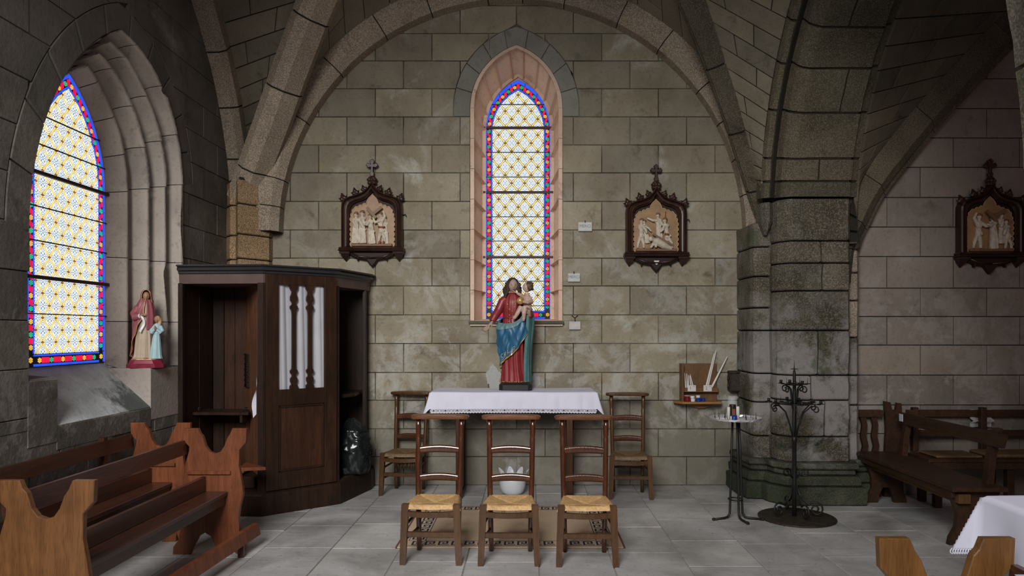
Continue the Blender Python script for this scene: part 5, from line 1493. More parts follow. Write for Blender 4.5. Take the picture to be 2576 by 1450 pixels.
def head_mb(R, M, n=34, m=26, fem=1.0):
    mb = MB(); rs = []
    g = lambda a, s: exp(-(a/s)**2)
    for i in range(m+1):
        t = -pi/2+pi*(.01+.98*i/m); row = []
        for k in range(n):
            a = 2*pi*k/n; d = Vector((cos(t)*cos(a), cos(t)*sin(a), sin(t)))
            p = Vector((d.x*.72, d.y*.86, d.z*1.0)); front = max(0, -d.y)
            low = max(0, -d.z)
            p.x *= 1-.34*low**1.6; p.y *= 1-.10*low**2 if d.y < 0 else 1-.35*low
            if front > 0:
                nz = g(p.x, .105)*(g(p.z+.12, .16)*.16+g(p.z-.08, .16)*.07)
                eye = (g(p.x-.27, .13)+g(p.x+.27, .13))*g(p.z-.06, .10)*.075
                lip = g(p.x, .20)*(g(p.z+.40, .05)*.045+g(p.z+.50, .05)*.04-g(p.z+.45, .025)*.02)
                chin = g(p.x, .2)*g(p.z+.72, .14)*.07; brow = g(p.z-.22, .07)*g(p.x, .45)*.02
                p.y -= front**.5*(nz-eye+lip+chin+brow)
            row.append(M @ (p*R))
        rs.append(row)
    return mb.rings(rs)
def face_bits(parent, R, M, mat_lip='lips'):
    for s in (-1, 1):
        mb = MB().ball((0, 0, 0), (.105*R, .04*R, .045*R), 10, 6); mb.v = [M @ (v+Vector((s*.265*R, -.735*R, .055*R))) for v in mb.v]
        part(parent, 'eye', mb, 'eye')
        mb = MB().tube([M @ Vector((s*.13*R, -.80*R, .20*R)), M @ Vector((s*.28*R, -.77*R, .245*R)), M @ Vector((s*.42*R, -.66*R, .18*R))], .016*R, 5)
        part(parent, 'eyebrow', mb, 'hair')
    mb = MB().ball((0, 0, 0), (.16*R, .05*R, .05*R), 10, 6); mb.v = [M @ (v+Vector((0, -.83*R, -.445*R))) for v in mb.v]
    part(parent, 'mouth', mb, mat_lip)
def hand_mb(w, d, out, L=.05, curl=.5):
    # wrist w, pointing along d, thumb towards out
    w, d, out = Vector(w), Vector(d).normalized(), Vector(out).normalized(); nrm = d.cross(out).normalized()
    mb = MB(); mb.tube([w-d*L*.25, w, w+d*L*.35, w+d*L*.62], [L*.20, L*.22, L*.28, L*.24], 8, flat=.6)
    for i, (o, l) in enumerate(((.21, .62), (.07, .72), (-.07, .66), (-.20, .50))):
        b = w+d*L*.55+out*L*o; c1 = curl*(.6+.15*i)
        p1 = b+(d*cos(c1*.4)+nrm*sin(c1*.4)+out*o*.4)*L*l*.45; p2 = p1+(d*cos(c1)+nrm*sin(c1))*L*l*.33; p3 = p2+(d*cos(c1*1.7)+nrm*sin(c1*1.7))*L*l*.25
        mb.tube([b, p1, p2, p3], [L*.085, L*.075, L*.068, L*.05], 6)
    t0 = w+d*L*.12+out*L*.2; mb.tube([t0, t0+(d*.6+out*.8)*L*.28, t0+(d*.85+out*.55+nrm*.25)*L*.5], [L*.095, L*.085, L*.06], 6)
    return mb
def robe(tab, n=64, m=40, fold=.008, nf=11, z0=None, seed=0, twist=0.0):
    ts = [r[0] for r in tab]; lo, hi = ts[0], ts[-1]
    col = lambda k: [(r[0], r[k]) for r in tab]
    rs = []
    for i in range(m+1):
        z = lo+(hi-lo)*i/m; cx, cy, rx, ry = (hermite(col(k), z) for k in (1, 2, 3, 4)); row = []
        f = fold*(1-.75*(z-lo)/(hi-lo))
        for k in range(n):
            a = 2*pi*k/n
            q = 1+f/rx*(sin(nf*a+seed+twist*z)+.6*sin((nf*1.7//1)*a+2.1+seed+z*6))
            row.append(Vector((cx+rx*q*cos(a), cy+ry*q*sin(a), z)))
        rs.append(row)
    return MB().rings(rs)

# ---------- Madonna on the altar
sx, sy = PX(1297, 6.70), 6.70
ma = thing('madonna_statue', 'painted statue of a woman in red and blue holding a child, on the altar table', 'statue', (sx, sy, TZ+.003))
oct_ = lambda a, b, c: [(-a+c, -b), (a-c, -b), (a, -b+c), (a, b-c), (a-c, b), (-a+c, b), (-a, b-c), (-a, -b+c)]
rs = [[Vector((x, y, z)) for x, y in oct_(a, b, .035)] for z, a, b in ((0, .152, .112), (.05, .152, .112), (.056, .144, .105), (.068, .132, .095), (.072, .128, .092))]
part(ma, 'pedestal', MB().rings(rs, True, True, True, False), 'black')
rt = [(.070, -.010, 0, .122, .092), (.11, -.012, 0, .112, .088), (.25, -.018, 0, .100, .080), (.42, -.020, 0, .100, .078), (.58, -.030, 0, .098, .074), (.67, -.037, 0, .076, .058), (.74, -.034, -.004, .083, .062), (.82, -.030, -.004, .090, .062), (.865, -.028, 0, .080, .052), (.895, -.027, 0, .050, .040), (.912, -.027, 0, .034, .032)]
part(ma, 'robe', robe(rt, 72, 52, .0085, 10, seed=.6), 'redrobe')
mb = MB()
for k in range(40):
    a = 2*pi*k/40; q = 1+.10*sin(10*a+.6)
    p = Vector((-.010+.124*q*cos(a), .094*q*sin(a), .078)); mb.ball(p, (.009, .007, .006), 6, 4)
part(ma, 'robe_hem', fuse(mb, .004, 2), 'gold', 'gilded wavy hem')
belt = [Vector((-.037+.078*cos(2*pi*k/28), .060*sin(2*pi*k/28), .672+.004*sin(2*pi*k/14))) for k in range(29)]
part(ma, 'belt', MB().tube(belt, .005, 6, False), 'redrobe')
# gold stars on the robe
mb = MB()
for x, z in ((-.075, .80), (-.01, .82), (-.055, .755), (-.03, .735), (-.055, .70), (-.02, .69), (-.06, .64), (-.005, .775)):
    cx = hermite([(r[0], r[1]) for r in rt], z); rx = hermite([(r[0], r[3]) for r in rt], z); ry = hermite([(r[0], r[4]) for r in rt], z)
    y = -ry*sqrt(max(.05, 1-((x-cx)/rx)**2))-.007
    for k in range(3):
        a = pi*k/3; mb.tube([(x-.009*cos(a), y, z-.009*sin(a)), (x+.009*cos(a), y, z+.009*sin(a))], .0018, 4)
part(ma, 'gold_star', mb, 'gold', kind='stuff')
# mantle wrapped diagonally round the hips
def mant_r(th, z):
    cx = -.018+.016*max(0, (z-.5))*3; b = hermite([(.15, .100), (.25, .112), (.40, .132), (.55, .150), (.66, .140), (.74, .12)], z)
    q = b+.007*sin(7*th+26*z)+.005*sin(13*th-31*z+1)
    q += .010*abs(sin(5.2*th+17*z+.6))+.006*abs(sin(9.5*th-13*z))
    return Vector((cx+q*cos(th), q*.80*sin(th), z))
TH0, TH1 = radians(120), radians(338)
def m_low(th): return hermite([(radians(120), .30), (radians(165), .20), (radians(200), .235), (radians(240), .295), (radians(270), .345), (radians(300), .44), (radians(320), .525), (radians(338), .60)], th)
def m_top(th): return hermite([(radians(120), .70), (radians(180), .635), (radians(225), .612), (radians(270), .625), (radians(305), .685), (radians(338), .735)], th)
def mantle(a, b):
    th = TH0+(TH1-TH0)*a; lo, hi = m_low(th), m_top(th); z = lo+(hi-lo)*b; p = mant_r(th, z)
    if b > .93: k = (b-.93)/.07; p = p+(Vector((-.02, 0, p.z))-p)*.10*k
    return p
part(ma, 'mantle', MB().grid(mantle, 90, 50), 'blue')
def band(b0, b1, off, fn=mantle, n=70, a0=0.02, a1=.98):
    def f(a, b):
        aa = a0+(a1-a0)*a; p = fn(aa, b0+(b1-b0)*b); return p+Vector((p.x+.02, p.y, 0)).normalized()*off
    return f
part(ma, 'mantle_edge', MB().grid(band(-.01, .035, .003), 80, 2), 'gold', 'gilded lower edge of the mantle')
part(ma, 'mantle_fold', MB().grid(band(.86, 1.03, .006), 80, 5), 'palelining', 'pale turned-over lining')
# ornament letters on the border of the mantle
mb = MB()
def onm(a, b): p = mantle(a, b); return p+Vector((p.x+.02, p.y, 0)).normalized()*.004
def stroke(pts, r=.0024): mb.tube([onm(a, b) for a, b in pts], r, 4)
a0 = .415
for sh in ('S', 'H', 'A', 'R'):
    w_ = .052; A = lambda x: a0+x*w_
    B = lambda y: .055+y*.16
    if sh == 'S': stroke([(A(1), B(1)), (A(.1), B(.95)), (A(.1), B(.6)), (A(.9), B(.45)), (A(.9), B(.08)), (A(0), B(.05))])
    if sh == 'H': stroke([(A(.1), B(0)), (A(.1), B(1))]); stroke([(A(.8), B(0)), (A(.8), B(1))]); stroke([(A(.1), B(.5)), (A(.8), B(.5))])
    if sh == 'A': stroke([(A(0), B(0)), (A(.2), B(1)), (A(.8), B(1)), (A(.9), B(0))]); stroke([(A(.1), B(.45)), (A(.85), B(.45))])
    if sh == 'R': stroke([(A(.1), B(0)), (A(.1), B(1)), (A(.8), B(.9)), (A(.7), B(.5)), (A(.1), B(.5)), (A(.9), B(0))])
    a0 += .085
part(ma, 'border_ornament', mb, 'goldtext', 'pale gold letter-like border ornament', kind='stuff')
# green back drape
def drape(a, b):
    th = radians(-56+175*a); z = .075+.66*b
    q = hermite([(.07, .128), (.3, .128), (.5, .148), (.66, .162), (.74, .15)], z)+.007*sin(9*th+4*z)+.004*sin(21*th)
    return Vector((.012+q*cos(th), q*.72*sin(th)+.008, z))
part(ma, 'back_drape', MB().grid(drape, 60, 30), 'teal')
# arms
part(ma, 'sleeve', fuse(MB().tube([(-.080, 0, .868), (-.122, -.004, .830), (-.158, -.018, .745), (-.192, -.045, .690), (-.218, -.062, .640)], [.034, .042, .042, .037, .033], 12), .006, 3), 'redrobe')
part(ma, 'hand', fuse(hand_mb((-.222, -.066, .632), (-.62, -.15, -.78), (.55, -.65, -.4), .085, .45), .0035, 2), 'skin')
part(ma, 'sleeve', fuse(MB().tube([(.028, 0, .868), (.075, 0, .825), (.120, -.01, .745), (.130, -.05, .705), (.118, -.085, .70)], [.034, .042, .042, .038, .032], 12), .006, 3), 'redrobe')
part(ma, 'hand', fuse(hand_mb((.128, -.088, .705), (-.1, -.35, .55), (-.8, -.3, 0), .075, .7), .0035, 2), 'skin')
HM = TR_((-.026, -.006, .978), radians(10), radians(6), radians(2))
mb = head_mb(.067, HM); mb.tube([(-.027, .004, .89), (-.026, .004, .93)], [.036, .029], 14)
hd = part(ma, 'head', fuse(mb, .0028, 1), 'skin'); face_bits(hd, .067, HM)
mb = MB(); rng = random.Random(2)
b_ = MB().ball((0, 0, 0), (.060, .062, .066), 22, 16); b_.v = [HM @ (v+Vector((0, .016, .011))) for v in b_.v]; mb._ms(b_, None)
for s in (-1, 1):
    for k in range(4):
        x0 = s*(.046+.004*k); pts = []
        for q in range(7):
            pts.append(HM @ Vector((x0+s*.010*sin(q*1.5+k)+s*.003*q, -.018+.016*k-.003*q, .030-.021*q*(1.15 if s < 0 else .85))))
        mb.tube(pts, [.014, .017, .016, .017, .016, .014, .009], 8)
part(ma, 'hair', fuse(mb, .0035, 1), 'hair')
part(ma, 'collar', MB().tube([(-.027+.040*cos(2*pi*k/20), .034*sin(2*pi*k/20), .897-.010*max(0, -sin(2*pi*k/20))) for k in range(21)], .0045, 6, False), 'gold')
# the child on her arm
mb = MB()
mb.tube([(.108, -.045, .715), (.110, -.050, .745), (.110, -.046, .79), (.112, -.042, .835), (.112, -.038, .868), (.110, -.034, .905)], [.030, .044, .041, .040, .030, .020], 14)
mb.tube([(.085, -.045, .862), (.050, -.062, .885), (.015, -.068, .905)], [.019, .017, .013], 8)
mb.tube([(.138, -.045, .862), (.150, -.080, .825), (.115, -.120, .815), (.070, -.140, .822)], [.019, .018, .017, .013], 8)
mb.tube([(.098, -.065, .745), (.085, -.120, .762), (.080, -.128, .715), (.078, -.118, .665), (.072, -.135, .652)], [.030, .027, .022, .016, .015], 10)
mb.tube([(.088, -.065, .745), (.045, -.115, .765), (.020, -.125, .715), (-.005, -.125, .675), (-.022, -.135, .668)], [.029, .026, .021, .016, .014], 10)
for w_, d in (((.015, -.068, .905), (-.9, -.1, .35)), ((.070, -.140, .822), (-.9, -.2, .15))): mb._ms(hand_mb(w_, d, (0, -.5, .8), .036, .6), None)
CM = TR_((.110, -.038, .962), radians(-72), radians(-8), 0)
mb._ms(head_mb(.050, CM), None)
ch = part(ma, 'child', fuse(mb, .003, 2), 'skin_child', 'naked child with a golden ball'); face_bits(ch, .050, CM)
b_ = MB(); c_ = MB().ball((0, 0, 0), (.043, .046, .047), 18, 12); c_.v = [CM @ (v+Vector((0, .012, .009))) for v in c_.v]; b_._ms(c_, None)
for k in range(16):
    a = rng.uniform(0, 2*pi); e = rng.uniform(-.5, 1.2); c_ = MB().ball((0, 0, 0), .012, 8, 6); q = Vector((.043*cos(a)*cos(e), .012+.046*abs(sin(a))*cos(e), .009+.047*sin(e))); c_.v = [CM @ (v+q) for v in c_.v]; b_._ms(c_, None)
part(ma, 'child_hair', fuse(b_, .003, 1), 'childhair')
part(ma, 'orb', MB().ball((.045, -.128, .830), .034, 20, 14), 'gold')

# ---------- woman and girl on the window ledge
an = thing('saint_statue', 'small statue of a maroon hooded woman with a pale blue girl, on the window ledge', 'statue', (-3.01, 5.60, LEDGE+.001), radians(12))
rs = [[Vector((x, y, z)) for x, y in oct_(a, b, .05)] for z, a, b in ((0, .135, .085), (.028, .134, .084), (.033, .122, .076), (.058, .112, .070), (.063, .108, .067))]
part(an, 'pedestal', MB().rings(rs, True, True, True, False), 'redbase')
part(an, 'pedestal_top', MB().rings([[Vector((x, y, z)) for x, y in oct_(a, b, .05)] for z, a, b in ((.063, .106, .066), (.069, .104, .064))], True, True, True, False), 'gold')
gt_ = [(.069, -.022, .0, .078, .052), (.10, -.020, .0, .066, .047), (.25, -.016, 0, .056, .042), (.38, -.010, 0, .046, .036), (.46, -.006, 0, .048, .036), (.505, -.002, 0, .038, .030), (.525, 0, 0, .020, .020)]
part(an, 'gown', robe(gt_, 56, 36, .005, 9), 'cream')
def cloak(a, b):
    th = radians(75+200*a); z = .545-(.545-m_l(a))*(1-b)
    q = hermite([(.08, .088), (.2, .082), (.35, .078), (.45, .070), (.505, .055), (.545, .034)], z)
    q += .005*sin(8*th+12*z)+.003*sin(15*th-20*z)
    return Vector((hermite([(.08, -.022), (.4, -.012), (.545, .002)], z)+q*cos(th), q*.74*sin(th)-.002, z))
def m_l(a): return hermite([(0, .10), (.35, .085), (.55, .10), (.72, .22), (.85, .32), (1, .40)], a)
part(an, 'cloak', MB().grid(cloak, 60, 36), 'maroon')
part(an, 'cloak_edge', MB().tube([cloak(1.0, b/20) for b in range(21)]+[], .003, 5), 'gold')
part(an, 'cloak_edge', MB().tube([cloak(a/30, 0.0) for a in range(31)], .003, 5), 'gold')
def cloak2(a, b):
    th = radians(-75+150*a); z = .30+.235*b
    q = hermite([(.3, .064), (.42, .068), (.505, .052), (.535, .036)], z)+.003*sin(9*th)
    return Vector((-.004+q*cos(th), q*.74*sin(th), z))
part(an, 'cloak', MB().grid(cloak2, 30, 16), 'maroon')
mb = MB().tube([(-.052, -.006, .478), (-.075, -.022, .42), (-.062, -.046, .395), (-.030, -.056, .402)], [.030, .036, .034, .026], 12)
part(an, 'sleeve', fuse(mb, .005, 3), 'maroon')
part(an, 'cuff', MB().tube([(-.046, -.053, .399), (-.024, -.058, .405)], [.0235, .018], 12), 'white')
part(an, 'hand', fuse(hand_mb((-.020, -.060, .408), (.9, -.15, .25), (0, -.4, .8), .036, .7), .002, 1), 'darkskin')
sc_ = lambda a, b: Vector((-.014+.016*sin(b*4)+.018*(a-.5), -.064-.004*sin(b*9), .405-.125*b+.006*sin(a*6)))
part(an, 'scroll', MB().grid(sc_, 4, 14), 'white', 'small white scroll in her hand')
part(an, 'belt', MB().tube([Vector((-.009+.047*cos(2*pi*k/24), .037*sin(2*pi*k/24), .392)) for k in range(25)], .004, 6, False), 'gold')
AM = TR_((.004, -.010, .560), radians(14), radians(14), 0)
mb = head_mb(.036, AM); mb.tube([(.002, .0, .515), (.002, -.003, .54)], [.02, .016], 10)
hd = part(an, 'head', fuse(mb, .002, 1), 'darkskin'); face_bits(hd, .036, AM)
def hood(a, b):
    th = radians(-52+284*a); t = b*pi*.5
    r = Vector((.037*cos(th)*cos(t), .042*sin(th)*cos(t)+.006, .046*sin(t)))
    if b == 0: r = r*1.0
    return AM @ (r+Vector((0, 0, .004)))
mb = MB()
def hood2(a, b):      # falls from the crown onto the shoulders
    th = radians(-38+256*a); z = b
    top = AM @ Vector((0, .008, .046))
    prof_ = [(0, 0, .046), (.2, .020, .043), (.45, .036, .025), (.65, .041, 0), (.82, .043, -.025), (1, .052, -.05)]
    q = hermite([(p[0], p[1]) for p in prof_], b); zz = hermite([(p[0], p[2]) for p in prof_], b)
    return AM @ Vector((q*cos(th), q*1.05*sin(th)+.006, zz+.004))
part(an, 'hood', MB().grid(hood2, 40, 18), 'maroon')
part(an, 'hood_edge', MB().tube([hood2(0, b/14) for b in range(14, -1, -1)]+[hood2(1, b/14) for b in range(15)], .0026, 5), 'gold')
part(an, 'foot', MB().ball((.012, -.060, .074), (.018, .014, .008), 10, 6), 'darkskin')
# the girl
gg = [(.069, .076, -.018, .046, .034), (.10, .076, -.018, .040, .030), (.20, .078, -.016, .030, .024), (.275, .080, -.014, .022, .019), (.31, .081, -.012, .029, .021), (.335, .082, -.012, .025, .018), (.348, .082, -.012, .011, .011)]
part(an, 'girl_gown', robe(gg, 48, 30, .004, 9, seed=1), 'skyblue', 'pale blue gown of the girl')
for s in (-1, 1):
    mb = MB().tube([(.082+s*.024, -.012, .328), (.082+s*.040, -.022, .288), (.082+s*.030, -.040, .275), (.082+s*.008, -.048, .300)], [.013, .018, .015, .009], 10)
    part(an, 'girl_sleeve', fuse(mb, .003, 2), 'skyblue')
    part(an, 'girl_hand', fuse(hand_mb((.081+s*.0055, -.047, .298), (-s*.12, -.25, .9), (-s*.2, .3, .3), .026, .15), .0014, 1), 'darkskin')
GM = TR_((.082, -.014, .377), radians(-16), radians(-12), 0)
mb = head_mb(.027, GM); mb.tube([(.082, -.011, .34), (.082, -.012, .36)], [.011, .010], 8)
hd = part(an, 'girl_head', fuse(mb, .0016, 1), 'darkskin'); face_bits(hd, .027, GM)
mb = MB(); c_ = MB().ball((0, 0, 0), (.0245, .026, .027), 16, 10); c_.v = [GM @ (v+Vector((0, .006, .005))) for v in c_.v]; mb._ms(c_, None)
mb.tube([GM @ Vector((.010, .014, .01)), GM @ Vector((.014, .018, -.02)), GM @ Vector((.014, .018, -.05))], [.018, .016, .008], 8)
part(an, 'girl_hair', fuse(mb, .002, 1), 'blond')
part(an, 'girl_belt', MB().tube([Vector((.080+.024*cos(2*pi*k/20), -.014+.020*sin(2*pi*k/20), .273)) for k in range(21)], .0022, 5, False), 'white')

# ================================================================== the three carved stations
def relief_fig(x, z, h, yaw=0, lean=0, arms=(), kneel=False, y=-.035, short=False):
    mb = MB(); q = h/.33
    top = Vector((x+lean, y, z+h*.80))
    base = [(0, .046), (.12, .040), (.35, .036), (.55, .034), (.70, .036), (.78, .026), (.82, .014)]
    pts = [Vector((x+lean*t/.82, y, z+h*t)) for t, r in base]
    if short:
        pts = pts[2:]; base = base[2:]
        for s in (-1, 1): mb.tube([pts[0]+Vector((s*.012*q, 0, 0)), Vector((x+s*.028*q, y-.004, z+h*.18)), Vector((x+s*.034*q, y, z+.006))], [.020*q, .017*q, .013*q], 8)
    mb.tube(pts, [r*q*.78 for t, r in base], 10)
    # folds
    if not short:
        for k in range(5):
            a = (k-2)*.014*q; mb.tube([Vector((x+a*1.3, y-.022*q, z+.004)), Vector((x+a+lean*.4, y-.022*q, z+h*.42)), Vector((x+a*.8+lean*.8, y-.012*q, z+h*.70))], [.006*q, .005*q, .002*q], 5)
    mb.ball((x+lean*1.05, y-.004, z+h*.90), (.022*q, .024*q, .030*q), 10, 8)
    mb.tube([(x+lean, y, z+h*.8), (x+lean*1.05, y, z+h*.88)], .012*q, 6)
    for pts in arms:
        mb.tube([Vector((x+lean+a*q, y+c, z+h*.72+b*q)) for a, b, c in pts], [.018*q, .017*q, .012*q][:len(pts)], 7)
        e = pts[-1]; mb.ball((x+lean+e[0]*q, y+e[2]-.002, z+h*.72+e[1]*q), .011*q, 7, 5)
    # shoulders, cloak across the body, nose
    mb.tube([(x+lean*.85-.034*q, y, z+h*.735), (x+lean*.9, y-.004, z+h*.765), (x+lean*.85+.034*q, y, z+h*.735)], [.016*q, .022*q, .016*q], 8)
    mb.tube([(x+lean*.8-.036*q, y-.012, z+h*.70), (x+lean*.6, y-.024*q, z+h*.52), (x+lean*.4+.036*q, y-.012, z+h*.40)], [.008*q, .011*q, .009*q], 6)
    mb.ball((x+lean*1.05, y-.027*q, z+h*.895), (.005*q, .007*q, .008*q), 6, 5)
    out = fuse(mb, .0042, 1)
    for v in out.v:
        if v.z < z+h*.78:
            k = sin((v.x-x)*300/q+(v.z-z)*22+3*mnoise.noise(v*14))
            v.y -= .0035*q*abs(k)**.7; v.x += .0012*mnoise.noise(v*60)
    return out
def station(label, u, v_bot, Y, group, rzk=0.0, scene=0):
    t = thing('station_of_the_cross', label, 'wall carving', (PX(u, Y-.03), Y-.001, PZ(v_bot, Y-.04)), rzk, group)
    top = [(.30, .58), (.297, .625), (.275, .668), (.225, .695), (.15, .714), (.085, .742), (.038, .785)]
    outP = [(-.30, .195)]+[(-a, b) for a, b in top]+[(0, .845)]+[(a, b) for a, b in reversed(top)]+[(.30, .195)]
    itop = [(.222, .55), (.215, .585), (.195, .620), (.150, .645), (.095, .660), (.05, .685), (.02, .72)]
    inP = [(-.222, .205)]+[(-a, b) for a, b in itop]+[(0, .745)]+[(a, b) for a, b in reversed(itop)]+[(.222, .205)]
    # ogee frame moulding
    rs = []
    for k, y in ((0, -.0), (0, -.055), (.07, -.085), (.22, -.095), (.34, -.070), (.45, -.064), (.58, -.092), (.74, -.088), (.86, -.060), (1, -.042), (1, -.0)):
        rs.append([Vector((a[0]+(b[0]-a[0])*k, y, a[1]+(b[1]-a[1])*k)) for a, b in zip(outP, inP)])
    part(t, 'frame', MB().rings(rs, False, False, False, False), 'frame')
    part(t, 'frame_panel', MB().prism(inset(list(reversed(outP)), .01), lambda a, b, d: Vector((a, -d, b)), 0, .018), 'frame_dark')
    # scalloped gilded ground
    sc = []
    def lobes(p, q, n):
        for i in range(n):
            a = Vector(p).lerp(Vector(q), i/n); b = Vector(p).lerp(Vector(q), (i+1)/n); d = b-a; nn = Vector((-d.y, d.x)).normalized()
            for k in range(6):
                f = (k+.3)/6; sc.append(tuple(a+d*f+nn*sin(pi*f)*d.length*.34))
    L0 = [(.200, .205), (.205, .50), (.195, .575), (.115, .628), (.045, .642), (0, .712)]
    for i, n in zip(range(5), (5, 1, 2, 2, 1)): lobes(L0[i+1], L0[i], n) if False else None
    right = []; sc = []
    pathR = [(.205, .205), (.207, .50), (.180, .580), (.060, .628), (.0, .715)]
    for i, n in zip(range(4), (6, 2, 3, 1)):
        p, q = Vector(pathR[i]), Vector(pathR[i+1])
        for k in range(n):
            a, b = p.lerp(q, k/n), p.lerp(q, (k+1)/n); d = b-a; nn = Vector((d.y, -d.x)).normalized()
            for j in range(6):
                f = j/6; right.append(tuple(a+d*f+nn*(sin(pi*f)*d.length*(.30 if n > 1 else .12))))
    right.append((0, .722))
    poly = right+[(-a, b) for a, b in reversed(right[:-1])]
    part(t, 'gilded_ground', MB().prism(poly, lambda a, b, d: Vector((a, -d, b)), .018, .034, .003), 'gilt')
    mb = MB().tube([Vector((a, -.036, b)) for a, b in poly], .0042, 5); part(t, 'gilded_edge', mb, 'gilt_edge')
    # shelf, brackets, pendant
    mb = MB()
    rs = []
    for z, w_, y in ((.152, .290, -.07), (.158, .318, -.105), (.168, .322, -.112), (.176, .312, -.098), (.186, .318, -.108), (.198, .306, -.09)):
        rs.append([Vector((-w_, 0, z)), Vector((w_, 0, z)), Vector((w_, y, z)), Vector((-w_, y, z))])
    part(t, 'shelf_moulding', MB().rings(rs, True, True, True, False), 'frame')
    for s in (-1, 1):
        rs = [[Vector((s*.262-w_, 0, z)), Vector((s*.262+w_, 0, z)), Vector((s*.262+w_, y, z)), Vector((s*.262-w_, y, z))] for z, w_, y in ((.153, .052, -.095), (.135, .050, -.09), (.128, .040, -.07), (.105, .034, -.055), (.085, .018, -.03), (.062, .004, -.01))]
        part(t, 'bracket', MB().rings(rs, True, True, True, False), 'frame')
    ap_ = [(-.225, .155), (-.215, .118), (-.15, .088), (-.145, .062), (-.13, .082), (-.055, .070), (-.035, .040), (0, 0), (.035, .040), (.055, .070), (.13, .082), (.145, .062), (.15, .088), (.215, .118), (.225, .155)]
    part(t, 'apron', MB().prism(ap_, lambda a, b, d: Vector((a, -d, b)), 0, .055, .012), 'frame_dark')
    for s in (-1, 1): part(t, 'apron_moulding', MB().tube([(s*.20, -.058, .140), (s*.12, -.064, .105), (0, -.066, .092)], [.010, .010, .008], 6), 'frame')
    # crockets, finial and cross
    def leaf(x, z, k, rot):
        mb = MB()
        for a, l in ((0, 1.0), (.9, .72), (-.9, .72)):
            d = Vector((sin(rot+a), 0, cos(rot+a))); p = Vector((x, -.05, z))
            mb.tube([p, p+d*.022*k*l+Vector((0, -.012, 0)), p+d*.044*k*l+Vector((0, -.004, 0))], [.012*k, .014*k*l, .003*k], 7)
        return fuse(mb, .005, 1)
    for s in (-1, 1):
        part(t, 'crocket', leaf(s*.272, .660, 1.75, s*.35), 'frame'); part(t, 'crocket', leaf(s*.155, .715, 1.7, s*.30), 'frame')
        part(t, 'crocket', leaf(s*.070, .755, 1.4, s*.45), 'frame')
    mb = MB()
    for z, r in ((.83, .034), (.862, .040), (.880, .024)):
        for k in range(5): mb.ball((r*cos(pi*k/4), -.045-r*.5*sin(pi*k/4), z), .015, 7, 5)
    mb.tube([(0, -.04, .80), (0, -.04, .90)], .02, 8)
    part(t, 'finial', fuse(mb, .005, 1), 'frame')
    cr = [(-.014, .885), (-.024, .93), (-.013, .938), (-.013, .985), (-.038, .980), (-.062, 1.004), (-.044, 1.030), (-.016, 1.018), (-.026, 1.048), (0, 1.068)]
    cr = cr+[(-a, b) for a, b in reversed(cr[:-1])]
    part(t, 'cross', MB().prism(cr, lambda a, b, d: Vector((a, -.028-d, b)), 0, .026, .005), 'frame')
    # wall hook at the side
    part(t, 'side_hook', MB().tube([(.30, -.01, .52), (.325, -.03, .525), (.333, -.03, .505)], .005, 5), 'iron')
    # ground strip and relief figures
    part(t, 'relief_ground', MB().box(-.200, .200, -.072, -.034, .206, .232, .006), 'relief_brown')
    def fig(*a, mat='relief', **k):
        o = part(t, 'relief_figure', relief_fig(*a, **k), mat)
        x, z, h = a[:3]; le = k.get('lean', 0); y = k.get('y', -.035); q = h/.33
        hb = MB().ball((x+le*1.05+.003, y-.004, z+h*.940), (.026*q, .026*q, .020*q), 10, 7); hb.ball((x+le*1.05+.008*q, y+.010, z+h*.885), (.020*q, .018*q, .026*q), 8, 6)
        part(o, 'hair', fuse(hb, .004, 1), 'relief_brown')
    def beam(x0, z0, x1, z1, y=-.065, w_=.014):
        d = Vector((x1-x0, 0, z1-z0)).normalized(); n_ = Vector((-d.z, 0, d.x))
        A = Vector((x0, y, z0)); B = Vector((x1, y, z1)); rs = []
        for P in (A, B): rs.append([P+n_*w_, P-n_*w_, P-n_*w_+Vector((0, -.022, 0)), P+n_*w_+Vector((0, -.022, 0))])
        part(t, 'carried_cross', MB().rings(rs, True, True, True, False), 'relief_brown')
    def halo(x, z, r=.030): part(t, 'halo', MB().prism([(x+r*cos(2*pi*k/18), z+r*sin(2*pi*k/18)) for k in range(18)], lambda a, b, d: Vector((a, -.034-d, b)), 0, .006), 'relief_brown')
    if scene == 0:
        fig(-.160, .235, .315); fig(-.093, .235, .330, lean=-.006, arms=[((.01, 0, -.02), (.03, -.05, -.03), (.05, -.03, -.035))])
        halo(-.158, .515); halo(-.095, .530)
        fig(.005, .228, .300, lean=-.022, arms=[((-.01, 0, -.02), (-.03, -.035, -.035), (-.055, -.03, -.03))], y=-.050)
        fig(.095, .228, .318, lean=-.012, arms=[((0, 0, -.02), (-.05, -.02, -.03), (-.07, .03, -.03)), ((.02, 0, 0), (.045, .05, -.01), (.03, .10, 0))], short=True, y=-.042)
        fig(.130, .228, .275, lean=-.005, mat='relief', y=-.026)
        part(t, 'sash', MB().tube([(.065, -.072, .395), (.10, -.076, .392), (.13, -.066, .397)], .009, 6), 'relief_red')
        beam(-.045, .585, .045, .480); beam(.10, .590, .012, .520, -.058)
        for x in (.075, .118): part(t, 'boot', MB().ball((x, -.05, .246), (.016, .018, .018), 8, 6), 'relief_red')
    elif scene == 1:
        fig(-.150, .235, .300, lean=.006, arms=[((.01, 0, -.02), (.04, -.04, -.035), (.05, -.07, -.035))], short=True)
        fig(-.085, .285, .235, lean=-.03, arms=[((0, 0, -.02), (.05, -.03, -.03), (.085, -.07, -.03))])
        fig(.030, .300, .290, lean=-.012, arms=[((-.01, 0, -.02), (-.06, .0, -.02), (-.115, .025, -.015)), ((.02, 0, 0), (.05, -.05, -.02))], y=-.036)
        fig(.125, .230, .310, lean=-.040, arms=[((-.01, 0, -.02), (-.03, -.04, -.03), (-.05, -.06, -.03))], short=True, y=-.05)
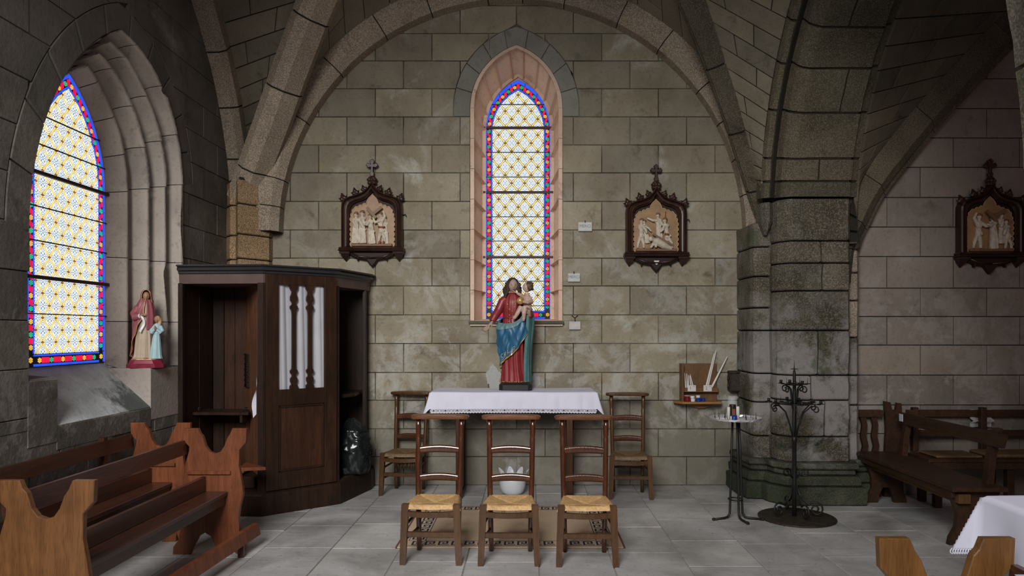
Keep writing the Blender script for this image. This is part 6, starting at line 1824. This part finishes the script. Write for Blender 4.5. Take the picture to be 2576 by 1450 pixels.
        part(t, 'sash', MB().tube([(.078, -.082, .375), (.12, -.078, .368)], .011, 6), 'relief_red')
        # fallen figure at the front
        mb = MB().tube([(.150, -.055, .232), (.07, -.070, .262), (.0, -.078, .300), (-.035, -.078, .305)], [.020, .036, .040, .030], 10)
        mb.tube([(-.02, -.078, .300), (-.045, -.08, .26), (-.06, -.078, .238)], [.018, .015, .012], 7); mb.tube([(.015, -.082, .30), (-.01, -.092, .265), (-.012, -.088, .24)], [.018, .014, .012], 7)
        mb.ball((-.060, -.080, .325), (.022, .022, .026), 10, 8)
        part(t, 'relief_figure', fuse(mb, .0052, 1), 'relief', 'fallen figure on hands and knees')
        beam(.16, .262, -.035, .375, -.055, .010); part(t, 'staff', MB().tube([(.095, -.04, .60), (.075, -.06, .44)], .004, 5), 'relief_brown')
        part(t, 'spear', MB().tube([(-.115, -.065, .46), (-.045, -.085, .29)], .0035, 5), 'relief_brown')
    else:
        fig(-.120, .232, .330, lean=.018, arms=[((.01, 0, -.02), (.05, -.03, -.03), (.09, -.025, -.03)), ((-.02, 0, 0), (-.05, .05, -.01), (-.03, .09, -.01))], short=True)
        fig(.015, .228, .325, lean=0, arms=[((-.01, 0, -.02), (-.04, -.02, -.035), (-.07, -.01, -.035))], y=-.05)
        fig(.095, .28, .29, lean=.012, arms=[((0, 0, -.02), (-.02, -.06, -.03))], y=-.03)
        fig(.160, .228, .280, lean=-.02, arms=[((-.01, 0, -.02), (-.04, -.05, -.035), (-.05, -.08, -.035))], short=True, y=-.048)
        beam(-.055, .580, .03, .49); beam(.125, .585, .02, .535, -.058); halo(.015, .515, .028)
    return t
GS = 'carved stations of the cross'
station('dark framed relief left of the tall window, two women facing a cross bearer', 937, 673.5, YB, GS, 0, 0)
s2 = station('dark framed relief right of the tall window, a figure fallen under the cross', 1650, 686, YB, GS, 0, 1)
part(s2, 'number_tag', MB().prism([(-.026, .115), (.026, .115), (.020, .09), (0, .072), (-.020, .09)], lambda a, b, d: Vector((a, -.062-d, b)), 0, .006), 'card', 'white shield-shaped tag')
station('dark framed relief on the wall of the neighbouring bay at the right edge', 2489, 690, YR, GS, 0, 2)
# ================================================================== plaques, candle shelf, stands
def plaque(u, v, Y, w_, h, label, mat, hookstyle=0):
    c = Vector((PX(u, Y), YB-.001, PZ(v, Y)))
    t = thing('votive_plaque', label, 'plaque', c, 0, 'small marble thank-you plaques')
    part(t, 'tablet', MB().box(-w_/2, w_/2, -.022, 0, -h/2, h/2, .004), 'marble')
    part(t, 'lettering', text_mb('MERCI', .040, lambda a, b, d: Vector((a, -.0225-d, b+.004))), mat, kind='stuff')
    if hookstyle: part(t, 'hook', MB().tube([(-.03, -.01, h/2+.060), (0, -.014, h/2+.035), (.03, -.01, h/2+.060)], .004, 5), 'rust'); part(t, 'hook', MB().tube([(0, -.014, h/2+.04), (.003, -.018, h/2-.003)], .004, 5), 'rust')
    else: part(t, 'hook', MB().tube([(0, -.004, h/2+.016), (0, -.022, h/2+.008), (0, -.024, h/2-.008)], .004, 5), 'rust')
plaque(1472, 570.5, 7.02, .138, .092, 'topmost white thank-you plaque right of the tall window', 'ink')
plaque(1444, 698.5, 7.02, .122, .086, 'middle white thank-you plaque, beside the window edge', 'ink')
plaque(1446, 819.5, 7.02, .115, .082, 'lowest thank-you plaque, hung from a forked hook beside the sill', 'goldtext', 1)
# candle shelf
Yw = YB-.002; bx0, bx1 = PX(1713, 6.98), PX(1806, 6.98); bz0, bz1 = PZ(1010, 6.98), PZ(915.5, 6.98)
cs = thing('candle_shelf', 'wooden wall shelf with a tall back board for offering candles', 'shelf', ((bx0+bx1)/2, Yw, bz0))
def cp_part(n, mb, m, l=None): return part(cs, n, mb, m, l, True)
cp_part('back_board', MB().box(bx0, bx1, Yw-.022, Yw, bz0, bz1, .003), 'board')
cp_part('side_board', MB().box(bx0-.004, bx0+.018, Yw-.11, Yw, bz0, bz1+.002, .003), 'board')
cp_part('holder_rail', MB().box(bx0+.018, bx1, Yw-.085, Yw-.074, PZ(976, 6.95)-.045, PZ(976, 6.95), .003), 'board')
cp_part('holder_base', MB().box(bx0+.018, bx1, Yw-.074, Yw-.022, PZ(976, 6.95)-.045, PZ(976, 6.95)-.036, .002), 'board')
sz = PZ(1011, 6.9)
poly = [(PX(1701, 6.9), Yw), (PX(1701, 6.85), Yw-.06), (PX(1718, 6.85), Yw-.17), (PX(1817, 6.85), Yw-.17), (PX(1822, 6.9), Yw-.05), (PX(1822, 6.9), Yw)]
cp_part('shelf_board', MB().prism(poly, lambda a, b, d: Vector((a, b, d)), sz-.02, sz, .003), 'shelf', 'lighter shelf plank')
brp = [(PX(1722, 6.95), sz-.02), (PX(1735, 6.95), sz-.045), (PX(1760, 6.95), sz-.075), (PX(1775, 6.95), sz-.075), (PX(1795, 6.95), sz-.045), (PX(1806, 6.95), sz-.02)]
cp_part('bracket', MB().prism(brp, lambda a, b, d: Vector((a, Yw-d, b)), 0, .05, .004), 'shelf')
zc_ = PZ(976, 6.95)
for nm, u, txt in (('first', 1742, '1'), ('second', 1782, '2')):
    cx, cz = PX(u, 6.92), PZ(978, 6.92)
    t = thing('price_card', 'left hand white price card, below the thin candles' if txt == '1' else 'right hand white price card, below the long candles', 'card', (cx, Yw-.087, cz), 0, 'price cards on the candle shelf')
    part(t, 'card', MB().box(-.040, .040, -.002, 0, -.030, .030), 'card')
    part(t, 'numeral', text_mb(txt, .045, lambda a, b, d: Vector((a-.012, -.0022-d, b))), 'ink')
    part(t, 'red_mark', text_mb('EUR', .012, lambda a, b, d: Vector((a+.020, -.0022-d, b+.016))), 'redink', kind='stuff')
def taper(x, y, z, dx, dz, r, label, group, dy=0.0):
    t = thing('candle', label, 'candle', (x, y, z), 0, group)
    n = 6
    part(t, 'shaft', MB().tube([(dx*i/n, dy*i/n, dz*i/n) for i in range(n+1)], [r*(1-.55*(i/n)**1.5) for i in range(n+1)], 8), 'wax')
    part(t, 'wick', MB().tube([(dx, dy, dz), (dx*1.03, dy, dz*1.03)], .0012, 4), 'wax')
GC = 'candles on the candle shelf'
ty = Yw-.038
taper(PX(1779, 6.98), ty, zc_-.0355, PX(1803, 6.98)-PX(1779, 6.98), .40, .012, 'tallest long white candle leaning right on the candle shelf', GC)
taper(PX(1774, 6.98), ty-.018, zc_-.0355, PX(1797, 6.98)-PX(1774, 6.98), .37, .011, 'long white candle close before the tallest one on the shelf', GC)
taper(PX(1787, 6.98), ty-.004, zc_-.0355, PX(1831, 6.98)-PX(1787, 6.98), .34, .012, 'long white candle leaning out beyond the shelf board', GC)
for i, (u0, u1, vt, lb) in enumerate(((1727, 1724, 930, 'leftmost thin short candle in the bundle on the candle shelf'), (1731, 1729, 932, 'second thin short candle in the bundle on the candle shelf'), (1734, 1733, 936, 'third thin short candle in the bundle on the candle shelf'), (1741, 1736, 938, 'thin short candle leaning left in the bundle'), (1747, 1737, 934, 'most slanted thin short candle of the bundle'))):
    taper(PX(u0, 6.97), ty-.004*i, zc_-.0355, PX(u1, 6.97)-PX(u0, 6.97), PZ(vt, 6.97)-zc_, .008, lb, GC)
def votive(u, Y, z, r, h, mat, label, nm='votive_light', sq=False):
    t = thing(nm, label, 'votive candle', (PX(u, Y), Y, z), 0, 'votive cups on the candle shelf')
    n = 4 if sq else 18
    part(t, 'cup', MB().lathe([(r*.9, 0), (r, .006), (r*1.02, h*.9), (r, h), (r*.86, h), (r*.84, h*.7)], n, sm=not sq), mat)
    part(t, 'wax', MB().lathe([(r*.84, h*.68), (r*.84, h*.74)], n), 'wax')
    part(t, 'rim', MB().lathe([(r*1.03, h*.86), (r*1.06, h*.90), (r*1.04, h*.94)], n), 'white' if mat in ('redglass',) else mat)
yv = Yw-.115
votive(1729, yv, sz, .030, .062, 'redglass', 'red votive cup with white band on the shelf', sq=False)
votive(1743, yv-.02, sz, .021, .030, 'white', 'lower left white votive cup on the shelf')
votive(1742, yv-.02, sz+.031, .021, .024, 'white', 'upper left white votive cup, stacked on another')
votive(1756, yv+.03, sz+.032, .021, .024, 'white', 'upper right white votive cup, stacked on another')
votive(1756, yv+.03, sz, .021, .031, 'white', 'lower right white votive cup behind the blue one')
votive(1757, yv-.025, sz, .023, .034, 'blueglass', 'bright blue votive cup at the front of the shelf')
votive(1769, yv, sz, .021, .032, 'blueglass', 'right hand blue votive cup on the shelf')
# offertory box
ob = thing('offertory_box', 'dark iron offertory box with a coin slot on the wall beside the candle shelf', 'box', (PX(1856, 6.97), YB-.002, PZ(960, 6.97)))
part(ob, 'body', MB().box(-.085, .085, -.10, 0, -.10, .10, .012), 'rust')
part(ob, 'lid', MB().box(-.088, .088, -.108, 0, .075, .104, .008), 'rust')
part(ob, 'coin_slot', MB().box(-.022, .030, -.112, -.1075, .083, .094), 'black')
for z in (-.045, .03): part(ob, 'hinge', MB().tube([(-.092, -.06, z-.02), (-.092, -.06, z+.02)], .010, 8), 'rust')

# ---------- tripod candle stand with a foil tray
X, Y = PX(1850, 5.80), 5.80
st = thing('candle_stand', 'black tripod candle stand with a foil covered round tray', 'candle stand', (X, Y, 0))
tz = .805
for a in (-158, -22, -78):
    a = radians(a); d = Vector((cos(a), sin(a), 0)); k = .215 if sin(a) > -.9 else .20
    path = [d*.028+Vector((0, 0, tz-.01)), d*.040+Vector((0, 0, .5)), d*.052+Vector((0, 0, .13)), d*.056+Vector((0, 0, .045)), d*.075+Vector((0, 0, .018)), d*.11+Vector((0, 0, .011)), d*k+Vector((0, 0, .0105))]
    part(st, 'leg', MB().tube(path, .0095, 8), 'iron')
    part(st, 'foot', MB().tube([d*(k-.01)+Vector((0, 0, .011)), d*(k+.006)+Vector((0, 0, .011))], .0125, 8), 'iron')
for z, r in ((.155, .055), (tz-.02, .034)):
    part(st, 'brace_ring', MB().tube([(r*cos(2*pi*k/24), r*sin(2*pi*k/24), z) for k in range(25)], .006, 6, False), 'iron')
mb = MB(); rng = random.Random(5); rs = []
for z, r in ((tz-.004, .14), (tz-.002, .190), (tz+.004, .203), (tz+.018, .206), (tz+.017, .201), (tz+.005, .192), (tz+.004, .02)):
    rs.append([Vector((r*(1+rng.uniform(-.012, .012))*cos(2*pi*k/60), r*(1+rng.uniform(-.012, .012))*sin(2*pi*k/60), z+rng.uniform(-.004, .004))) for k in range(60)])
mb.rings(rs, True, True, True, False)
part(st, 'foil_tray', mb, 'foil', 'crinkled aluminium foil tray')
for k in range(14):
    a = 2*pi*k/14; part(st, 'candle_spike', MB().tube([(.165*cos(a), .165*sin(a), tz+.003), (.165*cos(a), .165*sin(a), tz+.055)], [.003, .0008], 5), 'iron')
for k in range(6):
    a = 2*pi*k/6+.3; part(st, 'candle_spike', MB().tube([(.095*cos(a), .095*sin(a), tz+.003), (.095*cos(a), .095*sin(a), tz+.055)], [.003, .0008], 5), 'iron')
def stump(u, dy, h, r, label):
    t = thing('candle', label, 'candle', (PX(u, Y+dy), Y+dy, tz+.006), 0, 'candles on the foil tray')
    part(t, 'shaft', MB().lathe([(r, 0), (r, h*.96), (r*.8, h)], 12), 'wax'); part(t, 'wick', MB().tube([(0, 0, h), (.001, 0, h+.008)], .001, 4), 'black')
stump(1833, -.03, .098, .0125, 'left thick white candle stump on the foil tray'); stump(1856, .0, .100, .014, 'right thick white candle stump on the foil tray')
stump(1839, -.09, .030, .006, 'short thin candle end on the foil tray')
bv = thing('votive_light', 'blue votive cup on the foil tray', 'votive candle', (PX(1847, Y-.07), Y-.07, tz+.006))
part(bv, 'cup', MB().lathe([(.020, 0), (.022, .004), (.023, .034), (.020, .034), (.019, .02)], 18), 'blueglass')
pv = thing('picture_candle', 'dark votive glass with a portrait print, on the foil tray', 'votive candle', (PX(1843, Y+.06), Y+.06, tz+.006))
part(pv, 'glass', MB().lathe([(.026, 0), (.027, .004), (.027, .10), (.026, .11)], 18), 'frame')
part(pv, 'print', MB().box(-.013, .013, -.0285, -.0265, .02, .075), 'relief_red')
gv = tag(link('clear_glass', mesh_of('clear_glass', MB().lathe([(.030, 0), (.034, .006), (.036, .13), (.034, .175), (.032, .175), (.034, .13), (.032, .008)], 20, cap=False), 'clear')), 'tall clear glass at the back of the foil tray', 'glass')
gv.location = (PX(1841, Y+.11), Y+.11, tz+.006)

# ---------- wrought iron candelabrum
X, Y = PX(1992, 5.80)+.02, 5.80
cd = thing('candelabrum', 'rusty wrought iron candelabrum with two tiers of spikes on a round base plate', 'candelabrum', (X, Y, 0))
part(cd, 'base_plate', MB().lathe([(.30, 0), (.305, .004), (.305, .010), (.298, .014), (.02, .018)], 40, c=(.02, 0, 0)), 'rust')
part(cd, 'pole', MB().lathe([(.017, .015), (.0165, .30), (.0175, .32), (.0175, .62), (.021, .622), (.021, .66), (.0175, .662), (.015, .95), (.012, 1.18), (.010, 1.20)], 12), 'iron')
def spiral(cx, cz, r0, r1, a0, a1, d, n=26, rad=.0055, y0=0):
    return [Vector((0, 0, 0))+d*(cx+(r0+(r1-r0)*i/n)*cos(a0+(a1-a0)*i/n))+Vector((0, 0, cz+(r0+(r1-r0)*i/n)*sin(a0+(a1-a0)*i/n))) for i in range(n+1)]
for a in (-155, -80, -20, 90):
    d = Vector((cos(radians(a)), sin(radians(a)), 0))
    p = [d*.016+Vector((0, 0, .27))]+[d*.05+Vector((0, 0, .17))]+spiral(.165, .085, .062, .012, radians(150), radians(150-560), d)
    part(cd, 'foot_scroll', MB().tube(p, .0075, 6), 'iron')
for a in (-160, -20, 60, 200):
    d = Vector((cos(radians(a)), sin(radians(a)), 0))
    p = [d*.016+Vector((0, 0, .33))]+spiral(.075, .375, .042, .010, radians(220), radians(220-520), d)
    part(cd, 'scroll', MB().tube(p, .006, 6), 'iron')
def tier(z, r, zj, n, cups, off):
    for k in range(n):
        a = 2*pi*k/n+off; d = Vector((cos(a), sin(a), 0))
        p = [d*.016+Vector((0, 0, zj)), d*(.02+r*.10)+Vector((0, 0, zj+(z-zj)*.35)), d*(r*.38)+Vector((0, 0, zj+(z-zj)*.72)), d*(r*.70)+Vector((0, 0, z-.018))]+spiral(r*.86, z-.045, .030, .010, radians(120), radians(120-380), d, 16)
        part(cd, 'arm', MB().tube(p, .0055, 6), 'iron')
    part(cd, 'tier_ring', MB().tube([(r*.62*cos(2*pi*k/30), r*.62*sin(2*pi*k/30), z-.006) for k in range(31)], .005, 5, False), 'iron')
    for k in range(cups):
        a = 2*pi*k/cups+off+.2; rr = r*(1.0 if k % 2 == 0 else .72); c = Vector((rr*cos(a), rr*sin(a), z))
        part(cd, 'spoke', MB().tube([Vector((cos(a)*.014, sin(a)*.014, z-.006)), c-Vector((0, 0, .004))], .004, 5), 'iron')
        part(cd, 'drip_pan', MB().lathe([(.004, -.004), (.026, 0), (.027, .003), (.004, .002)], 12, c), 'iron')
        if k % 3: part(cd, 'candle_cup', MB().lathe([(.012, .002), (.0125, .028), (.0105, .028), (.010, .006)], 10, c), 'iron')
        else: part(cd, 'candle_spike', MB().tube([c, c+Vector((0, 0, .052))], [.003, .0008], 5), 'iron')
tier(PZ(1014, 5.8), .205, PZ(1098, 5.8), 6, 12, .25)
tier(PZ(966, 5.8), .105, PZ(1015, 5.8), 4, 7, .6)
part(cd, 'top_spike', MB().tube([(0, 0, 1.195), (0, 0, 1.285)], [.005, .0008], 6), 'iron')
part(cd, 'drip_pan', MB().lathe([(.004, -.004), (.030, 0), (.031, .003), (.004, .002)], 14, (0, 0, 1.215)), 'iron')

# ================================================================== neighbouring bay: benches, table
def legpanel(x0, x1, h, wav=.03):
    w_ = x1-x0; L = [(0, 0), (.30*w_, 0), (.34*w_, h*.18), (.42*w_, h*.34), (.58*w_, h*.34), (.66*w_, h*.18), (.70*w_, 0), (w_, 0), (w_*.97, h*.14), (w_*.86, h*.32), (w_*.84, h*.55), (w_*.92, h*.78), (w_*1.0, h), (0, h), (w_*.08, h*.78), (w_*.16, h*.55), (w_*.14, h*.32), (.03*w_, h*.14)]
    return [(x0+a, b) for a, b in L]
bn = thing('bench', 'dark bench with a plank backrest running away from the camera in the right bay', 'bench', (3.2, 5.75, 0))
bp_ = lambda n, mb, m='oldpew', l=None: part(bn, n, mb, m, l, True)
bp_('seat', MB().box(2.97, 3.36, 4.98, 6.52, .395, .425, .004))
bp_('seat_edge', MB().box(2.985, 3.01, 5.02, 6.46, .345, .396, .003))
for y in (5.06, 6.32):
    bp_('leg_panel', MB().prism(legpanel(2.99, 3.36, .396), lambda a, b, d, y=y: Vector((a, y+d, b)), 0, .045, .003))
bp_('stretcher', MB().box(3.03, 3.115, 5.01, 6.44, .305, .372, .003), 'board', 'light end of the through stretcher')
for y in (5.10, 6.26):
    bp_('back_post', MB().rings([[(a, y, z), (a+.05, y, z), (a+.05, y+.055, z), (a, y+.055, z)] for z, a in ((.424, 3.285), (.60, 3.30), (.80, 3.345), (.825, 3.35))], True, True, True, False))
bp_('back_rail', MB().rings([[(3.315, y, .70), (3.34, y, .70), (3.365, y, .795), (3.34, y, .795)] for y in (4.99, 6.40)], True, True, True, False))
pc = tag(link('paper_label', mesh_of('paper_label', MB().box(3.300, 3.304, 6.28, 6.34, .725, .79, 0), 'paper')), 'small white paper label on the far end of the bench backrest', 'label')
ep = thing('bench_end', 'tall dark forked bench end standing against the wall beside the pier', 'bench end', (3.36, 6.565, 0))
part(ep, 'panel', MB().prism([(-.09, 0), (.09, 0), (.075, .42), (.085, .62), (.07, .86), (.03, .865), (.02, .80), (-.015, .80), (-.03, .87), (-.085, .88), (-.07, .62), (-.08, .42)], lambda a, b, d: Vector((a, d, b)), -.02, .02, .003), 'oldpew')
b2 = thing('bench', 'dark bench along the wall of the right bay, half hidden behind the other bench', 'bench', (4.1, 6.3, 0))
bq = lambda n, mb, m='oldpew', l=None: part(b2, n, mb, m, l, True)
bq('seat', MB().box(3.42, 5.2, 6.08, 6.42, .40, .43, .004)); bq('seat_edge', MB().box(3.46, 5.2, 6.09, 6.11, .34, .40, .003))
bq('back_rail', MB().box(3.48, 5.2, 6.545, 6.575, .735, .80, .004))
bq('mid_rail', MB().box(3.44, 5.2, 6.50, 6.525, .56, .62, .004))
for x in (3.50, 4.12, 4.60, 5.1):
    bq('back_post', MB().box(x, x+.05, 6.47, 6.53, .43, .83, .005)); bq('leg', MB().box(x, x+.06, 6.12, 6.18, 0, .40, .004)); bq('leg', MB().box(x, x+.06, 6.36, 6.42, 0, .40, .004))
kn = thing('prie_dieu', 'low dark rail on wavy uprights standing between the pier and the forked bench end', 'kneeler', (3.15, 6.56, 0))
kp = lambda n, mb: part(kn, n, mb, 'oldpew', None, True)
for x in (3.05, 3.15):
    kp('wavy_upright', MB().prism([(x, .40), (x+.055, .40), (x+.07, .47), (x+.05, .56), (x+.06, .66), (x+.045, .735), (x-.005, .735), (x+.012, .66), (x-.002, .56), (x+.02, .47)], lambda a, b, d: Vector((a, 6.53+d, b)), 0, .03, .003))
kp('top_rail', MB().box(3.03, 3.25, 6.52, 6.58, .735, .80, .004)); kp('shelf', MB().box(3.03, 3.25, 6.53, 6.60, .375, .402, .003))
for x in (3.035, 3.21): kp('leg', MB().box(x, x+.035, 6.54, 6.58, 0, .376, .003))
cu = tag(link('seat_cushion', mesh_of('seat_cushion', MB().box(3.95, 4.55, 6.10, 6.40, .432, .465, .014), 'rush_old')), 'flat straw coloured cushion on the bench along the wall', 'cushion')
cu2 = tag(link('seat_cushion', mesh_of('seat_cushion', MB().box(3.50, 3.90, 6.10, 6.40, .432, .455, .010), 'rush_old')), 'thin grey brown cushion left of the other on the wall bench', 'cushion')
cv = tag(link('hanging_cloth', mesh_of('hanging_cloth', MB().grid(lambda a, b: Vector((4.07+.20*a, 6.575-.012-.05*(1 if .3 < b < .5 else 0)-.008*sin(a*12), .64+.165*b)), 14, 8), 'plaster')), 'pale greenish cloth hanging over the rail of the wall bench', 'cloth')
# white covered table at the right edge
wt = thing('side_table', 'wooden side table under the white cloth at the right edge', 'table', (2.25, 1.95, 0))
part(wt, 'table_top', MB().box(1.675, 2.70, 1.26, 2.59, .885, .918, .004), 'oak_red', world=True)
for x in (1.74, 2.60):
    for y in (1.32, 2.49): part(wt, 'leg', MB().box(x, x+.06, y, y+.06, 0, .885, .004), 'oak_red', world=True)
def wc(a, b):
    X0, X1, Y0, Y1, Zt, D = 1.662, 2.71, 1.25, 2.60, .922, .20
    dx, dy = (X1-X0), (Y1-Y0); u = -D+a*(dx+2*D); v = -D+b*(dy+2*D)
    ox = max(0, -u, u-dx); oy = max(0, -v, v-dy); sx_ = -1 if u < 0 else 1; sy_ = -1 if v < 0 else 1
    x = X0+min(max(u, 0), dx); y = Y0+min(max(v, 0), dy); z = Zt
    fl = .012
    if ox > 0 and oy > 0:
        d = max(ox, oy); k = min(ox, oy); t = k/(d+1e-6)
        x += sx_*(ox*.16+.006+.06*t*(d/D)*.6); y += sy_*(oy*.16+.006+.06*t*(d/D)*.6); z -= d*.98+k*.10
    elif ox > 0: x += sx_*(.006+ox*.06+fl*(ox/D)*sin(v*19)); z -= ox*.985
    elif oy > 0: y += sy_*(.006+oy*.06+fl*(oy/D)*sin(u*21)); z -= oy*.985
    else: z += .0012*sin(u*15+v*9)
    return Vector((x, y, z))
wo = tag(link('table_cloth', mesh_of('table_cloth', MB().grid(wc, 90, 110), 'linen')), 'white woven cloth over the small table at the right edge', 'tablecloth')
mb = MB()
for k in range(70):
    p = wc(0.0, .02+.98*k/70)
    mb.tube([p+Vector((-.003+.009*cos(2*pi*j/8), .009*sin(2*pi*j/8), -.010+.009*sin(2*pi*j/8+1))) for j in range(9)], .0028, 4, False)
part(wo, 'lace_edge', mb, 'lace', kind='stuff')
